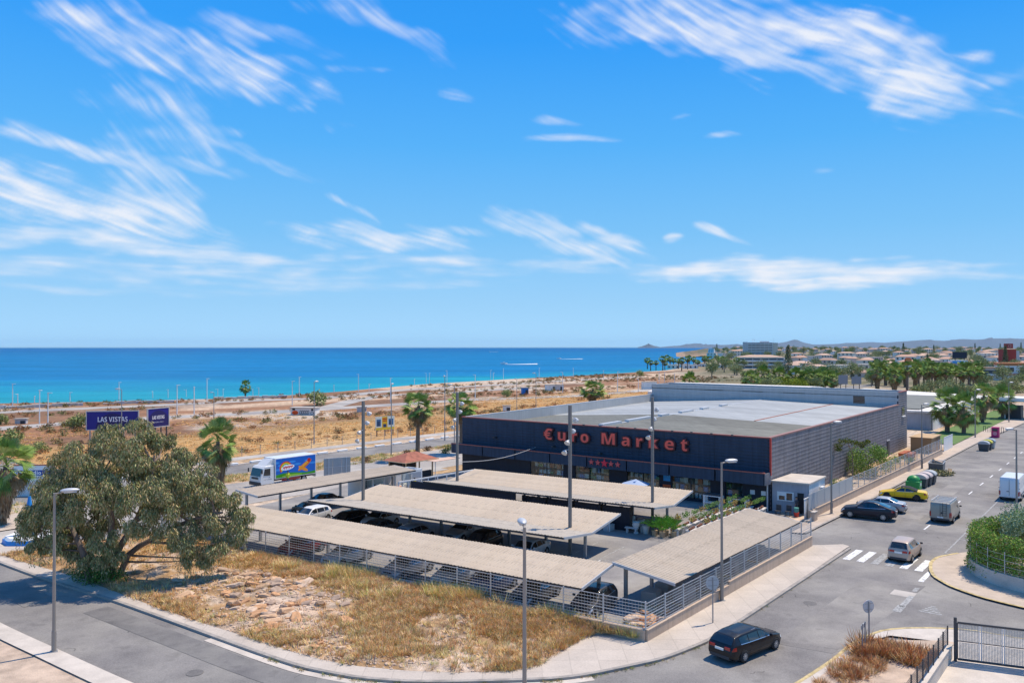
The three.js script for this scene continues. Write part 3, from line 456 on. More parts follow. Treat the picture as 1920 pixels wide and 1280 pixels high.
{
  const c = at(79.9, -26.9), L = ([s, t]) => { const p = at(s, t); return [p[0] - c[0], p[1] - c[1]]; }, o = thing('gate_hut', 'small grey rendered gatehouse hut at the corner of the hall', 'hut', c);
  const q = [[79.4, -30.15], [79.9, -26.7], [85.4, -26.9], [84.9, -30.1]];
  mesh('wall', slab(q.map(L), 0, 2.95), M.hutGrey, o); mesh('roof', slab(q.map(p => L([p[0] + (p[0] < 82 ? -.15 : .15), p[1] + (p[1] < -28 ? -.1 : .15)])), 2.95, 3.1), M.concretePale, o);
  const A = at(79.4, -30.15), Bq = at(79.9, -26.7), K = k => [lerp(A[0], Bq[0], k), lerp(A[1], Bq[1], k)];
  const f = strip(o, 'window_frame', K(.14), K(.6), 1.15, 2.05, -.02, .05, M.white); strip(o, 'window_pane', K(.19), K(.35), 1.25, 1.65, .03, .06, M.glassDark); strip(o, 'window_pane', K(.4), K(.56), 1.25, 1.95, .03, .06, M.glassDark);
  strip(o, 'door', K(.7), K(.88), .05, 2.05, -.02, .04, M.black); strip(o, 'door_frame', K(.685), K(.7), .05, 2.1, -.02, .08, M.hutGrey); strip(o, 'door_frame', K(.88), K(.895), .05, 2.1, -.02, .08, M.hutGrey);
  strip(o, 'wall_face', at(79.95, -26.66), at(85.35, -26.86), .02, 2.93, -.02, .02, M.renderWhite);
  const ac = mesh('air_conditioner', [rbox(.8, .6, .32)], M.white, o); { const p = L([83.6, -26.55]); ac.position.set(p[0], 1.7, p[1]); ac.rotation.y = FA; }
  const dp = thing('drain_post', 'thin pale post between the hall canopy and the hut', 'post', at(79.0, -30.5)); mesh('pipe', cyl(.09, .09, 3.7), M.galv, dp);
}
// ---------------------------------------------------------------- carports
const shades = (m, ks) => ks.map(([r, g, b]) => { const q = m.clone(); q.color.setRGB(r, g, b); return q; });
const beiges = shades(M.beigeRoof, [[1, 1, 1], [.98, .98, .985], [1.02, 1.015, 1.01], [.99, .98, .965], [1.01, 1.01, 1.01], [.95, .945, .94]]), beigeGreys = shades(M.beigeGrey, [[1, 1, 1], [.97, .97, .975], [1.02, 1.015, 1.01], [.985, .98, .97]]);
function carport(name, label, base, turn, len, prof, posts, group) {   // prof: [[s, h] ...] across; runs along local z from 0 to -len
  const o = thing('carport', label, 'carport', base, turn, group);
  for (let k = 0; k < prof.length - 1; k++) {
    const [s0, h0] = prof[k], [s1, h1] = prof[k + 1], w = Math.hypot(s1 - s0, h1 - h0), n = Math.round(len / 1.08), g = ribbed(len / n + .03, w, .27, .028, 'v');   // laid sheet by sheet, each lapping the next
    for (let i = 0; i < n; i++) { const set = prof.length > 2 && k === 0 ? beigeGreys : beiges, m = mesh('roof_sheet', g, set[Math.floor(R() * set.length)], o), lift = .012 + (i % 2) * .006 + R() * .006;
      m.applyMatrix4(new THREE.Matrix4().makeBasis(new THREE.Vector3(0, 0, -1), new THREE.Vector3((s1 - s0) / w, (h1 - h0) / w, 0), new THREE.Vector3(-(h1 - h0) / w, (s1 - s0) / w, 0)).setPosition(s0 + rr(-.02, .02), h0 + lift, -i * len / n)); }
  }
  for (const z of [0, -len]) for (let k = 0; k < prof.length - 1; k++) { const [s0, h0] = prof[k], [s1, h1] = prof[k + 1]; mesh('fascia', ext([[s0, h0 + .05], [s1, h1 + .05], [s1, h1 - .13], [s0, h0 - .13]], .06).translate(0, 0, z - (z ? .0 : .03)), M.galv, o); }
  for (const [s, h] of [prof[0], prof[prof.length - 1]]) mesh('edge_beam', box(.08, .12, len, s + (s === prof[0][0] ? .06 : -.06), h - .14, -len / 2), M.dark, o);
  const n = posts.n; for (let i = 0; i < n; i++) { const z = -lerp(.8, len - .8, i / (n - 1)); const ht = posts.h; const p = mesh('post', [box(.2, ht - .25, .2, posts.s, 0, z)], M.metal, o);
    const arm = []; for (let k = 0; k < prof.length - 1; k++) { const [s0, h0] = prof[k], [s1, h1] = prof[k + 1]; arm.push(ext([[s0 + .05, h0 - .04], [s1 - .05, h1 - .04], [s1 - .05, h1 - (Math.abs(s1 - posts.s) < .6 ? .32 : .12)], [s0 + .05, h0 - (Math.abs(s0 - posts.s) < .6 ? .32 : .12)]], .12).translate(0, 0, z - .06)); } mesh('rafter', arm, M.metal, p); }
  return o;
}
carport('', 'long beige single pitch carport along the dry grass lot', atB(42.2, -21.9), FB, 37.5, [[0, 2.25], [4.4, 2.7]], { n: 10, s: 3.9, h: 2.6 });
carport('', 'beige butterfly roofed carport in the middle of the car park', atB(51.2, -28), FB, 26.4, [[0, 2.66], [4.5, 2.12], [9.75, 2.7]], { n: 8, s: 4.9, h: 2.15 });
carport('', 'beige butterfly roofed carport nearest the shop front', atB(64.9, -26.6), FB, 25.6, [[0, 2.66], [4.5, 2.12], [9.5, 2.7]], { n: 8, s: 4.9, h: 2.15 });
carport('', 'beige carport beside the street fence', at(43.8, -27), FA - Math.PI / 2, 21.9, [[0, 2.8], [4.4, 2.25]], { n: 7, s: .5, h: 2.7 });
carport('', 'narrow beige carport with kiosk by the service road', at(43, -68.4), FA - Math.PI / 2, 20.4, [[0, 2.92], [3.6, 2.7]], { n: 6, s: .6, h: 2.8 });

// ---------------------------------------------------------------- walls and fences
M.wire = std(.50, .52, .53, .5, { metalness: .3 });
const wirePanel = (w, h, heavy = .05) => { const g = []; for (let i = 0; i <= 8; i++) g.push(box(w, i % 4 === 0 ? heavy : .024, .014, w / 2, .04 + (h - .1) * i / 8, 0)); const n = Math.round(w / .2); for (let i = 1; i < n; i++) g.push(box(.008, h - .06, .008, w * i / n, .04, 0)); return join(g); };
function fence(label, a, b, steps, fh, n, o = {}) {   // steps: wall heights, equal runs
  const f = thing(o.name ?? 'fence', label, 'fence', a), dx = b[0] - a[0], dz = b[1] - a[1], L = Math.hypot(dx, dz), turn = Math.atan2(-dz, dx), w = L / n; f.rotation.y = turn;
  let at0 = 0; for (const [h, share] of steps) { const l = L * share; mesh('wall', [box(l, h, .24, at0 + l / 2, 0, 0), box(l - .02, .05, .3, at0 + l / 2, h, 0)], o.wall ?? M.wallPink, f); at0 += l; }
  const top = x => { let q = 0; for (const [h, share] of steps) { q += share * L; if (x <= q + .01) return h + .05; } return steps.at(-1)[0] + .05; };
  const pg = box(.07, fh, .07), pp = wirePanel(w - .07, fh - .04, o.heavy);
  for (let i = 0; i <= n; i++) { const x = i * w, p = mesh('post', pg, o.post ?? M.wire, f); p.position.set(x, top(x), 0); if (i < n) { const q = mesh('mesh_panel', o.slats && o.slats(i) ? o.slatGeo(w) : pp, M.wire, f); q.position.set(x + .035, top(x + w / 2), 0); } }
  return f;
}
fence('pale wire mesh fence on a low wall between carport and dry lot', atB(41.85, -62), at(39.5, -22.2), [[.72, 1]], 1.58, 17);
fence('pale wire mesh fence on a pinkish wall along the near pavement', at(39.5, -22.2), at(67, -22.2), [[.72, .4], [.92, .6]], 1.5, 12);
{ const slatGeo = w => { const g = []; for (let i = 0; i < 16; i++) g.push(box(w / 16 - .015, 1.5, .03, w * (i + .5) / 16, .03, 0)); return join(g); };
  fence('long wire fence on a pinkish wall beside the hall, pale slats at its near end', at(77.2, -25.75), at(137, -25.55), [[.9, 1]], 1.55, 26, { slats: i => i < 6, slatGeo });
  const g = thing('sliding_gate', 'white slatted sliding gate leaf standing open beside the hut', 'gate', at(76.9, -26.05), FA); for (let i = 0; i < 12; i++) { const m = mesh('slat', box(.3, 1.95, .03), M.white, g); m.position.set(i * .34, .1, 0); } mesh('frame', [box(4.2, .08, .08, 1.9, .04, 0), box(4.2, .08, .08, 1.9, 2.02, 0)], M.white, g);
  const gp = thing('gate_pillar', 'short pinkish wall pillar at the open gate beside the street', 'pillar', at(77.0, -25.2), FA); mesh('pillar', rbox(.9, .95, .35, 0, 0, 0, .03), M.wallPink, gp); mesh('cap', box(.96, .05, .41, 0, .95, 0), M.concretePale, gp);
}
fence('wire fence closing the far left end of the car park', atB(41.9, -62.2), at(45, -70.6), [[.5, 1]], 1.5, 5);
{ const w = thing('boundary_wall', 'low pale wall with dark fence posts left of the metal gate', 'wall', at(47.4, -8.5), FA); // runs toward the camera
  mesh('wall', [box(20, .86, .26, -10, 0, 0)], M.concretePale, w); mesh('wall_cap', box(20.02, .05, .32, -10, .86, 0), M.concretePale, w);
  for (let i = 0; i < 9; i++) { const p = mesh('post', box(.06, 1.0, .06, 0, 0, 0), M.dark, w); p.position.set(-.25 - i * 1.15, .9, -.05); if (i < 8) { const q = mesh('mesh_panel', wirePanel(1.08, .92, .02), M.dark, w); q.position.set(-.25 - (i + 1) * 1.15 + .03, .94, -.05); } } }
{ const a = at(47.2, -8.1), b = at(48.9, -2.4), g = thing('metal_gate', 'dark framed metal gate with panels of wire mesh at the driveway', 'gate', a, Math.atan2(-(b[1] - a[1]), b[0] - a[0])), L = 6.2, n = 6;
  M.gateMesh = new THREE.MeshStandardMaterial({ color: col(.42, .42, .40), roughness: .6, metalness: .2, side: THREE.DoubleSide });
  mesh('gate_post', box(.14, 2.3, .14, -.1, .1, 0), M.dark, g); mesh('frame', [box(L, .1, .07, L / 2, 2.1, 0), box(L, .1, .07, L / 2, .2, 0), box(L, .04, .05, L / 2, 1.18, 0)], M.dark, g);
  for (let i = 0; i <= n; i++) mesh('stile', [box(.05, 1.86, .06, i * L / n - (i ? .05 : 0), .26, 0), i && i < n ? box(.05, 1.86, .06, i * L / n + .05, .26, 0) : null], i && i < n ? M.galv : M.dark, g);
  for (let i = 0; i < n; i++) for (const y of [.3, 1.24]) { const p = []; for (let k = 0; k < 14; k++) { p.push(box(.024, .84, .012, .05 + k * .069, 0, 0), box(.93, .024, .012, .5, k * .062, 0)); } const q = mesh('mesh_panel', p, M.gateMesh, g); q.position.set(i * L / n + .03, y, 0); }
}
// hedge wall
const HW = [[84, -6], [76, -8.4], [72, -9.8], [69, -10.8], [67.4, -10.85], [65.6, -10.1], [64.2, -9.0], [63.2, -7.4], [62.6, -5], [62.2, 0], [62, 8]];
{ const c = new THREE.CatmullRomCurve3(HW.map(p => { const [x, z] = at(...p); return new THREE.Vector3(x, 0, z); })), b = at(67, -10.6), o = thing('curved_wall', 'curved pale concrete wall below the street corner hedge', 'wall', b), N = 60;
  const off = (u, d, y) => { const p = c.getPointAt(u), t = c.getTangentAt(u); return [p.x - t.z * d - b[0], y, p.z + t.x * d - b[1]]; };
  mesh('wall', muv(join([grid(N, 1, (u, v) => off(u, 0, v * 1.05)), grid(N, 1, (u, v) => off(u, -.25 * v, 1.05)), grid(N, 1, (u, v) => off(u, -.25, v * 1.05))])), M.concretePale, o);
  for (let i = 2; i < 26; i++) { const q = off(i / 26, -.12, 1.05), p = mesh('post', cyl(.03, .03, 1.5, 0, 0, 0, 6), M.galv, o); p.position.set(...q); }
  mesh('fence_wire', [.1, .5, .9, 1.3].map(y => grid(N, 1, (u, v) => off(u, -.12, 1.05 + y + v * .02))), M.galv, o); }
// far wire fence along the path
{ const a = at(-40, -107.8), o = thing('roadside_fence', 'low thin dark post and wire fence beyond the avenue', 'fence', a, FA); const g = cyl(.045, .045, 1.5, 0, 0, 0, 5); for (let i = 0; i < 110; i++) { const p = mesh('post', g, M.postGrey, o); p.position.set(i * 3.2, 0, 0); } mesh('wire', [.5, 1, 1.4].map(y => box(350, .02, .012, 175, y, 0)), M.postGrey, o); }
// ---------------------------------------------------------------- kiosk row beside the service road
{ const a = at(56.6, -66.2), o = thing('kiosk', 'white framed kiosk shop under the narrow carport by the service road', 'kiosk', a, FA);
  mesh('wall', [box(9, 2.5, .15, 4.5, 0, -2.1), box(.15, 2.5, 2.1, 0, 0, -1), box(.15, 2.5, 2.1, 9, 0, -1), box(9, .3, .2, 4.5, 2.2, 0)], M.white, o);
  for (const x of [0, 1.6, 3.2, 4.9, 6, 7.4, 9]) mesh('post', box(.14, 2.2, .14, x, 0, 0), M.white, o); for (const [x, w] of [[.8, 1.4], [2.4, 1.4], [6.7, 1.2]]) mesh('window_pane', box(w, 1.2, .03, x, .95, 0), M.glass, o);
  for (let i = 0; i < 16; i++) mesh('display_goods', rbox(rr(.3, .6), rr(.3, .9), .4, .4 + i * .53, .02, -.8 - R(), .05), M.stock[i % 7], o); mesh('counter', box(3, .9, .1, 1.7, 0, .02), M.stock[1], o); }
{ const a = at(68.2, -71.5), o = thing('roofed_stall', 'stall with reddish brown hipped tile roof left of the hall', 'stall', a, FA), g = new THREE.BufferGeometry();
  const v = [[-.6, 2.45, .5], [5.2, 2.45, .5], [5.2, 2.45, -3.6], [-.6, 2.45, -3.6], [1.6, 3.35, -1.5], [3.2, 3.35, -1.5]], t = [[0, 1, 5], [0, 5, 4], [1, 2, 5], [2, 3, 4], [2, 4, 5], [3, 0, 4]]; g.setAttribute('position', new THREE.Float32BufferAttribute(t.flat().flatMap(i => v[i]), 3)); g.computeVertexNormals();
  mesh('roof', muv(g), M.tile, o); mesh('eave', box(5.9, .1, 4.2, 2.3, 2.36, -1.55), M.stock[1], o); for (const x of [0, 2.3, 4.6]) for (const z of [0, -3]) mesh('post', box(.13, 2.4, .13, x, 0, z), M.stock[1], o);
  mesh('counter', box(4.4, 1, .3, 2.3, 0, -.2), M.dark, o); mesh('back_wall', box(4.6, 2.3, .1, 2.3, 0, -3), M.dark, o);
  const aw = thing('awning', 'small pale pink awning sheet below the brown tile roof', 'awning', at(73.6, -70.4), FA); mesh('sheet', box(4.6, .05, 1.7, 0, 2.3, 0), std(.62, .43, .33, .8), aw); for (const x of [-2.1, 2.1]) mesh('pole', cyl(.04, .04, 2.3, x, 0, .7, 6), M.galv, aw); }
{ const a = at(59.7, -63.7), b = at(71.2, -63.2), o = thing('pipe_railing', 'long white pipe rail fence between kiosk and shop front', 'railing', a, Math.atan2(-(b[1] - a[1]), b[0] - a[0])), L = Math.hypot(b[0] - a[0], b[1] - a[1]); mesh('rail', [box(L, .14, .14, L / 2, 1.86, 0)], M.white, o); for (let i = 0; i <= 8; i++) mesh('post', box(.1, 1.86, .1, i * L / 8, 0, 0), M.white, o); }

// ---------------------------------------------------------------- vehicles: nose along +x, wheels on y = 0
const curve = (pts, x) => { let i = 0; while (i < pts.length - 2 && x > pts[i + 1][0]) i++; const a = pts[i], b = pts[i + 1]; return lerp(a[1], b[1], clamp((x - a[0]) / (b[0] - a[0]))); };
const smooth = pts => x => (curve(pts, x - .012) + 2 * curve(pts, x) + curve(pts, x + .012)) / 4;
const CARS = {   // k runs 0 at the nose to 1 at the tail
  estate: { L: 4.7, W: 1.83, top: [[0, .5], [.015, .66], [.05, .74], [.26, .94], [.41, 1.36], [.48, 1.43], [.78, 1.42], [.9, 1.34], [.965, 1.0], [.985, .9], [1, .6]], belt: [[0, .48], [.05, .7], [.26, .9], [.6, .93], [.92, .98], [.97, .93], [1, .58]], sideGlass: [[.3, .49], [.505, .68], [.695, .84]], screen: [.275, .405], rear: [.9, .965], wheels: [.185, .79], wr: .33 },
  hatch: { L: 4.1, W: 1.76, top: [[0, .5], [.02, .68], [.06, .78], [.24, .98], [.39, 1.4], [.47, 1.48], [.8, 1.45], [.9, 1.36], [.97, 1.02], [.988, .92], [1, .6]], belt: [[0, .48], [.06, .74], [.24, .94], [.6, .97], [.92, 1.02], [.975, .95], [1, .58]], sideGlass: [[.28, .5], [.515, .72], [.735, .86]], screen: [.25, .385], rear: [.895, .968], wheels: [.19, .81], wr: .31 },
  mpv: { L: 4.28, W: 1.75, top: [[0, .5], [.02, .7], [.06, .82], [.19, 1.02], [.38, 1.52], [.46, 1.62], [.8, 1.6], [.91, 1.52], [.97, 1.08], [.988, .95], [1, .6]], belt: [[0, .48], [.06, .78], [.2, .98], [.6, 1.02], [.92, 1.06], [.975, .98], [1, .58]], sideGlass: [[.24, .48], [.495, .7], [.715, .87]], screen: [.2, .375], rear: [.905, .968], wheels: [.18, .82], wr: .31 },
  sedan: { L: 4.6, W: 1.8, top: [[0, .5], [.02, .66], [.05, .73], [.27, .93], [.42, 1.36], [.49, 1.42], [.66, 1.4], [.83, 1.06], [.96, 1.0], [.985, .9], [1, .58]], belt: [[0, .48], [.05, .7], [.27, .89], [.6, .93], [.84, .98], [.965, .94], [1, .55]], sideGlass: [[.31, .5], [.515, .68], [.69, .76]], screen: [.285, .415], rear: [.69, .825], wheels: [.185, .79], wr: .32 },
  coupe: { L: 4.88, W: 1.98, top: [[0, .62], [.015, .82], [.05, .95], [.27, 1.12], [.4, 1.55], [.49, 1.68], [.62, 1.66], [.9, 1.22], [.965, 1.14], [.985, 1.0], [1, .7]], belt: [[0, .6], [.05, .9], [.27, 1.06], [.6, 1.1], [.9, 1.16], [.97, 1.08], [1, .66]], sideGlass: [[.3, .5], [.515, .7], [.71, .82]], screen: [.285, .4], rear: [.7, .885], wheels: [.18, .78], wr: .38, low: .34 },
  open: { L: 4.77, W: 1.83, top: [[0, .48], [.015, .62], [.05, .7], [.31, .92], [.45, 1.33], [.52, 1.38], [.64, 1.35], [.8, 1.02], [.95, .98], [.985, .88], [1, .58]], belt: [[0, .46], [.05, .66], [.31, .88], [.6, .92], [.8, .97], [.96, .93], [1, .55]], sideGlass: [[.35, .54], [.555, .72]], screen: [.325, .445], rear: [.7, .775], wheels: [.175, .78], wr: .34, soft: [.455, .79] },
  van: { L: 4.9, W: 1.9, top: [[0, .55], [.02, .8], [.05, .95], [.14, 1.18], [.27, 1.8], [.34, 1.96], [.95, 1.94], [.985, 1.84], [.995, 1.1], [1, .5]], belt: [[0, .5], [.05, .9], [.14, 1.1], [.5, 1.14], [.98, 1.16], [.995, 1.0], [1, .48]], sideGlass: [[.2, .36]], screen: [.15, .27], rear: [.1, .1], wheels: [.19, .79], wr: .33, low: .3, van: true },
  bigvan: { L: 6.4, W: 2.0, top: [[0, .6], [.015, .9], [.04, 1.08], [.12, 1.3], [.22, 2.15], [.28, 2.55], [.96, 2.52], [.988, 2.42], [.996, 1.2], [1, .5]], belt: [[0, .55], [.04, 1.0], [.12, 1.22], [.5, 1.28], [.985, 1.3], [.996, 1.1], [1, .48]], sideGlass: [[.16, .27]], screen: [.125, .225], rear: [.1, .1], wheels: [.15, .8], wr: .35, low: .32, van: true },
};
M.chrome = std(.6, .6, .62, .25, { metalness: .8 }); M.lampRed = new THREE.MeshPhysicalMaterial({ color: col(.42, .015, .012), roughness: .15, clearcoat: 1 }); M.lampClear = new THREE.MeshPhysicalMaterial({ color: col(.7, .72, .74), roughness: .12, clearcoat: 1 }); M.plate = std(.8, .8, .78, .5); M.cloth = std(.025, .025, .028, .95); M.rim = std(.5, .51, .52, .35, { metalness: .7 }); M.rimDark = std(.04, .04, .045, .4, { metalness: .5 });
const wheelGeo = {};
function wheelParts(r) {
  return wheelGeo[r] ??= (() => { const w = .2, p = [[.6, -.5], [.86, -.52], [.97, -.4], [1, -.2], [1, .2], [.97, .4], [.86, .52], [.6, .5]].map(([a, b]) => new THREE.Vector2(a * r, b * w)); const tyre = new THREE.LatheGeometry(p, 20).rotateX(Math.PI / 2);
    const rim = [cyl(r * .64, r * .64, .02, 0, 0, 0, 18).rotateX(Math.PI / 2).translate(0, 0, .045)], dark = []; for (let i = 0; i < 10; i++) rim.push(box(r * .13, r * .58, .03).translate(0, r * .04, .085).rotateZ(i * Math.PI / 5)); rim.push(new THREE.TorusGeometry(r * .62, r * .045, 5, 18).translate(0, 0, .085), cyl(r * .12, r * .1, .05, 0, 0, 0, 8).rotateX(Math.PI / 2).translate(0, 0, .09)); return { tyre, rim: join(rim), back: cyl(r * .6, r * .6, .02, 0, 0, 0, 18).rotateX(Math.PI / 2).translate(0, 0, .062) }; })();
}
const carGeo = {};
function shell(kind) {
  if (carGeo[kind]) return carGeo[kind];
  const c = CARS[kind], hw = c.W / 2, low = c.low ?? .22, top = smooth(c.top), belt0 = smooth(c.belt), belt = k => Math.min(belt0(k), top(k) - .01);
  const plan = smooth(c.van ? [[0, .8], [.03, .9], [.1, .98], [.3, 1], [.96, 1], [.99, .97], [1, .93]] : [[0, .66], [.02, .8], [.06, .89], [.16, .97], [.4, 1], [.75, .99], [.9, .95], [.96, .89], [.985, .83], [1, .72]]);
  const W = k => hw * plan(k), gh = k => clamp((top(k) - belt(k)) / .4), WR = k => W(k) * (c.van ? lerp(.95, .9, gh(k)) : lerp(.93, .72, gh(k))), edge = k => top(k) - lerp(.012, .07, gh(k));
  const bot = k => low + (k < .06 ? (.06 - k) * 1.2 : k > .93 ? (k - .93) * 1.6 : 0);
  const X = k => c.L * (.5 - k);
  const sec = k => { const w = W(k), b = belt(k), y0 = bot(k); return [[0, y0], [w * .86, y0], [w * .965, y0 + .07], [w, lerp(y0, b, .45)], [w * .995, lerp(y0, b, .72)], [w * .955, b - .01], [w * .935, b + .012], [lerp(w * .935, WR(k), .55), lerp(b, edge(k), .5)], [WR(k), edge(k)], [WR(k) * .88, lerp(edge(k), top(k), .72)], [WR(k) * .5, lerp(edge(k), top(k), .95)], [0, top(k)]]; };
  const ks = []; for (let i = 0; i <= 60; i++) ks.push(i / 60); ks.splice(1, 0, .004, .01); ks.splice(-1, 0, .99, .996);
  const full = k => { const h = sec(k), o = h.map(([z, y]) => [z, y]); return o.concat(h.slice(1, -1).reverse().map(([z, y]) => [-z, y])); };
  const pos = [], ix = [], m = full(0).length; for (const k of ks) for (const [z, y] of full(k)) pos.push(X(k), y, z);
  for (let i = 0; i < ks.length - 1; i++) for (let j = 0; j < m; j++) { const a = i * m + j, b = i * m + (j + 1) % m, d = a + m, e = b + m; ix.push(a, b, d, b, e, d); }
  for (const [i, f] of [[0, 1], [ks.length - 1, 0]]) { const q = pos.length / 3; pos.push(X(ks[i]), .5, 0); for (let j = 0; j < m; j++) { const a = i * m + j, b = i * m + (j + 1) % m; f ? ix.push(q, b, a) : ix.push(q, a, b); } }
  const g = new THREE.BufferGeometry(); g.setAttribute('position', new THREE.Float32BufferAttribute(pos, 3)); g.setIndex(ix.reverse()); g.computeVertexNormals();
  // skin point at k, height y on one side
  const sideZ = (k, y) => { const s = sec(k); for (let i = 1; i < s.length - 2; i++) if (y >= s[i][1] && y <= s[i + 1][1]) return lerp(s[i][0], s[i + 1][0], (y - s[i][1]) / Math.max(1e-4, s[i + 1][1] - s[i][1])); return y < s[1][1] ? s[1][0] : WR(k); };
  const side = (k0, k1, ya, yb, sg, off = .008, n = 8) => grid(n, 3, (u, v) => { const k = lerp(k0, k1, u), y = lerp(ya(k), yb(k), v); return [X(k), y, sg * (sideZ(k, y) + off)]; });
  const over = (k0, k1, f, off = .012) => grid(8, 10, (u, v) => { const k = lerp(k0, k1, u), s = sec(k), q = Math.abs(v * 2 - 1) * f, z = q * WR(k), sg = v < .5 ? -1 : 1; const y = q > .88 ? lerp(lerp(edge(k), top(k), .72), edge(k), (q - .88) / .12) : q > .5 ? lerp(lerp(edge(k), top(k), .95), lerp(edge(k), top(k), .72), (q - .5) / .38) : lerp(top(k), lerp(edge(k), top(k), .95), q / .5); return [X(k) + (k < .5 ? off : -off), y + off, sg * z]; });
  return carGeo[kind] = { c, g, side, over, belt, edge, X, W, top, hw, low, bot };
}
function vehicle(name, kind, body, label, category, [x, z], turn, group, o = {}) {
  const S = shell(kind), c = S.c, car = thing(name, label, category, [x, z], turn, group, o.y ?? .035);
  mesh('body', S.g, body, car);
  const gl = o.glass ?? M.glassDark;
  mesh('windscreen', S.over(c.screen[0], c.screen[1], .93), gl, car);
  if (c.rear[1] > c.rear[0]) mesh('rear_window', S.over(c.rear[0], c.rear[1], .9), gl, car);
  for (const sg of [-1, 1]) for (const [a, b] of c.sideGlass) mesh('side_window', S.side(a, b, k => S.belt(k) + .035, k => Math.max(S.belt(k) + .04, S.edge(k) - .045), sg), gl, car);
  if (c.soft) mesh('soft_top', [S.over(c.soft[0], c.soft[1], 1.0, .02), ...[-1, 1].map(s => S.side(.72, .8, k => S.belt(k) + .02, k => S.edge(k) + .005, s, .014))], M.cloth, car);
  const wp = wheelParts(c.wr);
  for (const k of c.wheels) for (const s of [-1, 1]) {
    const zz = S.W(k); const w = mesh('wheel', wp.tyre, M.rubber, car); w.position.set(S.X(k), c.wr, s * (zz - .075)); if (s < 0) w.rotation.y = Math.PI; mesh('rim', wp.rim, o.rim ?? M.rim, w); mesh('hub', wp.back, M.rimDark, w);
    const a = []; for (let i = 0; i <= 12; i++) { const t = i / 12 * Math.PI; a.push([Math.cos(t) * c.wr * 1.16, Math.sin(t) * c.wr * 1.16]); } const m = mesh('wheel_arch', ext([...a, [-c.wr * 1.16, -.12], [c.wr * 1.16, -.12]], .05), M.black, car); m.position.set(S.X(k), c.wr, s > 0 ? zz - .045 : -zz - .005);
  }
  // lights, bumpers, plate, mirrors, handles
  for (const s of [-1, 1]) {
    const y0 = S.belt(.05); mesh('headlight', S.side(.012, c.van ? .07 : .075, k => S.belt(k) - .16, k => S.belt(k) - .02, s, .012, 4), M.lampClear, car);
    const tk = c.van ? [.955, .99] : [.925, .985]; const tb = S.belt(.95); mesh('tail_light', [S.side(tk[0], tk[1], k => c.van ? .62 : tb - .22, k => c.van ? 1.12 : Math.min(tb - .04, S.belt(k) - .02), s, .012, 4), box(.03, c.van ? .45 : .15, c.van ? .12 : .34, S.X(c.van ? .998 : .99), c.van ? .64 : tb - .21, s * S.W(.99) * (c.van ? .9 : .66))], M.lampRed, car);
    const mk = c.sideGlass[0][0] + .015; mesh('mirror', [rbox(.12, .15, .2, S.X(mk), S.belt(mk) + .02, s * (S.W(mk) + .1), .05)], o.mirror ?? body, car);
    mesh('sill', S.side(.08, .92, k => S.bot(k) - .005, k => S.bot(k) + .1, s, .01, 10), M.dark, car);
    if (!c.van || 1) for (const [a] of c.sideGlass) mesh('door_handle', S.side(a + .13, a + .17, k => S.belt(k) - .13, k => S.belt(k) - .1, s, .02, 2), o.handle ?? body, car);
  }
  for (const s of [-1, 1]) { const ds = c.van ? [c.sideGlass[0][0] - .02, c.sideGlass[0][1] + .02, .62] : [c.sideGlass[0][0] - .015, ...c.sideGlass.slice(0, 2).map(g => g[1] + .01)]; for (const k of ds) mesh('door_seam', S.side(k, k + .0035, q => S.bot(q) + .1, q => S.belt(q) + .01, s, .006, 1), M.black, car); mesh('belt_trim', S.side(c.sideGlass[0][0], c.sideGlass.at(-1)[1], q => S.belt(q) + .005, q => S.belt(q) + .035, s, .012, 10), c.van ? M.dark : M.chrome, car); mesh('side_crease', S.side(.14, .9, q => lerp(S.bot(q), S.belt(q), .38), q => lerp(S.bot(q), S.belt(q), .38) + .018, s, .005, 10), M.dark, car); }
  for (const q of [S.X(c.wheels[0])]) mesh('bonnet_seam', [-1, 1].map(sg => rod([S.X(.06), S.top(.06) - .005, sg * S.W(.1) * .72], [S.X(c.screen[0]), S.top(c.screen[0]) - .012, sg * S.W(.2) * .8], .008, .008, 4)), M.black, car);
  mesh('number_plate', box(.03, .12, .52, S.X(1) - .005, c.van ? .55 : S.belt(.95) - .27, 0), M.plate, car); mesh('number_plate', box(.03, .11, .52, S.X(0) + .005, .36, 0), M.plate, car);
  mesh('grille', box(.03, .17, .7, S.X(.004) + .0, .5, 0), M.black, car); mesh('bumper', box(.1, .16, S.W(.99) * 1.7, S.X(.992), S.low + .06, 0), M.dark, car); mesh('bumper', box(.1, .14, S.W(.01) * 1.7, S.X(.006), S.low + .04, 0), M.dark, car);
  mesh('underside', box(c.L * .86, .1, c.W * .8, 0, S.low - .06, 0), M.black, car);
  if (o.extra) o.extra(car, S);
  return car;
}
const P = { black: paint(.008, .008, .01), navy: paint(.012, .014, .028), silver: paint(.42, .43, .45, { metalness: .4 }), grey: paint(.12, .12, .125, { metalness: .3 }), beige: paint(.50, .39, .31, { metalness: .2 }), champagne: paint(.36, .32, .26, { metalness: .25 }), white: paint(.75, .75, .74), yellow: paint(.85, .55, .005), pale: paint(.5, .53, .56), blue: paint(.05, .12, .3), dkgrey: paint(.045, .047, .052) };
const roofRails = (car, S) => { for (const s of [-1, 1]) mesh('roof_rail', [rod([S.X(.5), S.top(.5) - .03, s * .55], [S.X(.82), S.top(.82) - .03, s * .55], .02)], M.chrome, car); };
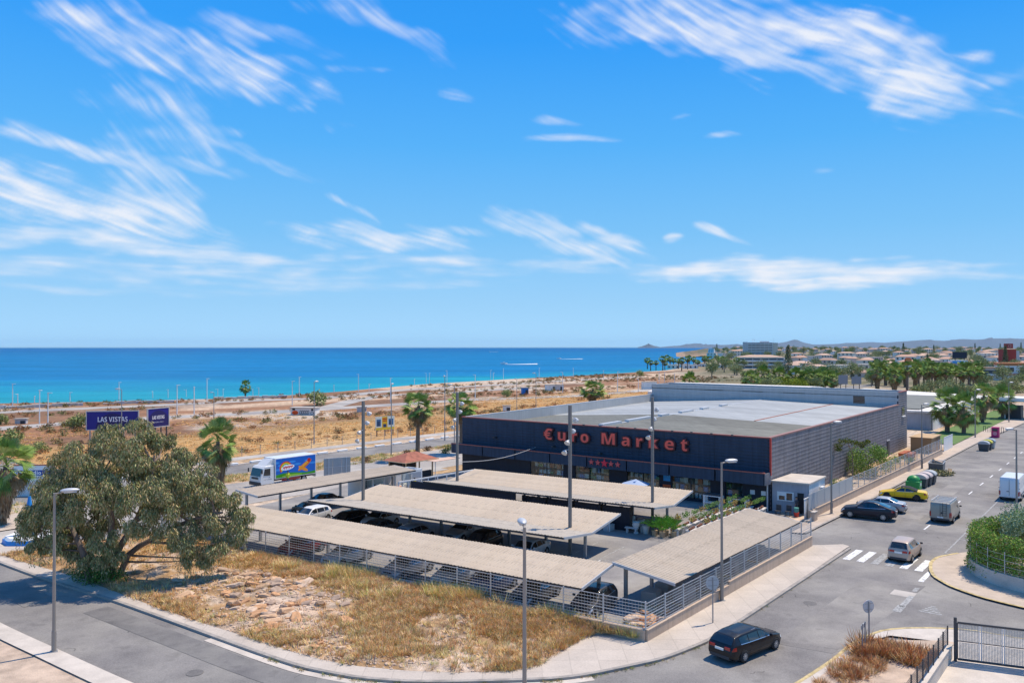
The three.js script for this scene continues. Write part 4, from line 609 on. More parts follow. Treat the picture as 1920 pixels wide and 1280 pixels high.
// moving on the street (travelling up it)
vehicle('estate_car', 'estate', P.black, 'black estate car rounding the corner in the foreground', 'car', at(41.8, -17.35), FA + .0 - Math.atan2(.6, 2.8) + .0, undefined, { rim: M.rim, extra: roofRails });
vehicle('minivan', 'mpv', P.beige, 'beige metallic people carrier driving over the zebra crossing', 'car', at(68.3, -15.35), FA, undefined, { mirror: M.dark });
vehicle('panel_van', 'van', P.champagne, 'champagne coloured van with roof rack and rear ladder on the street', 'van', at(85.8, -15.7), FA, undefined, { mirror: M.dark, extra: (car, S) => {
  const x = S.X(1) - .03; mesh('rear_ladder', [...[-.1, .22].map(z => rod([x - .03, .75, z + .3], [x + .02, 1.98, z + .3], .018)), ...[0, 1, 2, 3, 4, 5].map(i => rod([x - .02, .8 + i * .22, .2], [x - .02, .8 + i * .22, .52], .014))], M.dark, car);
  for (let i = 0; i < 4; i++) mesh('roof_bar', box(.06, .05, 1.62, S.X(.38 + i * .17), 2.02, 0), M.galv, car); mesh('roof_rail', [-.78, .78].map(z => box(3.3, .05, .05, S.X(.64), 2.06, z)), M.galv, car); mesh('door_seam', box(.02, 1.3, .02, x - .005, .6, 0), M.black, car); mesh('rear_handle', box(.03, .16, .1, x - .01, .95, .12), M.dark, car); } });
vehicle('delivery_van', 'bigvan', P.white, 'tall white delivery van parked at the right edge of the picture', 'van', at(103.2, -12.2), FA, undefined, { mirror: M.dark, extra: (car, S) => { const x = S.X(1) - .02; mesh('door_seam', [box(.02, 1.75, .025, x - .005, .6, 0)], M.dark, car); mesh('rear_handle', box(.03, .05, .22, x - .01, 1.05, -.14), M.dark, car); mesh('hinge', [-.93, .93].flatMap(z => [.8, 1.4, 2].map(y => box(.03, .06, .1, x - .01, y, z))), M.dark, car); mesh('side_trim', [-1, 1].map(s => S.side(.2, .95, k => .72, k => .8, s, .012, 10)), M.dark, car); } });
// parked in the bays, noses to the fence
const toFence = FA + Math.PI / 2;
vehicle('suv', 'coupe', P.navy, 'dark blue coupe SUV parked nose to the fence, nearest the hut', 'car', at(81.9, -21.6), toFence + .12, 'cars parked in the street bays');
vehicle('saloon_car', 'sedan', P.silver, 'silver saloon parked between the dark SUV and the yellow car', 'car', at(86.4, -21.6), toFence + .1, 'cars parked in the street bays');
vehicle('convertible', 'open', P.yellow, 'bright yellow convertible with black soft top beside the recycling bins', 'car', at(94.6, -21.4), toFence + .14, 'cars parked in the street bays', { rim: M.rimDark });
// in the car park
const nearB = FB + Math.PI, farB = FB;
const under = 'cars parked under the carports';
const row = [
  ['hatch', P.white, -56.4, 53.6, nearB, 'white hatchback half out from under the middle carport'], ['estate', P.black, -52.2, 54, nearB, 'black estate beside the white hatchback, middle carport'], ['sedan', P.grey, -47.6, 53.4, farB, 'dark grey saloon showing its tail under the middle carport'], ['hatch', P.silver, -43.6, 53.2, farB, 'small silver hatchback under the middle carport edge'],
  ['hatch', P.white, -49.8, 55.8, nearB, 'white car deep under the middle carport behind the grey saloon'], ['sedan', P.silver, -40.6, 56.4, nearB, 'silver saloon deep under the middle carport'],
  ['mpv', P.black, -36.9, 53.6, nearB, 'black people carrier with roof bars under the middle carport'], ['sedan', P.pale, -32.6, 53.8, nearB, 'pale silver saloon nearest the open end of the middle carport'],
];
for (const [k, p, t, s, d, l] of row) vehicle('parked_car', k, p, l, 'car', atB(s, t), d, under);
const row1 = [['hatch', P.red = paint(.3, .02, .02), -48.6, 'dark red car behind the fence at its left end'], ['sedan', P.white, -43.6, 'white saloon behind the fence, first of the pale noses'], ['estate', P.silver, -37.6, 'silver estate behind the fence under the long carport'], ['hatch', P.pale, -33.4, 'pale blue hatchback behind the fence under the long carport'], ['mpv', P.blue, -30.2, 'blue people carrier behind the fence under the long carport'], ['sedan', P.grey, -26.8, 'grey saloon behind the fence near the lamp post'], ['hatch', P.dkgrey, -22.6, 'black hatchback at the right hand end of the long carport']];
for (const [k, p, t, l] of row1) vehicle('parked_car', k, p, l, 'car', atB(45.2, t), nearB, under);
vehicle('parked_car', 'sedan', P.black, 'black saloon with red tail under the narrow carport by the kiosk', 'car', at(52.6, -67), FA + .25, under);
vehicle('parked_car', 'hatch', P.dkgrey, 'dark covered vehicle at the left end of the car park', 'car', at(48.6, -64.5), FA + Math.PI / 2, under);
// ---------------------------------------------------------------- delivery lorry
{
  const o = thing('box_lorry', 'white box lorry with a colourful painted blue side on the service road', 'lorry', at(58.3, -82.4), FA + Math.PI, undefined, .03);
  const pr = [[3.9, .45], [3.95, 1.0], [3.86, 1.35], [3.6, 2.25], [3.35, 2.45], [2.2, 2.5], [2.15, .45]];
  const cab = mesh('cab', ext(pr, 2.1, .05).translate(0, 0, -1.05), P.white, o);
  mesh('windscreen', grid(1, 4, (u, v) => [lerp(3.91, 3.62, v) + .06, lerp(1.38, 2.24, v), lerp(-.95, .95, u)]), M.glassDark, o);
  for (const s of [-1, 1]) { mesh('side_window', ext([[3.55, 1.45], [3.4, 2.2], [2.65, 2.22], [2.65, 1.4]], .02).translate(0, 0, s > 0 ? 1.1 : -1.13), M.glassDark, o); mesh('mirror', [rod([3.75, 2.2, s * 1.1], [3.95, 2.2, s * 1.35], .02), rbox(.1, .45, .2, 3.95, 1.75, s * 1.38, .03)], M.dark, o); mesh('headlight', box(.06, .16, .4, 3.99, .75, s * .8), M.lampClear, o); mesh('door_handle', box(.14, .04, .03, 2.75, 1.2, s * 1.11), M.dark, o); }
  mesh('bumper', rbox(.25, .4, 2.2, 3.95, .3, 0, .05), M.dark, o); mesh('grille', box(.05, .22, 1.3, 3.99, 1.02, 0), M.dark, o); mesh('wind_deflector', ext([[3.2, 2.5], [2.35, 2.5], [2.35, 3.15]], 1.7).translate(0, 0, -.85), P.white, o);
  mesh('chassis', box(6.8, .25, .9, -.3, .55, 0), M.dark, o);
  const pic = canvasTex(1024, 448, (g, w, h) => {
    g.fillStyle = '#1268c8'; g.fillRect(0, 0, w, h); g.fillStyle = '#3a97e6'; for (let i = 0; i < 9; i++) { g.beginPath(); g.ellipse((i * 137) % w, 90 + (i * 71) % 200, 90, 26, 0, 0, 7); g.fill(); }
    g.fillStyle = '#3f9a22'; g.beginPath(); g.moveTo(0, h); g.lineTo(0, h * .84); g.quadraticCurveTo(w * .3, h * .72, w * .6, h * .86); g.quadraticCurveTo(w * .8, h * .93, w, h * .84); g.lineTo(w, h); g.fill(); g.fillStyle = '#8cc63a'; g.beginPath(); g.ellipse(w * .4, h * .95, 260, 30, 0, 0, 7); g.fill();
    ['#e03020', '#f29222', '#f6df36', '#45b04a', '#e9f3fa'].forEach((c, i) => { g.strokeStyle = c; g.lineWidth = 20; g.beginPath(); g.arc(250, 235, 150 - i * 19, 2.5, 6.1); g.stroke(); });
    g.fillStyle = '#fff'; g.beginPath(); g.ellipse(300, 225, 170, 60, -.12, 0, 7); g.fill(); g.strokeStyle = '#d8262a'; g.lineWidth = 20; g.beginPath(); g.moveTo(180, 250); for (let i = 0; i < 6; i++) { g.quadraticCurveTo(200 + i * 42, 170 - (i % 2) * 10, 220 + i * 42, 245 - i * 4); } g.stroke();
    g.save(); g.translate(740, 220); g.rotate(-.6); g.fillStyle = '#e8791c'; g.beginPath(); g.ellipse(0, 0, 210, 52, 0, 0, 7); g.fill(); g.fillStyle = '#f7b13a'; g.beginPath(); g.ellipse(-8, -14, 180, 26, 0, 0, 7); g.fill(); g.restore(); g.fillStyle = '#f09a2c'; g.save(); g.translate(700, 300); g.rotate(.5); g.beginPath(); g.ellipse(0, 0, 140, 40, 0, 0, 7); g.fill(); g.restore(); g.fillStyle = '#d9301c'; g.beginPath(); g.arc(850, 110, 46, 0, 7); g.fill();
  });
  mesh('cargo_box', rbox(5.9, 2.45, 2.3, -.95, .85, 0, .04), P.white, o);
  M.lorryPrint = new THREE.MeshStandardMaterial({ map: pic, roughness: .4 }); const face = new THREE.PlaneGeometry(5.7, 2.25); mesh('side_print', face.clone().translate(-.95, 2.07, 1.158), M.lorryPrint, o); mesh('side_print', face.clone().rotateY(Math.PI).translate(-.95, 2.07, -1.158), M.lorryPrint, o);
  mesh('refrigerator_unit', rbox(.5, .9, 1.5, 2.1, 2.3, 0, .06), P.white, o); mesh('tail_lift', box(.12, .9, 2.1, -3.95, .5, 0), M.galv, o); mesh('fuel_tank', cyl(.28, .28, 1.1, 0, 0, 0, 12).rotateZ(Math.PI / 2).translate(1.5, .62, .85), M.galv, o);
  mesh('rear_lamp', [-.8, .8].map(z => box(.06, .12, .3, -3.95, .45, z)), M.lampRed, o); mesh('side_guard', [-1.05, 1.05].map(z => box(2.6, .3, .05, -.3, .5, z)), std(.4, .06, .05, .6), o);
  const wp = wheelParts(.43); for (const x of [3.0, -2.2]) for (const s of [-1, 1]) { const w = mesh('wheel', wp.tyre, M.rubber, o); w.position.set(x, .43, s * .95); if (s < 0) w.rotation.y = Math.PI; mesh('rim', wp.rim, M.rim, w); mesh('wheel_arch', box(1.1, .12, .3, x, .9, s * .95), M.dark, o); }
}

// ---------------------------------------------------------------- foliage
M.leaf = new THREE.MeshPhysicalMaterial({ vertexColors: true, roughness: 1, specularIntensity: .15, side: THREE.DoubleSide });
M.leafSoft = new THREE.MeshPhysicalMaterial({ vertexColors: true, roughness: .9, side: THREE.DoubleSide, transmission: .25, thickness: 0 });
M.bark = new THREE.MeshStandardMaterial({ map: tex(256, (u, v) => { const s = fbm(u * 30, v * 5, 4, 0), p = fbm(u * 6, v * 6, 4, 6), k = .55 + s * .7 + (p - .5) * .5; return [.27 * k, .20 * k, .155 * k]; }, { size: 1.2 }), roughness: .95 });
M.palmBark = new THREE.MeshStandardMaterial({ map: tex(256, (u, v) => { const r = Math.abs((v * 16 + .3 * vn(u * 12, v * 12, 12)) % 1 - .5) * 2, p = fbm(u * 8, v * 8, 4, 8), k = .6 + .4 * r + (p - .5) * .6; return [.22 * k, .16 * k, .115 * k]; }, { size: 1.6 }), roughness: 1 });
function leafMesh() { const p = [], c = [];
  return { p, c,
    add(o, d, s, len, wid, col) { // o base, d along, s across (unit), diamond
      const m = [0, 1, 2].map(i => o[i] + d[i] * len * .45), t = [0, 1, 2].map(i => o[i] + d[i] * len), a = [0, 1, 2].map(i => m[i] + s[i] * wid), b = [0, 1, 2].map(i => m[i] - s[i] * wid);
      p.push(...o, ...a, ...t, ...o, ...t, ...b); for (let i = 0; i < 6; i++) c.push(...col); },
    tri(a, b, d, col) { p.push(...a, ...b, ...d); for (let i = 0; i < 3; i++) c.push(...col); },
    build() { const g = new THREE.BufferGeometry(); g.setAttribute('position', new THREE.Float32BufferAttribute(p, 3)); g.setAttribute('color', new THREE.Float32BufferAttribute(c, 3)); g.computeVertexNormals(); g.setAttribute('uv', new THREE.Float32BufferAttribute(new Float32Array(p.length / 3 * 2), 2)); return g; } }; }
const unit = v => { const l = Math.hypot(...v) || 1; return v.map(x => x / l); }, crossv = (a, b) => [a[1] * b[2] - a[2] * b[1], a[2] * b[0] - a[0] * b[2], a[0] * b[1] - a[1] * b[0]];
const rndDir = () => { const z = rr(-1, 1), a = rr(0, 6.283), r = Math.sqrt(1 - z * z); return [r * Math.cos(a), z, r * Math.sin(a)]; };
const vary = (c, k) => { const a = 1 + rr(-k, k), b = 1 + rr(-k, k) * .4; return [c[0] * a * b, c[1] * a, c[2] * a / b]; };
// one clump of leaves; droop 0..1
function clump(L, [x, y, z], [rx, ry, rz], n, size, cols, droop = .2, hollow = .35) {
  for (let i = 0; i < n; i++) { const d = rndDir(), q = Math.cbrt(lerp(hollow ** 3, 1, R())), o = [x + d[0] * rx * q, y + d[1] * ry * q, z + d[2] * rz * q]; const e = rndDir(), dir = unit([d[0] * .5 + e[0], d[1] * .4 + e[1] - droop * 2.4, d[2] * .5 + e[2]]), s = unit(crossv(dir, rndDir())); const sz = size * rr(.7, 1.3); L.add(o, dir, s, sz, sz * (droop > .5 ? .13 : .24), vary(cols[Math.floor(R() * cols.length)], .3)); }
}
// the big eucalyptus
R = mulberry(2024);
{
  const B = at(25.9, -57.6), o = thing('eucalyptus_tree', 'large spreading grey green eucalyptus tree at the corner of the dry lot', 'tree', B, 0, undefined, .15);
  // clumps: across (m, to the right), height, depth (m, away), radius
  const cl = [[-4.8, 3.6, 0, 1.25], [-3.9, 5, 1, 1.4], [-3.9, 6.6, 0, 1.1], [-3.4, 4.2, -1.5, 1.2], [-2.8, 6.2, -1, 1.4], [-3.6, 7.7, 1.4, 1.3], [-2.2, 7.6, 0, 1.35], [-1.6, 5.4, -2, 1.3], [-1.8, 9, .5, 1.25], [-.6, 8.4, -1, 1.35], [.1, 10, .6, 1.1], [.6, 6.8, -2, 1.35], [1.1, 9.4, -.4, 1.25], [1.2, 8, 1.6, 1.4], [2.2, 10.4, .6, 1.05], [2.6, 8.9, -.6, 1.3], [2.8, 7.2, 1.2, 1.4], [1.9, 5.8, -1.6, 1.3], [3.6, 9.6, 1.2, 1], [4.2, 8.2, 0, 1.3], [4.0, 6.4, -1.2, 1.4], [3.4, 4.7, -1.8, 1.25], [5.4, 8.7, .8, .95], [5.6, 7.1, .2, 1.35], [5.4, 5.4, -.8, 1.35], [6.8, 7.2, 1, 1.1], [6.9, 5.6, .3, 1.3], [7.2, 4.1, -.4, 1.15], [8.3, 5.7, .8, 1], [8.6, 4.2, .3, 1.1], [9.3, 3.2, .2, .85], [8, 2.7, -.6, .95], [6.4, 2.7, -1.1, 1], [5.2, 3.5, -1.4, 1.1], [9.6, 4.4, .7, .7], [7.4, 1.7, -.7, .6], [6.1, 1.6, -.9, .55], [-4.2, 2.5, -.6, .75], [-2.6, 2.9, -1.2, .85], [-1.8, 3.4, 1.4, 1.1], [-.3, 4.2, 1.8, 1.2], [.8, 3.2, -1.6, .95], [1.4, 2.2, -1.4, .75], [-5.5, 4.2, .4, .8], [-.9, 6.8, 2, 1.4], [4.6, 5.4, 2.6, 1.3], [2.4, 5.2, 2.6, 1.3], [-2.2, 5, 2.8, 1.3], [.4, 1.6, -1, .6], [-1.1, 1.7, -.6, .75], [-1.9, 2.1, -.2, .8], [-3.2, 3.2, 1.2, 1], [-4.2, 5.2, -.6, .9], [3.2, 6.2, -2, 1.1], [5, 6.6, -1.6, 1], [7.6, 6.4, -.4, .9]];
  const L = leafMesh(), cols = [[.31, .325, .14], [.40, .38, .18], [.24, .27, .11], [.50, .40, .21], [.45, .34, .18], [.19, .23, .095]];
  for (const [x, y, z, r] of cl) { for (let k = 0; k < 9; k++) { const d = rndDir(), q = r * .74; clump(L, [x + d[0] * q, y + d[1] * q * .8, -z - d[2] * q], [r * .4, r * .46, r * .4], Math.round(235 * r), .24, cols, .75, .05); }
    for (let k = 0; k < 12; k++) { const a = rr(0, 6.28), q = rr(.4, 1) * r; const bx = x + Math.cos(a) * q, bz = -z + Math.sin(a) * q; for (let j = 0; j < 9; j++) { const s = unit([rr(-1, 1), 0, rr(-1, 1)]); L.add([bx + rr(-.1, .1), y - r * .5 - j * .1, bz + rr(-.1, .1)], unit([rr(-.4, .4), -1, rr(-.4, .4)]), s, .22, .026, vary(cols[j % 5], .3)); } } }
  mesh('crown', L.build(), M.leaf, o);
  const stems = [[[-.7, -.2, .4], [-1.2, 2.2, .6], [-2.4, 4.2, .2], [-3.6, 6.4, -.6]], [[-.2, -.2, 0], [.1, 2, -.4], [.4, 4.6, -.2], [-.6, 8, .2]], [[.3, -.2, .2], [1, 2, .2], [2.2, 4, .2], [3.4, 6.6, .4], [3.6, 8.8, .2]], [[.8, -.2, -.5], [1.4, 1.6, -.6], [3.4, 2.9, -.4], [6, 4.2, .2], [8.4, 4.8, .2]]];
  mesh('trunk', stems.map((s, i) => muv(limb(s, [.3, .34, .3, .24][i], .07, 8, 10))), M.bark, o);
  const br = []; for (const [x, y, z, r] of cl) { const s = stems[x < -1.2 ? 0 : x < 1.3 ? 1 : x < 4.6 ? 2 : 3]; let b = s[1], bd = 1e9; for (let i = 1; i < s.length; i++) for (let k = 0; k < 1; k += .25) { const a = s[i - 1], c = s[i], q = [0, 1, 2].map(j => lerp(a[j], c[j], k)); const d = Math.hypot(q[0] - x, (q[1] - y + .8) * 1.2, q[2] + z); if (q[1] < y && d < bd) { bd = d; b = q; } } br.push(limb([b, [lerp(b[0], x, .5) + rr(-.2, .2), lerp(b[1], y, .4), lerp(b[2], -z, .5)], [x, y, -z]], .085, .02, 5, 5)); for (let k = 0; k < 3; k++) { const d = rndDir(); br.push(limb([[x, y, -z], [x + d[0] * r * .5, y + .1, -z + d[2] * r * .5], [x + d[0] * r, y + d[1] * r * .6, -z + d[2] * r]], .022, .008, 4, 3)); } }
  mesh('branches', br, M.bark, o).userData.kind = 'stuff';
  const S = leafMesh(); for (let i = 0; i < 14; i++) clump(S, [rr(-2, 1.6), rr(.25, .9), rr(-.6, .6)], [.7, .6, .5], 150, .16, [[.10, .19, .045], [.13, .23, .05], [.07, .13, .035]], .1); const sh = mesh('shrub', S.build(), M.leaf); sh.position.set(B[0], .15, B[1] + .5); tag(sh, 'dark green shrub growing round the foot of the eucalyptus', 'shrub');
}
// fan palms
function palmProto(seed, h, skirt, spread) {
  R = mulberry(seed); const trunk = [], n = 9; const bend = rr(-.3, .3);
  const pts = []; for (let i = 0; i <= 4; i++) pts.push([bend * (i / 4) ** 2, h * i / 4 - .1, 0]); trunk.push(muv(limb(pts, .27, .17, 9, 10)));
  const F = leafMesh(), D = leafMesh(), tx = bend, green = [[.17, .27, .06], [.22, .33, .08], [.33, .39, .13], [.13, .2, .055]], dead = [[.30, .20, .11], [.24, .15, .085], [.36, .26, .16]];
  const frond = (L, el, az, len, fan, cols, droop) => { // petiole then a fan of narrow blades
    const ca = Math.cos(az), sa = Math.sin(az), d = [Math.cos(el) * ca, Math.sin(el), Math.cos(el) * sa], o = [tx, h - .25 * spread * clamp(.9 - el), 0], e = [0, 1, 2].map(i => o[i] + d[i] * len); let side = [-sa, 0, ca]; const up0 = unit(crossv(side, d)), roll = rr(-.9, .9), up = unit([0, 1, 2].map(i => up0[i] * Math.cos(roll) + side[i] * Math.sin(roll))); side = unit(crossv(d, up)); const c0 = cols[Math.floor(R() * cols.length)];
    L.tri(o.map((v, i) => v + side[i] * .035), o.map((v, i) => v - side[i] * .035), e, vary(c0, .2));
    const m = 19; for (let k = 0; k < m; k++) { const a = lerp(-1.75, 1.75, k / (m - 1)), r = fan * (1 - .18 * Math.abs(a) / 1.75) * rr(.88, 1.08); const q = unit([0, 1, 2].map(i => d[i] * Math.cos(a) + side[i] * Math.sin(a) + up[i] * .12)); const mid = [0, 1, 2].map(i => e[i] + q[i] * r * .62), tip = [0, 1, 2].map(i => e[i] + q[i] * r); tip[1] -= droop * r * .55; mid[1] -= droop * r * .12; const s = unit(crossv(q, up)), w = r * .055, col = vary(c0, .22); const a1 = mid.map((v, i) => v + s[i] * w), b1 = mid.map((v, i) => v - s[i] * w); L.tri(e, a1, b1, col); L.tri(a1, tip, b1, col); } };
  for (let i = 0; i < 46; i++) { const k = i / 46; frond(F, lerp(1.4, -.85, k ** .85) + rr(-.2, .2), i * 2.4 + rr(-.3, .3), spread * rr(.6, 1.0), spread * rr(.5, .7), green, .2 + k * .5); }
  for (let i = 0; i < Math.round(16 + skirt * 10); i++) { const k = R(); const oy = h; frond(D, -.6 - k * .85, i * 2.4, spread * rr(.5, .8), spread * rr(.5, .62), i % 3 ? dead : [[.13, .14, .05]], 1.1); }
  if (skirt > 0) for (let i = 0; i < skirt * 260; i++) { const a = rr(0, 6.28), y = h - .3 - R() * skirt, r = .3 + .16 * Math.sin(clamp((h - y) / skirt) * 3.1); D.add([tx * (y / h) ** 2 + Math.cos(a) * r, y, Math.sin(a) * r], unit([Math.cos(a) * .25, -1, Math.sin(a) * .25]), [-Math.sin(a), 0, Math.cos(a)], rr(.4, .8), .07, vary(dead[i % 3], .3)); }
  return { trunk: join(trunk), green: F.build(), dead: D.build() };
}
const PALM = [palmProto(5, 7.6, 2.2, 1.5), palmProto(8, 4.6, 3.4, 1.6), palmProto(13, 3.2, 1.6, 1.5), palmProto(21, 6.2, 1.2, 1.4)];
function palm(k, label, [x, z], h, turn, group, y = 0, wide = 1) { const p = PALM[k], H0 = [7.6, 4.6, 3.2, 6.2][k], o = thing('fan_palm', label, 'palm tree', [x, z], turn, group, y), s = h / H0; o.scale.set(wide, s, wide); mesh('trunk', p.trunk, M.palmBark, o); const c = mesh('crown', p.green, M.leaf, o); mesh('dead_fronds', p.dead, M.leaf, o); return o; }
palm(0, 'tall fan palm beside the avenue with bare trunk, nearest the lorry', [-13.84,-117.3], 8.0, .3, 'palms along the avenue', 0, 1.35);
palm(0, 'fan palm at the left corner of the hall, partly behind a floodlight pole', [-7.88,-124.37], 7.7, 2, 'palms along the avenue', 0, 1.35);
palm(1, 'shaggy fan palm behind the eucalyptus with thick skirt of dead leaves', at(50.5, -83.6), 5.9, 1, 'palms along the avenue', 0, 1.22);
palm(1, 'bushy fan palm cut by the left edge of the picture', [-47.13,-74.1], 5.7, 4, 'palms along the avenue', 0, 1.3);
palm(1, 'bushy fan palm with brown skirt behind the hall parapet', [21.71,-217.11], 5.2, 2.2, 'palms behind the hall', 0, 1.9);
palm(2, 'low fan palm peeking over the hall back wall', [58.45,-263.3], 5.5, 2.2, 'palms behind the hall', 0, 1.7);
palm(2, 'wide fan palm on the lawn nearest the annex wall', at(173.5, -31.4), 5.6, .4, 'palms on the lawn strip', 0, 1.75);
palm(2, 'fan palm on the lawn leaning toward the street, second from the annex', at(172.5, -28.4), 5.2, 1.9, 'palms on the lawn strip', 0, 1.5);
palm(1, 'tall fan palm in the middle of the lawn strip', at(200, -29.3), 6.2, 2.9, 'palms on the lawn strip', 0, 1.4);
palm(2, 'farthest fan palm on the lawn strip, beside a lamp post', at(214, -27.3), 5.2, 5, 'palms on the lawn strip', 0, 1.6);
sheet('lawn', rect(152, 240, -32.6, -26.4), .16, std(.11, .19, .045, .95));
// the hedge behind the curved wall
R = mulberry(77);
{ const a = at(69, -8), o = thing('hedge', 'thick green hedge above the curved wall at the street corner', 'hedge', a, 0, undefined, .14), L = leafMesh(), G = leafMesh();
  const c = new THREE.CatmullRomCurve3(HW.map(p => { const [x, z] = at(p[0] + (p[1] > -9.2 ? .35 : 0) + .2, p[1] + .5); return new THREE.Vector3(x, 0, z); }));
  for (let i = 0; i < 100; i++) { const p = c.getPointAt(.08 + .8 * i / 100); for (let k = 0; k < 5; k++) clump(L, [p.x - a[0] + rr(-.2, .2), .5 + k * .6 + rr(-.12, .12), p.z - a[1] + rr(-.2, .2)], [.62, .5, .62], 150, .15, [[.24, .40, .07], [.31, .46, .085], [.15, .26, .055], [.34, .28, .11]], .05); }
  for (let i = 0; i < 40; i++) { const s = 68.3 + rr(0, 12), t = -9.4 + rr(0, 4.4) + (s - 68) * .2, p = at(s, t), y = rr(2.7, 4.2); for (let k = 0; k < 3; k++) clump(G, [p[0] - a[0] + rr(-.3, .3), y - k * .7, p[1] - a[1] + rr(-.3, .3)], [.75, .6, .75], 190, .15, [[.28, .36, .22], [.35, .42, .28], [.2, .27, .15]], .05); }
  mesh('foliage', L.build(), M.leaf, o); mesh('grey_foliage', G.build(), M.leaf, o);
  for (let i = 0; i < 24; i++) { const p = c.getPointAt(.08 + .8 * i / 24); mesh('stem', limb([[p.x - a[0], -.1, p.z - a[1]], [p.x - a[0] + .1, 1, p.z - a[1]], [p.x - a[0], 2, p.z - a[1]]], .05, .02, 5, 3), M.bark, o); } }
// bush and wind bent pine beside the hall
{ const a = at(108.6, -28.4), o = thing('green_bush', 'tall loose green bush against the hall side wall', 'bush', a), L = leafMesh(); for (let i = 0; i < 46; i++) { const d = rndDir(); clump(L, [d[0] * 2.7, 1.9 + d[1] * 1.7, d[2] * 1.7], [.8, .75, .8], 150, .2, [[.22, .36, .07], [.29, .42, .09], [.16, .26, .06], [.34, .38, .1]], .1, .05); } mesh('foliage', L.build(), M.leaf, o); for (let i = 0; i < 6; i++) mesh('stem', limb([[rr(-.3, .3), -.1, rr(-.3, .3)], [rr(-1, 1), 1.4, rr(-.8, .8)], [rr(-2, 2), 3, rr(-1, 1)]], .06, .02, 5, 4), M.bark, o);
  for (const [s, t, l] of [[88.5, -27.6, 'small bright green bush beside the hut behind the fence'], [96.5, -28.5, 'low yellow green weeds in front of the hall wall'], [124, -28, 'low green shrub near the hall side door']]) { const q = at(s, t), b = thing('low_bush', l, 'bush', q), K = leafMesh(); for (let i = 0; i < 9; i++) { const d = rndDir(); clump(K, [d[0] * 1.1, .55 + d[1] * .35, d[2] * 1.1], [.45, .4, .45], 110, .16, [[.17, .31, .055], [.21, .34, .08]], .1); } mesh('foliage', K.build(), M.leaf, b); }
  const q = at(103.2, -29.2), t = thing('wind_bent_pine', 'small dark pine with flat lopsided crown on a thin trunk by the hall', 'tree', q), K = leafMesh(); mesh('trunk', limb([[0, -.1, 0], [.15, 2, 0], [-.1, 3.9, 0], [-.5, 4.7, 0]], .07, .04, 6, 8), M.bark, t);
  for (const [x, y, r] of [[-1.7, 4.4, .5], [-1.2, 4.9, .6], [-1.6, 3.9, .4], [-.5, 5, .55], [.2, 4.8, .5], [.9, 4.6, .45], [1.5, 4.7, .4], [2, 4.9, .3], [1.2, 4.3, .3]]) { clump(K, [x, y, rr(-.4, .4)], [r, r * .55, r], 200, .16, [[.08, .13, .03], [.15, .18, .035], [.22, .22, .04]], 0); } mesh('crown', K.build(), M.leaf, t); mesh('branches', [limb([[-.2, 4.2, 0], [-.9, 4.5, 0], [-1.7, 4.3, 0]], .04, .02, 5, 4), limb([[-.1, 4, 0], [.8, 4.4, 0], [1.9, 4.7, 0]], .04, .02, 5, 4)], M.bark, t); }
// ---------------------------------------------------------------- dry grass on the lot: countless tufts
R = mulberry(500);
function tuft(n, h, spread, w) { const L = leafMesh(); for (let i = 0; i < n; i++) { const a = rr(0, 6.28), r = Math.sqrt(R()) * spread * .35, lean = rr(.3, 1.5), d = unit([Math.cos(a) * lean, 1, Math.sin(a) * lean]); L.add([Math.cos(a) * r, -.03, Math.sin(a) * r], d, [-Math.sin(a + rr(-1, 1)), 0, Math.cos(a + rr(-1, 1))], h * rr(.55, 1.15), w, [1, 1, 1].map(v => v * rr(.75, 1.2))); } return L.build(); }
const TUFTS = [tuft(22, .3, .55, .016), tuft(34, .55, .6, .016), tuft(18, .2, .55, .018), tuft(60, .75, 1.2, .02)];
M.straw = new THREE.MeshStandardMaterial({ vertexColors: true, roughness: 1, side: THREE.DoubleSide });
function scatter(name, label, category, geo, spots, colour, mat = M.straw) { const m = new THREE.InstancedMesh(geo, mat, spots.length), d = new THREE.Object3D(); spots.forEach(([x, y, z, s], i) => { d.position.set(x, y, z); d.rotation.set(0, rr(0, 6.28), 0); d.scale.set(s, s * rr(.7, 1.3), s); d.updateMatrix(); m.setMatrixAt(i, d.matrix); m.setColorAt(i, col(...colour(i, spots[i]))); }); m.name = numbered(name); m.castShadow = m.receiveShadow = true; tag(m, label, category, undefined, 'stuff'); scene.add(m); return m; }
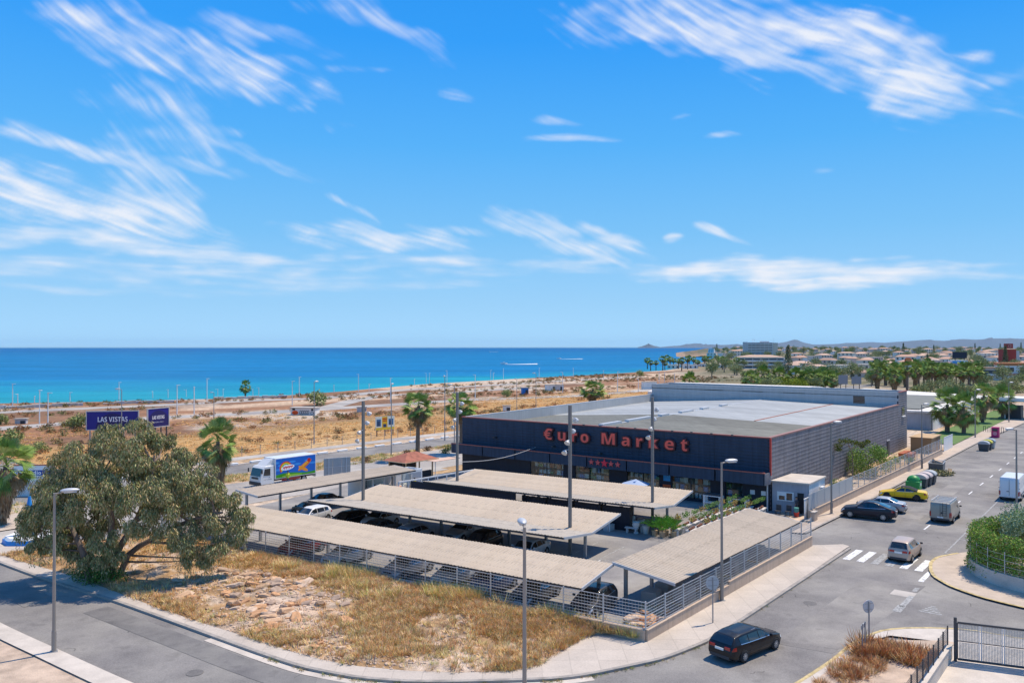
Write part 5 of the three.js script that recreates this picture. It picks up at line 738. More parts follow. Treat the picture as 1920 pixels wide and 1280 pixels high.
{ const short = [], tall = [], green = [], rocky = (u, v) => sst(.02, .16, u) * (1 - sst(.38, .62, u)) * sst(.05, .2, v) * (1 - sst(.6, .85, v));
  for (let i = 0; i < 34000; i++) { const u = R(), v = R(), [x, y, z] = lotAt(u, v); const n = fbm(x * .28, z * .28, 4), rk = rocky(u, v); if (R() < rk * .93) continue; if (R() > .12 + 1.0 * sst(.41, .63, n)) continue; const edge = sst(.66, .95, v) * sst(.2, .5, u) * sst(.38, .55, fbm(x * .35 + 9, z * .35, 3));
    if (R() < edge * .8) (R() < .42 ? green : tall).push([x, y, z, rr(.45, 1.1)]); else if (R() < .35) tall.push([x, y, z, rr(.45, .95)]); else short.push([x, y, z, rr(.6, 1.2)]); }
  const arguments_ = i => short[i]; const dry = i => { const [gx, , gz] = arguments_(i), k = rr(.75, 1.25), q = clamp(R() * .5 + 1.5 * (fbm(gx * .22 + 3, gz * .22, 3) - .33)); return q < .42 ? [.66 * k, .40 * k, .17 * k] : q < .74 ? [.78 * k, .54 * k, .27 * k] : q < .88 ? [.46 * k, .26 * k, .12 * k] : [.46 * k, .39 * k, .32 * k]; };
  scatter('dry_grass', 'short ochre dry grass covering the corner lot', 'grass', TUFTS[0], short, dry); scatter('tall_dry_grass', 'taller straw coloured grass on the corner lot', 'grass', TUFTS[1], tall, i => { const k = rr(.8, 1.2), q = R(); return q < .5 ? [.76 * k, .57 * k, .29 * k] : q < .8 ? [.62 * k, .39 * k, .17 * k] : [.54 * k, .48 * k, .18 * k]; }); scatter('green_weeds', 'yellow green weeds along the carport fence', 'weeds', TUFTS[3], green, i => { const k = rr(.8, 1.2); return R() < .35 ? [.52 * k, .47 * k, .16 * k] : [.78 * k, .58 * k, .27 * k]; });
  // weeds on the corner island, verges and kerb
  const is = []; for (let i = 0; i < 520; i++) { const s = rr(38.5, 47.2), t = rr(-12.9, -8.9), n = fbm(s * .5, t * .5, 3); if (n < .52 && s < 45) continue; const [x, z] = at(s, t); is.push([x, .17, z, rr(.5, 1.1) * (s > 44.6 ? 1.6 : 1)]); } scatter('island_weeds', 'rust coloured dry weeds on the corner island', 'weeds', TUFTS[1], is, i => { const k = rr(.7, 1.2); return R() < .6 ? [.50 * k, .26 * k, .10 * k] : [.62 * k, .42 * k, .2 * k]; });
  const ke = []; for (let i = 0; i < 260; i++) { const k = LOTKERB[6 + Math.floor(R() * 11)], q = LOTKERB[Math.min(17, LOTKERB.indexOf(k) + 1)], f = R(); if (fbm(k[0] * 3 + f * 4, k[1], 2) < .45) continue; const [x, z] = at(lerp(k[0], q[0], f) - rr(.1, .3), lerp(k[1], q[1], f) + rr(-.05, .3)); ke.push([x, .02, z, rr(.3, .7)]); } scatter('kerb_weeds', 'small dry weeds growing along the kerb', 'weeds', TUFTS[0], ke, i => R() < .5 ? [.3, .3, .1] : [.45, .32, .14]);
  const vg = []; for (let i = 0; i < 5200; i++) { const s = rr(-10, 180), t = rr(-93, -87.5), n = fbm(s * .15, t * .3, 3); if (n < .42) continue; const [x, z] = at(s, t); vg.push([x, 0, z, rr(.8, 1.7)]); } scatter('verge_grass', 'patchy dry grass on the verge beside the avenue', 'grass', TUFTS[0], vg, i => { const k = rr(.7, 1.2); return R() < .7 ? [.78 * k, .56 * k, .29 * k] : [.42 * k, .40 * k, .14 * k]; });
  const fd = []; for (let i = 0; i < 16000; i++) { const s = rr(-10, 260), t = -108.5 - 60 * R() ** 1.3, n = fbm(s * .05, t * .12, 3); if (n < .4) continue; const [x, z] = at(s, t); fd.push([x, 0, z, rr(1, 2.2)]); } scatter('field_grass', 'golden dry grass field beyond the avenue', 'grass', TUFTS[2], fd, i => { const k = rr(.75, 1.2); return R() < .8 ? [.84 * k, .50 * k, .18 * k] : [.58 * k, .38 * k, .15 * k]; });
}
// shrubs along the verge and in the field, one by one
{ const mk = (s, t, r, cols, l, g) => { const b = thing('verge_shrub', l, 'shrub', at(s, t), 0, g), L = leafMesh(); for (let i = 0; i < 5; i++) clump(L, [rr(-.6, .6) * r, r * .42, rr(-.6, .6) * r], [r * .6, r * .42, r * .6], 70, .2, cols, .05); mesh('foliage', L.build(), M.leaf, b); };
  const gr = [[.10, .15, .04], [.14, .18, .05]], br = [[.22, .12, .08], [.28, .17, .10], [.16, .13, .06]];
  mk(76.5, -88.6, .9, br, 'brown shrub on the verge beside the sign panel', 'verge shrubs'); mk(86, -90, .8, br, 'small brown shrub between lamp post and tall palm', 'verge shrubs'); mk(91, -90.5, .9, br, 'reddish shrub on the verge left of the green ones', 'verge shrubs'); mk(93, -88, 1.1, gr, 'round green shrub at the foot of the tall palm', 'verge shrubs'); mk(96, -88.8, 1, gr, 'green shrub just right of the tall palm', 'verge shrubs'); mk(90.5, -86, .8, gr, 'low green shrub in front of the tall palm', 'verge shrubs'); mk(103, -90.5, 1, br, 'brown shrub on the verge near the hall corner', 'verge shrubs'); mk(107, -91, .9, br, 'brown shrub on the verge touching the hall corner', 'verge shrubs');
}
const ORD = ['first', 'second', 'third', 'fourth', 'fifth', 'sixth', 'seventh', 'eighth', 'ninth', 'tenth', 'eleventh', 'twelfth', 'thirteenth', 'fourteenth', 'fifteenth', 'sixteenth'];

// ---------------------------------------------------------------- lamps and poles
R = mulberry(900);
function streetLamp(label, [x, z], h, turn, o = {}) {
  const p = thing('street_lamp', label, 'street lamp', [x, z], turn, o.group ?? 'street lamps', o.y ?? .14), m = o.m ?? M.post, r = o.r ?? 1;
  mesh('pole', [cyl(.1 * r, .065 * r, h, 0, 0, 0, 10), cyl(.13 * r, .12 * r, 1.1, 0, 0, 0, 10)], m, p); mesh('base_plate', box(.36, .03, .36), M.metal, p); mesh('arm', rod([0, h - .05, 0], [.55, h + .06, 0], .045 * r), m, p);
  mesh('lamp_head', new THREE.SphereGeometry(1, 14, 8).scale(.48, .12, .2).translate(.72, h + .1, 0), M.galv, p); mesh('lamp_glass', box(.62, .03, .26, .75, h - .02, 0), M.white, p); mesh('hatch', box(.02, .4, .09, .115 * r, .6, 0), M.metal, p); return p;
}
streetLamp('street lamp on the near pavement in front of the eucalyptus', [-24.68,-43.19], 8.5, .5);
streetLamp('street lamp cut by the bottom edge in front of the dry lot', at(26.2, -20.4), 8.9, 1.7);
streetLamp('street lamp on the pavement beside the street carport', [13.59,-51.89], 8.9, .3);
streetLamp('street lamp on the pavement by the hut and parked dark SUV', at(81.2, -24.9), 8.9, .2);
streetLamp('street lamp by the fence behind the recycling bins', at(119, -24.6), 8.6, .2);
streetLamp('street lamp rising behind the hedge near the white van', at(88.5, -10.2), 8.6, 3.3);
streetLamp('street lamp on the lawn pavement, nearest the wide palms', at(166, -25.5), 8.6, .2); streetLamp('street lamp farther up the street beside the last palm', at(205, -25), 8.6, .2);
for (const [x, z, h, i] of [[-33.82,-136.74,10.57, 0], [-18.48,-122.52,10.78, 1], [-11.88,-141.43,11.31, 2], [1.23,-204.55,8.32, 3], [5.99,-199.6,9.98, 4], [-69.35,-186.09,5.95, 5], [-64.59,-132.35,9.53, 6], [-9.19,-127.58,10.46, 7]]) streetLamp(['dark lamp post in the field right of the graffiti shed', 'dark lamp post on the verge left of the tall palm', 'dark lamp post between the two tall palms', 'dark lamp post beyond the hall parapet, the left one', 'dark lamp post beyond the hall parapet, the right one', 'dark lamp post behind the smaller blue billboard', 'dark lamp post standing in front of the blue billboard', 'lamp post on the verge touching the hall corner'][i], [x, z], h, 1.2 + i * .3, { m: M.postGrey, group: 'lamp posts along the avenue', y: 0, r: .9 });
const mastGrey = std(.2, .19, .18, .6, { metalness: .2 });
// floodlight masts in the car park
function mast(label, [x, z], h) { const p = thing('floodlight_mast', label, 'light mast', [x, z], FB, 'floodlight masts in the car park', .035); mesh('pole', [box(.22, h, .22)], mastGrey, p);
  for (const [y, sx, sz] of [[h - 1.0, .35, .15], [h - 1.9, .35, -.1], [h - 2.7, -.35, .1], [h - 3.5, -.35, -.15]]) { const f = mesh('floodlight', [rod([0, y, 0], [sx, y, sz], .025), cyl(.09, .24, .3, 0, 0, 0, 12).rotateZ(sx > 0 ? -2.3 : 2.3).translate(sx * 1.35, y - .05, sz)], M.galv, p); mesh('lens', cyl(.2, .2, .02, 0, 0, 0, 12).rotateZ(sx > 0 ? -2.3 : 2.3).translate(sx * 1.65, y - .16, sz), M.white, f); } }
mast('floodlight mast at the left end of the middle carport', atB(56, -52.1), 11.4); mast('floodlight mast at the right end of the middle carport', atB(56.2, -30.2), 11.85); mast('floodlight mast at the right end of the shop front carport', atB(69.6, -28.75), 11.85); mast('floodlight mast at the left end of the shop front carport', atB(69.4, -51.0), 11.6);
{ const a = atB(69.4, -51), o = thing('overhead_cable', 'thin pale cable slung from floodlight mast to canopy corner', 'cable', a, 0, undefined, 0); const e = at(78, -59), q = []; for (let i = 0; i <= 8; i++) q.push([(e[0] - a[0]) * i / 8, lerp(4.2, 4.3, i / 8) - .5 * Math.sin(i / 8 * 3.14), (e[1] - a[1]) * i / 8]); mesh('cable', limb(q, .03, .03, 5, 12), M.galv, o); }
// ---------------------------------------------------------------- signs
function roundSign(label, [x, z], h, r, turn) { const o = thing('round_sign', label, 'road sign', [x, z], turn, undefined, .14); mesh('pole', cyl(.04, .04, h + r * .8, 0, 0, 0, 8), M.postGrey, o); mesh('disc', cyl(r, r, .03, 0, 0, 0, 24).rotateX(Math.PI / 2).translate(0, h, -.05), M.galv, o); mesh('disc_face', cyl(r * .97, r * .97, .006, 0, 0, 0, 24).rotateX(Math.PI / 2).translate(0, h, -.072), M.red, o); mesh('bracket', [box(r * 1.4, .05, .03, 0, h + .14, -.02), box(r * 1.4, .05, .03, 0, h - .18, -.02)], M.metal, o); }
roundSign('grey back of a round road sign on the pavement by the long fence', [11.95,-47.69], 2.35, .42, .25); roundSign('grey back of a round road sign on the corner island', [19.79,-44.43], 2.0, .36, .3);
{ const o = thing('street_name_post', 'short grey post with a small plate on the corner island', 'sign', [18.82,-43.04], FA, undefined, .17); for (const x of [0, .5]) mesh('post', box(.06, 1.5, .06, x, 0, 0), M.postGrey, o); mesh('plate', box(.62, .22, .03, .25, 1.2, -.05), M.galv, o); }
const boardPic = small => canvasTex(1024, small ? 640 : 360, (g, w, h) => { g.fillStyle = '#1b1c86'; g.fillRect(0, 0, w, h); g.fillStyle = '#17155f'; g.beginPath(); g.arc(w * .5, h * 1.05, h * .95, Math.PI, 0); g.fill(); g.fillStyle = '#e9eef4'; g.textAlign = 'center'; g.font = 'bold ' + (small ? 170 : 140) + 'px sans-serif'; g.fillText('LAS VISTAS', w * .5, h * .58, w * .6); g.font = (small ? 46 : 30) + 'px sans-serif'; g.fillText('COSTA BLANCA · ORIHUELA', w * .5, h * .78, w * .5); });
{ const a = [-73.47,-138.27], b = [-65.35,-139.83], w = Math.hypot(b[0] - a[0], b[1] - a[1]), o = thing('billboard', 'wide dark blue LAS VISTAS billboard above the eucalyptus', 'billboard', a, Math.atan2(-(b[1] - a[1]), b[0] - a[0]), undefined, 0); const h = 3.05, y = 2.3;
  mesh('frame', [box(w + .3, .14, .22, w / 2, y - .14, 0), box(w + .3, .14, .22, w / 2, y + h, 0), box(.15, h, .22, -.07, y, 0), box(.15, h, .22, w + .07, y, 0)], M.galv, o); mesh('panel', box(w, h, .12, w / 2, y, -.02), M.navy, o); const p = new THREE.PlaneGeometry(w - .02, h - .02).translate(w / 2, y + h / 2, .046); mesh('print', p, new THREE.MeshStandardMaterial({ map: boardPic(false), roughness: .5 }), o); for (let i = 0; i < 5; i++) mesh('leg', box(.18, y, .18, .5 + i * (w - 1) / 4, 0, 0), M.postGrey, o); }
{ const a = [-62.26,-136.74], o = thing('billboard', 'smaller slanting blue LAS VISTAS billboard', 'billboard', a, 1.15, undefined, 0), w = 4.4, h = 3.1, y = 2.8; mesh('frame', [box(w + .3, .14, .22, w / 2, y - .14, 0), box(w + .3, .14, .22, w / 2, y + h, 0), box(.15, h, .22, -.07, y, 0), box(.15, h, .22, w + .07, y, 0)], M.galv, o); mesh('panel', box(w, h, .12, w / 2, y, -.02), M.navy, o); mesh('print', new THREE.PlaneGeometry(w - .02, h - .02).translate(w / 2, y + h / 2, .046), new THREE.MeshStandardMaterial({ map: boardPic(true), roughness: .5 }), o); for (let i = 0; i < 4; i++) mesh('leg', box(.18, y, .18, .4 + i * (w - .8) / 3, 0, 0), M.dark, o); }
{ const a = [-25.29,-148.2], o = thing('advert_board', 'small white and yellow advert board in the straw field', 'billboard', a, .75, undefined, 0), w = 4.2, h = 2.5, y = 1.1; const t = canvasTex(512, 320, (g, W, H) => { g.fillStyle = '#dfe6d6'; g.fillRect(0, 0, W, H); g.fillStyle = '#e8b81e'; g.fillRect(170, 0, 150, H); g.fillStyle = '#3d6f9c'; g.fillRect(20, 60, 120, 170); g.fillRect(350, 60, 130, 150); g.fillStyle = '#c8401c'; g.fillRect(185, 40, 120, 34); g.fillRect(185, 90, 120, 26); g.fillStyle = '#29466a'; g.fillRect(40, 110, 70, 120); g.fillRect(370, 100, 60, 110); g.fillRect(200, 180, 90, 80); g.fillStyle = '#e8c93a'; g.fillRect(0, 262, W, 58); });
  mesh('panel', box(w, h, .1, w / 2, y, 0), M.white, o); mesh('print', new THREE.PlaneGeometry(w - .06, h - .06).translate(w / 2, y + h / 2, .056), new THREE.MeshStandardMaterial({ map: t, roughness: .6 }), o); for (const x of [.3, w / 2, w - .3]) mesh('leg', box(.14, y, .14, x, 0, 0), M.dark, o); }
{ const a = [-22.84,-97.06], o = thing('road_sign_panel', 'grey back of a large framed road sign behind the narrow carport', 'road sign', a, .55, undefined, 0); const w = 3.4, h = 2.1, y = .9; for (let i = 0; i < 3; i++) for (let j = 0; j < 2; j++) mesh('panel', box(w / 3 - .03, h / 2 - .03, .04, w * (i + .5) / 3, y + j * h / 2, 0), M.metal, o); mesh('frame', [0, .5, 1].map(k => box(w, .05, .06, w / 2, y + k * h - .04, .05)), M.galv, o); for (const x of [.6, w - .6]) mesh('post', box(.12, y + h, .12, x, 0, .09), M.galv, o); }
{ const a = [-55.18,-88.71], o = thing('company_sign', 'white and blue construction company board between palm and eucalyptus', 'sign', a, .06, undefined, 0), w = 4.4, h = 2.0, y = 1.4; const t = canvasTex(800, 364, (g, W, H) => { g.fillStyle = '#eceef0'; g.fillRect(0, 0, W, H); g.fillStyle = '#1f4f9e'; g.fillRect(0, 90, W, 110); g.fillStyle = '#fff'; g.textAlign = 'left'; g.font = 'bold 104px sans-serif'; g.fillText('Gomendio', 16, 182); g.fillStyle = '#58626e'; g.font = 'bold 62px sans-serif'; g.fillText('CONSTRUCTORA', 18, 262); });
  mesh('panel', box(w, h, .12, w / 2, y, 0), M.white, o); mesh('print', new THREE.PlaneGeometry(w - .04, h - .04).translate(w / 2, y + h / 2, .066), new THREE.MeshStandardMaterial({ map: t, roughness: .5 }), o); mesh('top_edge', box(w + .1, .1, .2, w / 2, y + h, 0), M.tile, o); mesh('base', box(w * .8, y, .3, w / 2, 0, 0), M.renderWhite, o); }
{ const a = [-40.87,-67.81], o = thing('blue_monument', 'bright blue and white pedestal on a stepped plinth at the far corner', 'monument', a, .4, undefined, .14), bl = std(.01, .22, .62, .5); mesh('plinth', cyl(2.0, 1.95, .36, 0, 0, 0, 8), bl, o); mesh('plinth_top', cyl(1.9, 1.75, .2, 0, .36, 0, 8), M.white, o); mesh('pedestal', [cyl(.5, .38, 1.4, 0, .56, 0, 8)], bl, o); mesh('figure', cyl(.38, .1, 1.8, 0, 1.96, 0, 8), bl, o); }
// ---------------------------------------------------------------- recycling bins, skip, street box
function bin(label, [x, z], turn, m, lid, kind, group) { const o = thing('recycling_bin', label, 'bin', [x, z], turn, group, .03);
  if (kind === 'igloo') { mesh('body', [rbox(1.5, 1.0, 1.35, 0, .08, 0, .12)], m, o); const g = new THREE.CylinderGeometry(.74, .74, 1.33, 18, 1, false, 0, Math.PI).rotateX(Math.PI / 2).rotateZ(Math.PI / 2 + Math.PI / 2); const dome = new THREE.SphereGeometry(.75, 16, 8, 0, 6.283, 0, Math.PI / 2).scale(1, .9, .9).translate(0, 1.04, 0); mesh('dome', dome, m, o); mesh('slot', box(.04, .16, .5, -.72, 1.12, 0), M.black, o); mesh('label_plate', box(.02, .3, .4, -.76, .55, 0), lid, o); }
  else { mesh('body', ext([[-.62, .14], [.62, .14], [.74, 1.1], [-.74, 1.1]], 1.25, .02).translate(0, 0, -.62), m, o); const a = [[-.78, 1.1]]; for (let i = 0; i <= 10; i++) { const t = Math.PI - i / 10 * Math.PI; a.push([Math.cos(t) * .78, 1.1 + Math.sin(t) * .46]); } mesh('lid', ext(a, 1.3, .02).translate(0, 0, -.65), lid, o); mesh('handle', box(.06, .06, 1.4, -.8, 1.05, 0), M.dark, o); for (const q of [-.5, .5]) for (const r of [-.5, .5]) mesh('wheel', cyl(.09, .09, .06, 0, 0, 0, 8).rotateX(Math.PI / 2).translate(q, .09, r), M.rubber, o); } return o; }
M.binGrey = std(.06, .062, .066, .6); M.lidGrey = std(.42, .43, .43, .5); M.lidPink = std(.55, .46, .43, .55);
bin('green igloo shaped recycling bin beside the yellow car', at(101.2, -21.8), toFence, std(.02, .27, .055, .45), M.white, 'igloo', 'recycling bins'); bin('grey bin with pale pink lid just behind the green igloo', at(103.7, -21.6), toFence, M.binGrey, M.lidPink, 'box', 'recycling bins'); bin('grey bin with pale lid, middle of the three box bins', at(105.5, -21.5), toFence, M.binGrey, M.lidPink, 'box', 'recycling bins'); bin('grey bin with light grey lid, farthest from the yellow car', at(107.3, -21.4), toFence, M.binGrey, M.lidGrey, 'box', 'recycling bins');
bin('grey bin farther up the street, nearest of that pair', at(146.6, -21.3), toFence, M.binGrey, M.lidGrey, 'box', 'recycling bins'); bin('grey bin with yellow lid farther up the street', at(148.8, -21.2), toFence, M.binGrey, std(.55, .5, .03, .5), 'box', 'recycling bins'); bin('grey bin with blue grey lid behind the yellow lidded one', at(151, -21.1), toFence, M.lidGrey, std(.3, .36, .42, .5), 'box', 'recycling bins');
{ const o = thing('skip', 'grey metal skip heaped with rubble beside the fence', 'skip', at(118.6, -22.7), FA + .1, undefined, .03); mesh('body', ext([[-1.3, .1], [1.3, .1], [1.8, 1.2], [-1.8, 1.2]], 1.7).translate(0, 0, -.85), std(.14, .145, .15, .7), o); mesh('rim', [box(3.7, .08, .08, 0, 1.18, .86), box(3.7, .08, .08, 0, 1.18, -.86)], M.metal, o);
  for (let i = 0; i < 12; i++) { const m = mesh('debris', box(rr(.3, 1.1), rr(.1, .3), rr(.2, .5)), [M.stock[1], M.concrete, M.stock[3], M.dirt][i % 4], o); m.position.set(rr(-1.3, 1.3), 1.05 + rr(0, .25), rr(-.6, .6)); m.rotation.set(rr(-.4, .4), rr(0, 3), rr(-.4, .4)); }
  const L = leafMesh(), q = thing('garden_waste', 'pile of dry garden cuttings on the road beside the skip', 'rubbish', at(115.2, -21.8), 0, undefined, .03); for (let i = 0; i < 8; i++) clump(L, [rr(-1.3, 1.3), .3, rr(-.9, .9)], [.7, .3, .6], 120, .3, [[.34, .30, .13], [.42, .36, .2], [.24, .22, .09]], .3); mesh('cuttings', L.build(), M.leaf, q); const b = mesh('board', box(1.3, .06, .5), std(.55, .36, .2, .8)); const [x, z] = at(115.6, -20.7); b.position.set(x, .35, z); b.rotation.set(.3, 1, .6); tag(b, 'flat brown board lying on the garden cuttings', 'board'); }
{ const o = thing('charity_box', 'magenta clothes collection box at the end of the pavement', 'collection box', at(169.6, -22.8), FA, undefined, .03); mesh('body', rbox(1.3, 1.9, 1.2, 0, 0, 0, .05), std(.5, .02, .14, .5), o); mesh('chute', box(.06, .4, .8, -.67, 1.2, 0), M.dark, o); mesh('emblem', cyl(.35, .35, .02, 0, 0, 0, 16).rotateZ(Math.PI / 2).translate(-.66, .75, 0), std(.6, .25, .3, .6), o); }
{ const o = thing('bike_rack', 'low dark metal hoop barrier across the pavement end', 'barrier', at(178, -22.6), FA + 1.3, undefined, .14); for (let i = 0; i < 5; i++) mesh('hoop', [cyl(.05, .05, 1, i * .8, 0, 0, 6), cyl(.05, .05, 1, i * .8 + .4, 0, 0, 6), box(.45, .08, .08, i * .8 + .2, 1, 0)], M.dark, o); }
{ const o = thing('storage_crate', 'tan box shaped shed behind the fence near the annex', 'shed', at(141, -28.6), FA); mesh('body', box(6.5, 2.3, 3), std(.34, .22, .11, .8), o); mesh('roof', box(6.8, .12, 3.3, 0, 2.3, 0), std(.5, .34, .18, .8), o);
  for (let i = 0; i < 7; i++) { const c = mesh('clay_pot', cyl(.35, .5, .8, 0, 0, 0, 10), std(.45, .13, .06, .8)); const [x, z] = at(129 + (i % 4) * 1.1, -29.4 + Math.floor(i / 4) * 1.0); c.position.set(x, .0 + (i === 3 ? 0 : 0), z); tag(c, 'large terracotta pot in the cluster beside the hall back corner', 'pot', 'terracotta pots by the hall'); }
  const g = thing('white_gate', 'white panelled gate closing the yard before the lawn', 'gate', at(141, -25.9), FA); for (let i = 0; i < 6; i++) mesh('panel', box(1.1, 2.2, .06, i * 1.16, .05, 0), M.white, g); mesh('frame', [box(7, .08, .1, 2.9, 2.25, 0)], M.galv, g); }
// ---------------------------------------------------------------- rocks
{ const rock = [0, 1, 2, 3].map(k => { const g = mergeVertices(new THREE.IcosahedronGeometry(.5, 1).deleteAttribute('normal').deleteAttribute('uv')), p = g.attributes.position; for (let i = 0; i < p.count; i++) { const v = [p.getX(i), p.getY(i), p.getZ(i)], n = fbm(v[0] * 2.6 + k * 9 + 5, v[2] * 2.6 + v[1] * 3 + k, 3), q = .45 + 1.1 * n, cut = (a, m) => Math.max(-m, Math.min(m, a)); p.setXYZ(i, cut(v[0] * q * 1.3, .46), cut(v[1] * q * .8, .26), cut(v[2] * q * 1.05, .38)); } const f = g.toNonIndexed(); f.computeVertexNormals(); return muv(f); });
  M.rocks = [[.56, .36, .215], [.60, .44, .31], [.56, .31, .155], [.42, .30, .215]].map((c, i) => new THREE.MeshStandardMaterial({ map: mottled(c, .5, 1.3, 40 + i, 128), roughness: .95 }));
  const put = (x, y, z, s, l, g) => { const mi = Math.floor(R() * 4), m = mesh('rock', rock[Math.floor(R() * 4)], M.rocks[mi]); l = l.replace('@', ['tan', 'pale', 'orange', 'grey brown'][mi]); m.position.set(x, y, z); m.rotation.set(rr(-.3, .3), rr(0, 6.28), rr(-.3, .3)); m.scale.set(s * rr(.8, 1.4), s * rr(.5, .9), s * rr(.8, 1.2)); tag(m, l, 'rock', g); };
  for (let i = 0; i < 190; i++) { const u = .13 + .38 * (R() + R()) / 2, v = .06 + .62 * R(), [x, y, z] = lotAt(u, v); const sz = .22 + .8 * R() ** 2; put(x, y + .02, z, sz, (sz > .7 ? 'large' : sz > .4 ? 'middling' : 'small') + ' @ rock ' + (v < .25 ? 'near the kerb' : v < .45 ? 'in the middle of the rubble' : 'at the back of the rubble') + (u < .3 ? ', tree side' : u < .38 ? ', centre' : u < .46 ? ', grass side' : ', far grass side'), 'limestone rocks on the dry lot'); }
  for (let i = 0; i < 40; i++) { const k = R(), s = 41 + 3 * R(), t = -24.9 + 2.2 * R(); const [x, z] = at(s, t); put(x, .12 + .35 * R(), z, rr(.35, .75), (s < 42.5 ? '@ stone at the near end of the pile in the fence corner' : '@ stone at the far end of the pile in the fence corner'), 'stones in the fence corner'); }
  const small = []; for (let i = 0; i < 5200; i++) { const u = .1 + .6 * R(), v = R(), [x, y, z] = lotAt(u, v); if (fbm(x * .4, z * .4, 3) < .45) continue; small.push([x, y, z, rr(.06, .22)]); } scatter('rubble', 'small stones scattered over the dry lot', 'stones', rock[1].clone(), small, () => { const k = rr(.75, 1.1); return [.60 * k, .44 * k, .32 * k]; }, std(1, 1, 1, .95));
  // wrapped pallets under the street carport
  for (const [s, t, l] of [[45.6, -25.2, 'plastic wrapped pallet of stone nearest the fence corner'], [47.6, -25.3, 'second plastic wrapped pallet under the street carport'], [47.0, -23.6, 'wrapped pallet beside the street fence'], [50.5, -24.0, 'stone pallet farther along under the street carport'], [55, -24, 'grey crate of stone halfway under the street carport'], [60, -24, 'pale sack pallet at the far end of the street carport']]) { const o = thing('wrapped_pallet', l, 'pallet', at(s, t), FA + rr(-.2, .2), 'pallets under the street carport', .035); mesh('pallet', [box(1.2, .12, 1.1)], M.stock[1], o); mesh('load', rbox(1.15, rr(.8, 1.1), 1.05, 0, .12, 0, .12), std(.36, .30, .27, .7), o); } }
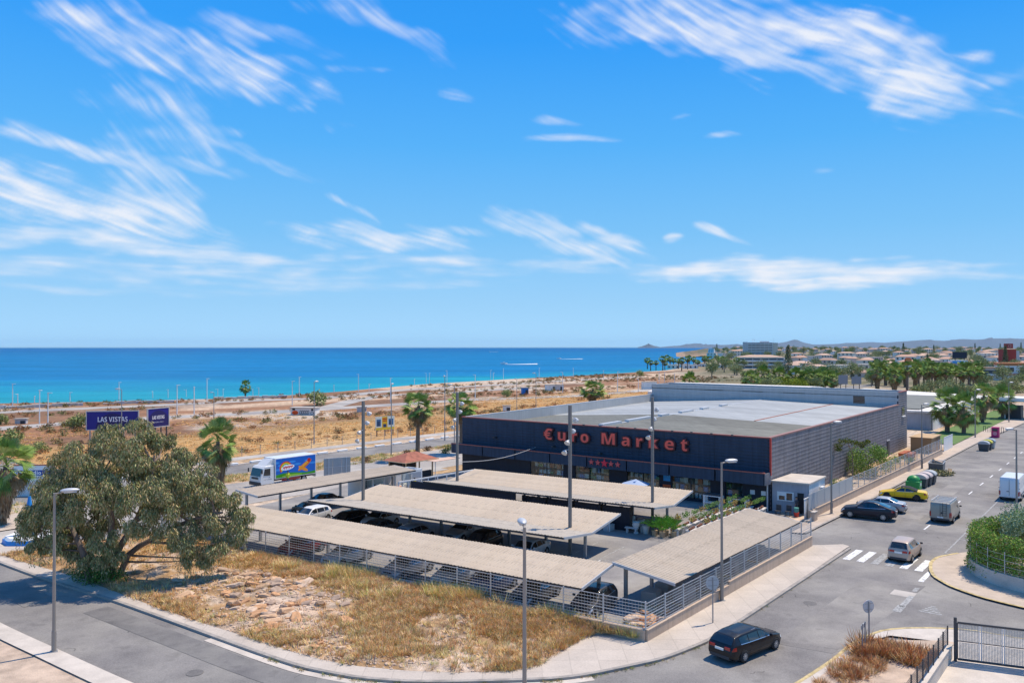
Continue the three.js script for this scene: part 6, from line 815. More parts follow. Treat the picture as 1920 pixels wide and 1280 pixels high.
// ---------------------------------------------------------------- plant stalls and goods before the shop
R = mulberry(311);
{ const [bx] = [0]; for (let r = 0; r < 3; r++) for (let i = 0; i < 9; i++) { const q = atB(67.0 + i * 1.55, -25.3 + r * 1.25 + i * .17), o = thing('plant_table', ORD[i] + ' stone table from the near end, ' + ['plant yard row beside the shop front carport', 'middle row of the plant yard', 'plant yard row nearest the street carport'][r], 'display table', q, FB, 'display tables in the plant yard', .035); mesh('top', box(1.4, .08, .7, 0, .62, 0), M.stock[3], o); for (const x of [-.55, .55]) mesh('leg', box(.2, .62, .5, x, 0, 0), M.stock[6], o); const L = leafMesh(); for (let k = 0; k < 4; k++) clump(L, [-.5 + k * .33, .92, rr(-.15, .15)], [.2, .18, .2], 40, .14, i % 3 === 0 ? [[.5, .3, .1], [.3, .3, .08]] : [[.16, .28, .06], [.24, .34, .09]], .1); const pl = thing('potted_plants', 'potted plants on the ' + ORD[i] + ' table, ' + ['row beside the shop front carport', 'middle row of the plant yard', 'row nearest the street carport'][r], 'plants', q, FB, 'potted plants in the plant yard', .735); mesh('foliage', L.build(), M.leaf, pl); mesh('pots', [-.5, -.17, .16, .5].map(x => cyl(.09, .12, .16, x, 0, 0, 8)), std(.3, .12, .07, .8), pl).userData.kind = 'stuff'; }
  const LP = [[65.8, -27], [66.4, -26.2], [66.2, -25.4], [67, -26.9], [67.4, -25.9], [65.6, -26.2]]; LP.forEach(([s, t], i) => { const o = thing('young_palm', ['young bright green palm at the corner of the shop front carport', 'young palm second in the bright green cluster', 'young palm on the near side of the bright green cluster', 'young palm at the back of the bright green cluster', 'young palm at the right of the bright green cluster', 'young palm at the left of the bright green cluster'][i], 'palm', atB(s, t), rr(0, 6), 'young palms for sale', .035), L = leafMesh(); for (let k = 0; k < 16; k++) { const a = k * 2.4, el = rr(.5, 1.3); for (let j = 0; j < 9; j++) { const q = j / 9 * 1.5, d = [Math.cos(a) * Math.cos(el), Math.sin(el), Math.sin(a) * Math.cos(el)], b = [d[0] * q, .7 + d[1] * q - q * q * .25, d[2] * q]; for (const s2 of [-1, 1]) L.add(b, unit([d[0] - Math.sin(a) * s2, d[1] - .3, d[2] + Math.cos(a) * s2]), [0, 1, 0], .34, .025, vary([.22, .42, .05], .25)); } } mesh('fronds', L.build(), M.leaf, o); mesh('pot', cyl(.22, .28, .5, 0, 0, 0, 10), M.stock[1], o); mesh('stem', cyl(.06, .05, .4, 0, .45, 0, 6), M.bark, o); });
  // goods under the shop front carport
  for (let i = 0; i < 62; i++) { const t = -28 - i * .37, s = 65.6 + rr(0, 3.4), q = atB(s, t), k = i % 4, o = thing(['garden_pot', 'stone_planter', 'garden_urn', 'stone_bench'][k], ORD[i >> 2] + ['  pale garden pot', ' square stone planter', ' pale garden urn', ' small stone bench'][k].replace('  ', ' ') + ' from the right, under the shop front carport', ['pot', 'planter', 'urn', 'bench'][k], q, rr(0, 3), 'garden goods under the shop front carport', .035), m = M.stock[[0, 3, 6, 3][k]]; if (k === 0) mesh('pot', cyl(.22, .36, .7, 0, 0, 0, 10), m, o); else if (k === 1) mesh('planter', [box(.9, .55, .6)], m, o); else if (k === 2) mesh('urn', new THREE.LatheGeometry([[.2, 0], [.24, .06], [.1, .2], [.12, .4], [.36, .75], [.3, .95], [.38, 1.0]].map(p => new THREE.Vector2(...p)), 10), m, o); else { mesh('seat', box(1.2, .1, .4, 0, .42, 0), m, o); for (const x of [-.4, .4]) mesh('leg', box(.15, .42, .35, x, 0, 0), m, o); } }
  for (let i = 0; i < 5; i++) { const o = thing('display_rail', 'white painted rail in front of the garden goods', 'railing', atB(65.2, -31 - i * 4.6), FB + Math.PI / 2, 'white rails before the garden goods', .035); mesh('rail', box(4.2, .1, .1, 2.1, .95, 0), M.white, o); for (const x of [.05, 2.1, 4.15]) mesh('post', box(.1, .95, .1, x, 0, 0), M.white, o); }
  const dw = thing('dark_partition', 'dark mesh partition at the left of the shop front carport', 'partition', atB(65.3, -41), FB + Math.PI / 2); mesh('panel', box(13, 2.45, .06, 6.5, .05, 0), M.navy, dw);
  for (let i = 0; i < 4; i++) { const o = thing('goods_rack', ORD[i] + ' tall dark rack of pale pots from the right under the shop front carport', 'rack', atB(66.6, -29.6 - i * 2.9), FB + Math.PI / 2, 'racks under the shop front carport', .035); for (const y of [.05, .8, 1.55]) mesh('shelf', box(2.6, .06, .6, 1.3, y, 0), M.dark, o); for (const x of [0, 2.6]) mesh('upright', box(.08, 2.1, .6, x, 0, 0), M.dark, o); mesh('back', box(2.6, 2.1, .04, 1.3, 0, -.3), M.navy, o); for (let k = 0; k < 12; k++) mesh('stock_pot', k % 2 ? cyl(.13, .2, rr(.3, .5), .3 + (k % 4) * .65, .1 + Math.floor(k / 4) * .75, .05, 8) : rbox(.4, rr(.25, .45), .35, .3 + (k % 4) * .65, .1 + Math.floor(k / 4) * .75, .05, .05), M.stock[[0, 3, 6, 6, 2, 0, 3][k % 7]], o); }
  const st = [[79, -23.6], [80.6, -22.6]]; st.forEach(([s, t], i) => { const o = thing('stone_stand', i ? 'pale two tier display stand nearest the hut' : 'pale two tier display stand left of the other, by the canopy', 'stand', at(76.6, -35.2 + i * 2.7), FA + Math.PI / 2, 'two tier stands by the hut', .035); for (const y of [.6, 1.3]) mesh('shelf', box(1.9, .08, .9, 0, y, 0), M.stock[6], o); for (const x of [-.85, .85]) for (const z of [-.3, .3]) mesh('leg', box(.2, 1.3, .2, x, 0, z), M.stock[6], o); mesh('pebbles', box(1.7, .15, .8, 0, 1.38, 0), M.dark, o); });
  const um = thing('parasol', 'pale blue parasol by the shop entrance', 'parasol', at(76.2, -44), 0); mesh('canopy', new THREE.ConeGeometry(1.6, .5, 8).translate(0, 1.95, 0), std(.35, .45, .62, .8), um); mesh('pole', cyl(.03, .03, 1.9), M.galv, um);
  [[77.6, -28.9, 'left'], [77.9, -28.0, 'middle'], [78.2, -27.3, 'right']].forEach(([s, t, w], i) => { if (i < 2) { const o = thing('garden_chair', w + ' dark chair standing outside the hut', 'chair', at(s, t), FA + Math.PI, 'chairs outside the hut', .035); mesh('seat', box(.5, .06, .5, 0, .42, 0), M.dark, o); mesh('backrest', box(.06, .55, .5, -.24, .46, 0), M.dark, o); for (const x of [-.2, .2]) for (const z of [-.2, .2]) mesh('leg', box(.04, .42, .04, x, 0, z), M.dark, o); } else { const o = thing('plant_pot', 'teal and red plant pots by the hut door', 'pot', at(s, t), 0, undefined, .035); mesh('lower_pot', cyl(.2, .26, .4, 0, 0, 0, 10), M.red, o); mesh('upper_pot', cyl(.2, .24, .45, 0, .4, 0, 10), std(.1, .35, .3, .6), o); } });
}
// ---------------------------------------------------------------- people: one continuous body each
function person(label, [x, z], turn, col1, legs, group, pose = 0) {
  const J = { hip: [0, .95, 0], chest: [0, 1.32, .02], neck: [0, 1.5, .02], head: [0, 1.64, .04] }, sh = .19, f = pose ? .25 : .08;
  const bones = [[[0, .95, 0], [0, 1.3, 0], .15, .17], [[0, 1.3, 0], [0, 1.5, .01], .17, .07], [[0, 1.48, .01], [0, 1.6, .03], .06, .07], [[0, 1.62, .03], [0, 1.7, .03], .1, .1], [[-.09, .95, 0], [-.11, .5, f], .1, .075], [[-.11, .5, f], [-.11, .08, f * .3], .07, .045], [[.09, .95, 0], [.12, .5, -f * .4], .1, .075], [[.12, .5, -f * .4], [.12, .08, -f], .07, .045], [[-.11, .05, f * .3], [-.11, .04, f * .3 + .15], .045, .035], [[.12, .05, -f], [.12, .04, -f + .15], .045, .035], [[-sh, 1.43, 0], [-.27, 1.15, -.03], .065, .05], [[-.27, 1.15, -.03], [-.25, .9, .1], .045, .035], [[sh, 1.43, 0], [.27, 1.15, 0], .065, .05], [[.27, 1.15, 0], [.24, pose ? 1.1 : .9, pose ? .25 : .1], .045, .035]];
  const N = 44, mc = new MarchingCubes(N, new THREE.MeshStandardMaterial(), false, false, 40000), sc = 1; mc.isolation = 0; const H2 = .95;
  for (let k = 0; k < N; k++) for (let j = 0; j < N; j++) for (let i = 0; i < N; i++) { const p = [(i / N * 2 - 1) * H2, (j / N * 2 - 1) * H2 + .9, (k / N * 2 - 1) * H2]; let d = 9; for (const [a, b, r0, r1] of bones) { const ab = [b[0] - a[0], b[1] - a[1], b[2] - a[2]], ap = [p[0] - a[0], p[1] - a[1], p[2] - a[2]], t = clamp((ap[0] * ab[0] + ap[1] * ab[1] + ap[2] * ab[2]) / (ab[0] ** 2 + ab[1] ** 2 + ab[2] ** 2)); const q = Math.hypot(ap[0] - ab[0] * t, ap[1] - ab[1] * t, ap[2] - ab[2] * t) - lerp(r0, r1, t), h = clamp(.5 + .5 * (d - q) / .04); d = lerp(d, q, h) - .04 * h * (1 - h); } mc.field[k * N * N + j * N + i] = -d; }
  mc.update(); const n = mc.count, pos = new Float32Array(n * 3), nor = new Float32Array(n * 3), cc = new Float32Array(n * 3); for (let i = 0; i < n; i++) { const X = mc.positionArray[3 * i] * H2, Y = mc.positionArray[3 * i + 1] * H2 + .9, Z = mc.positionArray[3 * i + 2] * H2; pos.set([X, Y, Z], 3 * i); nor.set([mc.normalArray[3 * i], mc.normalArray[3 * i + 1], mc.normalArray[3 * i + 2]], 3 * i); const c = Y > 1.66 ? [.03, .02, .015] : Y > 1.5 || (Math.abs(X) > .2 && Y < 1.1) ? [.42, .26, .18] : Y > .93 ? col1 : Y < .09 ? [.03, .03, .03] : legs; cc.set(c, 3 * i); }
  const g = new THREE.BufferGeometry(); g.setAttribute('position', new THREE.BufferAttribute(pos, 3)); g.setAttribute('normal', new THREE.BufferAttribute(nor, 3)); g.setAttribute('color', new THREE.BufferAttribute(cc, 3)); g.computeVertexNormals();
  const o = thing('person', label, 'person', [x, z], turn, group, .035); mesh('body', g, new THREE.MeshStandardMaterial({ vertexColors: true, roughness: .85, side: THREE.DoubleSide }), o); return o;
}
person('person in a yellow high visibility vest beside the lorry', at(57.6, -80.6), FA, [.5, .62, .04], [.04, .05, .09], undefined, 1);
person('person in orange clothing at the kiosk front', at(57.6, -65.2), 2, [.6, .16, .04], [.05, .05, .08]);
person('person in dark clothes standing in the hut doorway', at(79.0, -27.55), FA + Math.PI, [.07, .07, .08], [.05, .05, .06]);
person('person in a light yellow top under the kiosk roof', at(63.4, -65.1), 1, [.55, .45, .06], [.04, .05, .12]);

// ---------------------------------------------------------------- the far shore: plots, roads, lamps, sheds
R = mulberry(1234);
struct('far_road', ribbon([[-107.2,-157.64], [-104.21,-162.83], [-93.7,-176.79], [-82.5,-187.5], [-64.39,-201.22], [-50.5,-213.36], [-31.13,-233.49], [-10.94,-252.55], [22.3,-271.98], [56.6,-313.29], [85.99,-348.59]], 4, 4, .03, 8), M.asphaltPale);
struct('far_road', ribbon([[-133.06,-199.6], [-111.7,-219.03], [-96.22,-231.31], [-79.6,-248.74], [-61.66,-260.53], [-46.28,-301.83], [-26.4,-330], [0,-358.7], [34.35,-405.74], [72,-450]], 4, 4, .035, 8), M.asphaltPale);
struct('far_road', ribbon([[-50.5,-213.36], [-49.01,-245.05], [-42.17,-275], [-19.64,-294.64], [8.8,-330]], 3, 3, .04, 8), M.asphaltPale);
const lampFar = [-139.22,-222.97,6.24,-145.67,-235.71,2.67,-142.06,-237.98,1.9,-102.23,-173.08,7.15,-97.65,-168.37,6.85,-135.43,-245.05,2.61,-124.09,-252.55,5.39,-117.06,-260.53,2.08,-112.03,-260.53,2.61,-82.24,-196.43,7.14,-108.4,-266.13,2.31,-74.5,-187.5,7.12,-93.45,-245.05,6.86,-100.09,-271.98,2.18,-98.27,-271.98,2.18,-88.12,-271.98,2.18,-87.08,-275,2.57,-62.37,-227.06,6.81,-70.79,-266.13,6.56,-64.84,-291.18,2.72,-57.25,-298.19,6.36,-53.93,-301.83,2.62,-36.52,-240.29,7.21,-42.53,-348.59,2.56,-39.65,-369.4,4.43,-38.17,-369.4,4.43,-30.5,-375,5.5,-11.86,-257.81,7.56,-10.82,-405.74,4.87,-9.31,-399.19,3.73,-4.33,-405.74,5.68,14.26,-419.49,5.59,18.44,-291.18,7.38,33.29,-434.21,5.21,46.52,-405.74,4.6,38.89,-294.64,7.46,46.55,-294.64,4.71,69,-375,5.25,72.6,-380.77,4.57,75.11,-369.4,4.43];
{ const n = lampFar.length / 3; for (let i = 0; i < n; i++) { const [x, z, h] = lampFar.slice(3 * i, 3 * i + 3), o = thing('shore_lamp', 'white lamp post on the shore plots, ' + (i < 16 ? ORD[i] + ' from the left' : i < 28 ? ORD[i - 16] + ' right of the blue billboards' : ORD[Math.min(15, i - 28)] + ' of those left of the headland'), 'street lamp', [x, z], rr(0, 6), 'white lamp posts on the shore plots'); mesh('pole', cyl(.13, .1, h, 0, 0, 0, 6), M.white, o); mesh('lamp_head', box(.9, .12, .3, .3, h, 0), M.white, o); } }
{ const o = thing('graffiti_shed', 'small white shed with orange and black graffiti beside the far road', 'shed', [-53.92,-194.88], -.12), t = canvasTex(512, 128, (g, w, h) => { g.fillStyle = '#d9cfc8'; g.fillRect(0, 0, w, h); g.fillStyle = '#1c1c20'; g.fillRect(30, 6, 60, 34); g.fillRect(430, 10, 46, 36); g.fillStyle = '#ef5a24'; g.beginPath(); g.ellipse(90, 84, 66, 40, 0, 0, 7); g.fill(); g.strokeStyle = '#5a5a5c'; g.lineWidth = 11; for (let i = 0; i < 5; i++) { g.beginPath(); g.ellipse(205 + i * 40, 78, 17, 34, .2, 0, 7); g.stroke(); } g.beginPath(); g.ellipse(450, 88, 28, 28, 0, 0, 7); g.stroke(); }); mesh('wall', box(6.2, 1.75, 3, 3.1, 0, -1.5), M.renderWhite, o); mesh('roof', box(6.7, .15, 3.5, 3.1, 1.75, -1.5), M.concrete, o); mesh('graffiti', new THREE.PlaneGeometry(6.1, 1.7).translate(3.1, .87, .01), new THREE.MeshStandardMaterial({ map: t, roughness: .9 }), o); }
{ const shed = (name, l, c, [x, z], w, h, d, m) => { const o = thing(name, l, c, [x, z], .2); mesh('wall', box(w, h, d), m, o); mesh('roof', box(w + .4, .15, d + .4, 0, h, 0), M.concrete, o); mesh('door', box(.9, h * .7, .06, w * .2, 0, d / 2 + .02), M.dark, o); };
  shed('shore_shed', 'small white hut on the bare plots left of the shaggy palm', 'hut', [14.87,-305.56], 4, 2.2, 3, M.renderWhite); shed('shore_shed', 'pale open shed just left of the shaggy palm', 'hut', [17.93,-305.56], 3, 2.2, 3, M.render); shed('site_toilet', 'bright blue site cabin beside the far road', 'cabin', [4.5,-281.25], 2.2, 2.3, 2.2, std(.02, .2, .55, .6)); shed('site_container', 'striped white and teal container near the hall back corner', 'container', [54.37,-317.31], 5.5, 2.8, 2.5, M.renderWhite); shed('brick_stub', 'small unfinished pale brick frame in the straw field', 'ruin', [-1.36,-204.55], 1.9, 1.6, .5, M.renderWhite); shed('box_cabinet', 'grey cabinet beside the far road at the left', 'cabinet', [-106.15,-173.08], 2.2, 1, 1, M.render); shed('box_cabinet', 'pale cabinet behind the left floodlight mast', 'cabinet', [-38.45,-204.55], 2.4, 1.2, 1, M.render); }
for (let i = 0; i < 46; i++) { const u = i / 46, px = i < 22 ? lerp(-2, 150, i / 22) : i < 34 ? lerp(205, 330, (i - 22) / 12) : lerp(410, 540, (i - 34) / 12); const Q = i < 22 ? lerp(766.5, 760, i / 22) : i < 34 ? lerp(758, 753.5, (i - 22) / 12) : lerp(748.5, 745, (i - 34) / 12), f = 1500 * 16.5 / (Q - 651), m = mesh('stacked_block', box(rr(1.6, 3.4), rr(.4, .95), 1.2), i % 3 ? M.concretePale : M.render); m.position.set((px - 960) / 1500 * f, 0, -f); m.rotation.y = .5 + rr(-.1, .1); tag(m, i < 22 ? 'pale concrete block in the long row on the left shore plots' : i < 34 ? 'pale concrete block in the row behind the blue billboards' : 'pale concrete block in the row left of the graffiti shed', 'concrete block', 'concrete blocks on the shore plots'); }
// scrub over the plots and field
{ const L = leafMesh(); for (let i = 0; i < 3; i++) clump(L, [rr(-.3, .3), .3, rr(-.3, .3)], [.6, .32, .6], 26, .3, [[1, 1, 1]], .05); const g = L.build(), sp = []; for (let i = 0; i < 9000 && sp.length < 2600; i++) { const s = rr(-40, 420), t = -109 - 210 * R(), [x, z] = at(s, t), n = fbm(s * .02 + 9, t * .09, 4); if (n < (t > -152 ? .6 : .5) || Math.hypot(x, z) > shoreAt(Math.atan2(x, -z)) - 6) continue; sp.push([x, 0, z, rr(.4, 1.3)]); } scatter('scrub', 'low brown scrub over the bare shore plots', 'scrub', g, sp, () => { const k = rr(.7, 1.2), q = R(); return q < .5 ? [.40 * k, .21 * k, .10 * k] : q < .8 ? [.34 * k, .27 * k, .13 * k] : [.20 * k, .20 * k, .08 * k]; }, M.leaf); }
// bushes on the plots
function roundTree(seed, r, h, n, cols, size = .55) { R = mulberry(seed); const L = leafMesh(); for (let i = 0; i < n; i++) { const d = rndDir(); clump(L, [d[0] * r * .55, h + d[1] * r * .45, d[2] * r * .55], [r * .5, r * .42, r * .5], 60, size, cols, .05, .2); } return { crown: L.build(), trunk: limb([[0, -.2, 0], [.1, h * .5, 0], [0, h, 0]], r * .09, r * .05, 6, 4) }; }
const TREE = [roundTree(1, 3.4, 3.6, 16, [[.30, .33, .15], [.37, .38, .19], [.22, .25, .11]]), roundTree(2, 2.8, 4.4, 14, [[.22, .27, .12], [.29, .32, .15]]), roundTree(3, 2.4, 1.7, 12, [[.26, .31, .11], [.33, .36, .15]]), roundTree(4, 3, 3, 14, [[.32, .36, .05], [.26, .33, .05]]), (() => { R = mulberry(6); const L = leafMesh(); for (let i = 0; i < 16; i++) clump(L, [0, 2 + i * .62, 0], [1.9 * (1 - i / 18), .4, 1.9 * (1 - i / 18)], 60, .5, [[.13, .17, .09], [.18, .21, .11]], .2); return { crown: L.build(), trunk: limb([[0, -.2, 0], [0, 6, 0], [0, 11, 0]], .2, .05, 6, 3) }; })()];
function tree(k, label, [x, z], s, group, y) { const o = thing(['broad_tree', 'broad_tree', 'round_bush', 'yellow_green_tree', 'conifer_tree'][k], label, k === 2 ? 'bush' : 'tree', [x, z], rr(0, 6.28), group, y ?? rise(x, -z)); o.scale.setScalar(s); mesh('trunk', TREE[k].trunk, M.bark, o); mesh('crown', TREE[k].crown, M.leaf, o); return o; }
R = mulberry(55);
tree(2, 'large grey green bush behind the graffiti shed', [-55.25,-227.06], 1.2); tree(2, 'dark green bush left of the wide blue billboard', [-88.29,-163.91], .85); tree(2, 'second green bush against the left of the blue billboard', [-89.23,-162.83], .7); tree(2, 'small bush on the left picture edge beside the far road', [-109.24,-170.69], .7); tree(2, 'low pale green bush in the field at the far left', [-82.94,-132.35], .85); tree(2, 'dark bush on the bare plots left of the blue cabin', [-1.77,-266.13], .75); tree(2, 'round bush on the headland side plots', [73.33,-458.33], 1); tree(2, 'low grey bush in the straw field', [-74.12,-125.63], .5);
palm(2, 'small lone palm on the shore plots', [-90.66,-271.98], 3.4, 1, 'palms behind the hall', 0, 1.1);
// ---------------------------------------------------------------- headland, mountains, island
{ const b = [482.31,-1903.85], g = grid(60, 14, (u, v) => { const px = lerp(1262, 1470, u), f = lerp(1620, 2900, v), x = (px - 960) / 1500 * f; const h = sst(0, .1, u) * (2 + 11 * sst(0, .35, u)) * sst(-.02, .12, v + .04 * fbm(u * 9, 1, 3)) * (.7 + .6 * fbm(u * 8, v * 3, 3)); return [x, SHELF - .5 + h * 1.15, -f]; }); const p = g.attributes.position, c = []; for (let i = 0; i < p.count; i++) { const n = fbm(p.getX(i) * .03, p.getZ(i) * .03 + p.getY(i) * .4, 4); const q = p.getY(i) < 1 ? [.36, .25, .16] : n > .5 ? [.2, .15, .085] : [.1, .11, .055]; c.push(...q.map(v => v * 1.5)); } g.setAttribute('color', new THREE.Float32BufferAttribute(c, 3)); struct('headland', muv(g), M.ground); }
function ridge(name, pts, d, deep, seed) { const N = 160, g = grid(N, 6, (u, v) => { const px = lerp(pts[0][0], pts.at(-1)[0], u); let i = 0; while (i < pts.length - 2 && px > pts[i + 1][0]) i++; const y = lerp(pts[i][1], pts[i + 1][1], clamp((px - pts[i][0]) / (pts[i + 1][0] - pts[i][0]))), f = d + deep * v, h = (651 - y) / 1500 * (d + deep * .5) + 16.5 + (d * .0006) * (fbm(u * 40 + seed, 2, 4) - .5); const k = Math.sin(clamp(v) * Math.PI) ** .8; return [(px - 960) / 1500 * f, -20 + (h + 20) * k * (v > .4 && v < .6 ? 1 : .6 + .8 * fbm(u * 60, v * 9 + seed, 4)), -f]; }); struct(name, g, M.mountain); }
M.mountain = std(.12, .16, .195, 1);  // distant haze put into the rock colour as a blue tint
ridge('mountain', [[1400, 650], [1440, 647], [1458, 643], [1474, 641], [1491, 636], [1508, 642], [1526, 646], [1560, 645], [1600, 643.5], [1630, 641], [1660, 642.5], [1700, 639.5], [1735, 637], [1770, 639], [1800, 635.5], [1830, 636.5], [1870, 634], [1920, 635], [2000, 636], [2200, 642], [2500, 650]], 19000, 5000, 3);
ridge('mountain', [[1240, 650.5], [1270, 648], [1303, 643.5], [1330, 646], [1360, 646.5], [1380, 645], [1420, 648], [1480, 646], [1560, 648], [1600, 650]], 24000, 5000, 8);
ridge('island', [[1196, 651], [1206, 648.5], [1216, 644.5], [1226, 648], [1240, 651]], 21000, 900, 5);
// boats and their wakes
for (const [x, z, l, i] of [[-7.39,-923.44, 75, 0], [80.59,-1343.18, 80, 1], [-89.74,-3283.33, 60, 2]]) { const w = mesh('wake', grid(20, 2, (u, v) => [u * l * .5, SHELF + .12, (v - .5) * (8 + 34 * u) - u * u * l * .3]), M.white); w.position.set(x, 0, z); tag(w, ['long white wake trailing the nearer speedboat', 'long white wake trailing the farther speedboat', 'short wake of a boat far out'][i], 'wake'); const b = thing('speedboat', ['white speedboat pulling the nearer long wake', 'white speedboat pulling the farther long wake', 'tiny white boat far out near the horizon'][i], 'boat', [x - 2, z], Math.PI, undefined, SHELF); mesh('hull', ext([[-4, 1.6], [4.5, 1.8], [3.4, .1], [-3.8, .1]], 2.6).translate(0, 0, -1.3), M.white, b); mesh('cabin', box(2.4, 1, 1.8, -.5, 1.6, 0), M.white, b); mesh('windscreen', box(.1, .7, 1.6, .9, 1.7, 0), M.glassDark, b); }
// ---------------------------------------------------------------- the town
const houseWalls = [[.80, .77, .71], [.78, .66, .55], [.82, .72, .60], [.70, .60, .52], [.82, .80, .77], [.74, .54, .44]].map(c => std(...c, .9)), houseRoofs = [[.50, .30, .21], [.56, .38, .28], [.40, .25, .18], [.62, .54, .46]].map(c => std(...c, .9)); M.pane = std(.05, .06, .075, .3);
function gableRoof(w, d, h) { const g = new THREE.BufferGeometry(), a = w / 2 + .4, b = d / 2 + .4, v = [[-a, 0, b], [a, 0, b], [a, 0, -b], [-a, 0, -b], [-a * .45, h, 0], [a * .45, h, 0]], t = [[0, 1, 5], [0, 5, 4], [1, 2, 5], [2, 3, 4], [2, 4, 5], [3, 0, 4]]; g.setAttribute('position', new THREE.Float32BufferAttribute(t.flat().flatMap(i => v[i]), 3)); g.computeVertexNormals(); return g; }
function house(label, [x, z], w, d, fl, wi, ri, turn, group, y) { const o = thing('town_house', label, 'house', [x, z], turn, group, y ?? rise(x, -z) - .3), h = fl * 2.9; mesh('wall', box(w, h, d), houseWalls[wi], o); const r = mesh('roof', ri === 3 ? box(w + .4, .4, d + .4) : gableRoof(w, d, rr(1, 1.7)), houseRoofs[ri], o); r.position.y = h; for (let f = 0; f < fl; f++) for (let k = 0; k < Math.max(2, Math.round(w / 3.4)); k++) mesh('window', box(1.2, 1.3, .12, -w / 2 + (k + .5) * w / Math.max(2, Math.round(w / 3.4)), .9 + f * 2.9, d / 2 + .02), M.pane, o); return o; }
const wallWords = ['white', 'pink', 'cream', 'tan', 'bright white', 'salmon'], roofWords = ['terracotta roof', 'orange tile roof', 'dark red roof', 'flat pale roof'];
R = mulberry(808);
const spotsH = [], zone = f => f < 480 ? 'nearest the palm grove' : f < 700 ? 'in the near rows of the town' : f < 1150 ? 'in the middle rows of the town' : 'on the far rise of the town';
const free = (x, z, r) => spotsH.every(([a, b]) => Math.hypot(a - x, b - z) > r);
for (let i = 0, n = 0; i < 3000 && n < 165; i++) { const q = R(), f = q < .2 ? rr(430, 620) : q < .6 ? rr(560, 1000) : rr(900, 2000), px = f < 620 ? rr(1480, 1930) : f < 900 ? rr(1400, 1930) : rr(1330, 1930), x = (px - 960) / 1500 * f; if (!free(x, -f, f < 700 ? 17 : 24) || (px > 1385 && px < 1465 && f > 600 && f < 1130)) continue; spotsH.push([x, -f]); n++; const wi = Math.floor(R() * 6), ri = Math.floor(R() * 4); house(wallWords[wi] + ' house with ' + roofWords[ri] + ' ' + zone(f) + (px < 1560 ? ', left side' : px < 1740 ? ', centre' : ', right side'), [x, -f], rr(8, 15), rr(8, 11), R() < .65 ? 2 : R() < .6 ? 1 : 3, wi, ri, rr(-.7, .9), 'houses of the town'); }
for (let i = 0, n = 0; i < 4000 && n < 295; i++) { const q = R(), f = q < .25 ? rr(340, 560) : q < .6 ? rr(500, 1000) : rr(900, 2300), px = f < 420 ? rr(1500, 1940) : rr(1330, 1940), x = (px - 960) / 1500 * f; if (!free(x, -f, 7)) continue; spotsH.push([x, -f]); n++; const k = R() < .6 ? 0 : R() < .6 ? 1 : R() < .25 ? 4 : 2; tree(k, ['broad green tree', 'dark upright tree', 'round grey bush', '', 'slim dark conifer'][k] + ' among the houses, ' + zone(f).replace('nearest', 'nearest').replace('in the ', '') + (px < 1560 ? ', left side' : px < 1740 ? ', centre' : ', right side'), [x, -f], rr(.9, 1.5) * (f > 1200 ? 1.3 : 1), 'trees among the houses'); }
// named buildings
function block(name, label, cat, [x, z], w, h, d, m, floors, turn, o2 = {}) { const o = thing(name, label, cat, [x, z], turn, undefined, o2.y ?? rise(x, -z) - .3); mesh('wall', box(w, h, d), m, o); for (let f = 0; f < floors; f++) { const y = (f + .25) * h / floors; mesh('window_band', box(w * .94, h / floors * .4, .14, 0, y, d / 2 + .02), M.pane, o); mesh('balcony', box(w * .96, h / floors * .34, 1.1, 0, y - h / floors * .34, d / 2 + .5), o2.rail ?? M.white, o); const n = Math.round(w / 6); for (let k = 1; k < n; k++) mesh('divider', box(.3, h / floors * .8, 1.1, -w / 2 + k * w / n, y - .1, d / 2 + .5), m, o); } return o; }
{ const f = 1080, h = block('seafront_hotel', 'tall pale hotel block with rows of balconies above the town', 'hotel', [(1425 - 960) / 1500 * f, -f], 33, 17.5, 14, M.renderWhite, 8, -.25); mesh('side_tower', box(6, 18, 15, -19, 0, 0), M.render, h); mesh('side_tower', box(6, 17, 16, 19.5, 0, 0), std(.62, .56, .46, .9), h); mesh('roof_plant', box(12, 1.6, 6, 6, 17.5, 0), M.render, h); mesh('roof_frame', [box(.4, 5, .4, -9, 17.5, 0), box(.4, 5, .4, -6.5, 17.5, 0), box(2.5, .3, .3, -7.7, 20, 0)], M.renderWhite, h); mesh('mast', cyl(.15, .1, 6, 18, 17, 0, 5), M.postGrey, h); }
{ const f = 590, h = block('apartment_block', 'long terracotta roofed apartment block below the hotel', 'apartments', [(1425 - 960) / 1500 * f, -f], 34, 8.6, 11, houseWalls[2], 3, -.2); const r = mesh('roof', gableRoof(34, 11, 1.6), houseRoofs[1], h); r.position.y = 8.6; mesh('wing', box(9, 6.4, 10, 20, 0, 2), houseWalls[3], h); const g = thing('white_villa', 'tall white house right of the terracotta apartment block', 'house', [(1502 - 960) / 1500 * 560, -560], -.3, undefined, .5); mesh('wall', box(8, 9, 8), M.renderWhite, g); const q = mesh('roof', gableRoof(8, 8, 1.4), houseRoofs[0], g); q.position.y = 9; mesh('window', box(1.4, 1.4, .12, 1, 5, 4.03), M.pane, g); }
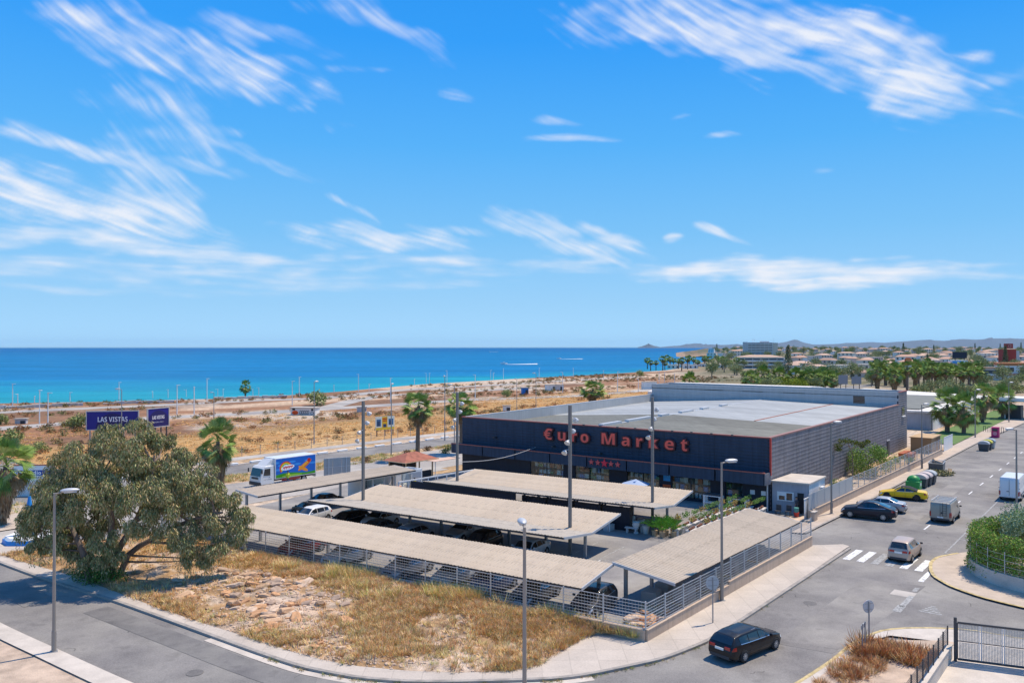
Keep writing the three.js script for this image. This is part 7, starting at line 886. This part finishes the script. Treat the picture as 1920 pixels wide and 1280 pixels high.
{ const f = 560, x = px => (px - 960) / 1500 * f; const r = thing('red_tower', 'plain red tower block with a sign box on its roof', 'building', [x(1889), -f], -.15, undefined, rise(x(1889), f) - .3); const red = std(.42, .055, .04, .8); mesh('wall', box(8.2, 14, 8), red, r); mesh('sign_box', box(4.4, 3.4, 4, .8, 14.6, 0), std(.36, .07, .06, .8), r); mesh('stair', box(2.4, 13, 7, 5.2, 0, 0), M.render, r); mesh('sign_ring', new THREE.TorusGeometry(.9, .18, 6, 16).translate(.8, 16.3, 2.05), std(.6, .35, .3, .7), r);
  const b = thing('black_billboard', 'large dark blank billboard on a white and blue building', 'billboard', [(1796 - 960) / 1500 * 500, -500], -.2, undefined, rise(278, 500) - .3); mesh('wall', box(9, 8, 8), M.renderWhite, b); mesh('blue_panel', box(5, 3.6, .1, -1.6, 4, 4.06), std(.12, .42, .72, .6), b); mesh('board', box(8.2, 4, .4, 0, 9.2, 3.6), std(.02, .03, .05, .6), b); for (const k of [-2.5, 2.5]) mesh('leg', box(.3, 1.3, .3, k, 8, 3.6), M.dark, b); mesh('window', box(1.3, 1.3, .1, 3, 4.6, 4.06), M.pane, b);
  const s = thing('restaurant_sign', 'rounded orange red restaurant sign on a tall pole above the palms', 'sign', [(1703 - 960) / 1500 * 300, -300], -.1); mesh('pole', cyl(.2, .16, 9.2, 0, 0, 0, 8), M.postGrey, s); const rd = []; for (let i = 0; i <= 24; i++) { const a = i / 24 * Math.PI * 2; rd.push([1.25 * Math.sign(Math.cos(a)) * Math.abs(Math.cos(a)) ** .6, 1.3 * Math.sign(Math.sin(a)) * Math.abs(Math.sin(a)) ** .6]); } mesh('board', ext(rd, .35).translate(0, 11.3, -.17), std(.72, .13, .03, .5), s); for (const y of [10.85, 11.35, 11.8]) mesh('stripe', box(1.7, .17, .05, 0, y, .2), std(.8, .5, .18, .5), s); mesh('lower_board', box(2.6, .7, .3, 0, 9.1, 0), M.galv, s);
  for (const [px, y, w, h, l] of [[1581, 738, 3.4, 3.2, 'grey back of a roadside billboard behind the hall, the left one'], [1606, 738, 3.6, 2.6, 'grey back of a roadside billboard behind the hall, the right one']]) { const f2 = 1500 * 16.5 / (y - 651), o = thing('roadside_billboard', l, 'billboard', [(px - 960) / 1500 * f2, -f2], .1); mesh('board', box(w, h, .2, 0, 3.4, 0), std(.2, .23, .27, .7), o); for (const k of [-1, 1]) mesh('leg', box(.2, 3.4, .2, k * w * .3, 0, 0), M.dark, o); }
  const sh = thing('shop_building', 'low shop building with orange roof band at the right edge', 'shop', [(1900 - 960) / 1500 * 420, -420], -.3, undefined, 0); mesh('wall', box(15, 7, 10), houseWalls[4], sh); mesh('orange_band', box(15.4, 1.4, 10.4, 0, 7, 0), std(.6, .2, .07, .7), sh); mesh('window', box(4, 2.2, .1, -3, 3.8, 5.05), M.pane, sh); mesh('window', box(4.4, 3, .1, 4, 3.2, 5.05), M.pane, sh); mesh('awning', box(9, .2, 2, 1, 2.6, 6), std(.5, .06, .05, .7), sh);
  const s2 = thing('shop_building', 'low brown shop with white canopy left of the orange roofed shop', 'shop', [(1852 - 960) / 1500 * 400, -400], -.3, undefined, 0); mesh('wall', box(13, 6, 9), houseWalls[3], s2); mesh('roof', box(14, .5, 10, 0, 6, 0), houseRoofs[2], s2); mesh('window', box(9, 1.6, .1, 0, 3.6, 4.56), M.pane, s2); mesh('canopy', box(10, .2, 3, -3, 2.6, 5.4), M.renderWhite, s2);
  const c = thing('petrol_canopy', 'flat white canopy on posts at the right edge up the street', 'canopy', [117.22,-184.7], FA, undefined, 0); mesh('roof', box(9, .6, 7, 0, 4.4, 0), M.renderWhite, c); mesh('edge', box(9.1, .2, 7.1, 0, 4.2, 0), std(.25, .45, .5, .6), c); for (const k of [-3.5, 3.5]) for (const j of [-2.5, 2.5]) mesh('post', box(.3, 4.2, .3, k, 0, j), M.galv, c); mesh('kiosk', box(5, 3, 3, 0, 0, -1), M.dark, c); }
// groves of palms
R = mulberry(66);
for (let i = 0; i < 26; i++) { const px = 1650 + i * 7.6 + rr(-6, 6), Y = rr(722, 742), f = 1500 * 16.5 / (Y - 651), x = (px - 960) / 1500 * f; palm(i % 3 === 0 ? 1 : i % 3 === 1 ? 3 : 0, 'fan palm in the grove behind the annex, ' + (px < 1715 ? 'left part' : px < 1780 ? 'middle part' : 'right part'), [x, -f], rr(6.5, 9), rr(0, 6), 'palm grove behind the annex', 0, rr(1.3, 1.7)); }
palm(1, 'lone palm with a long brown skirt behind the hall back wall', [137.84,-301.83], 8.4, 1, 'palms behind the hall', 0, 1.8);
for (let i = 0; i < 28; i++) { const px = i < 2 ? 1214 + i * 6 : 1234 + (i - 2) * 6.6 + rr(-5, 5), Y = rr(687, 696), f = 1500 * 16.5 / (Y - 651), x = (px - 960) / 1500 * f; palm(i % 2 ? 3 : 0, 'palm in the beach grove below the headland, ' + (px < 1280 ? 'left part' : px < 1340 ? 'middle part' : 'right part'), [x, -f], rr(5, 8.5), rr(0, 6), 'beach palm grove', 0, rr(1.2, 1.7)); }
for (let i = 0; i < 9; i++) { const px = 1262 + i * 16, f = rr(610, 680), x = (px - 960) / 1500 * f; house('low white beach building under the palm grove, ' + ORD[i] + ' from the left', [x, -f], rr(7, 12), 6, 1, i % 3 ? 4 : 0, 3, rr(-.2, .2), 'beach buildings', 0); }
for (let i = 0; i < 30; i++) { const px = 1395 + i * 5.6 + rr(-4, 4), Y = rr(728, 737), f = 1500 * 16.5 / (Y - 651), x = (px - 960) / 1500 * f, k = px > 1455 && px < 1512 ? 3 : i % 4 === 0 ? 1 : 2; if (i % 5 === 2 || px > 1530 && i % 2) palm(2, 'bushy palm in the green belt behind the hall, ' + (px < 1470 ? 'left part' : 'right part'), [x, -f], rr(5, 6.4), rr(0, 6), 'palms behind the hall', 0, 1.9); else tree(k, ['', 'dark tree', 'grey green bush', 'bright yellow green tree'][k] + ' in the green belt behind the hall, ' + (px < 1470 ? 'left part' : px < 1520 ? 'middle' : 'right part'), [x, -f], k === 3 ? rr(.85, 1.1) : k === 2 ? rr(1.2, 1.6) : rr(.7, .9), 'green belt behind the hall', 0); }
tree(4, 'tall dark conifer above the green belt behind the hall', [120.38,-348.59], 1.5); for (let i = 0; i < 16; i++) { const px = 1720 + i * 12.5, Y = rr(735, 752), f = 1500 * 16.5 / (Y - 651), x = (px - 960) / 1500 * f; tree(i % 3 === 1 ? 1 : i % 3 ? 0 : 2, 'leafy tree between annex and palm grove, ' + ORD[i] + ' from the left', [x, -f], rr(.7, 1.1), 'trees beyond the annex', 0); }
renderer.render(scene, camera);
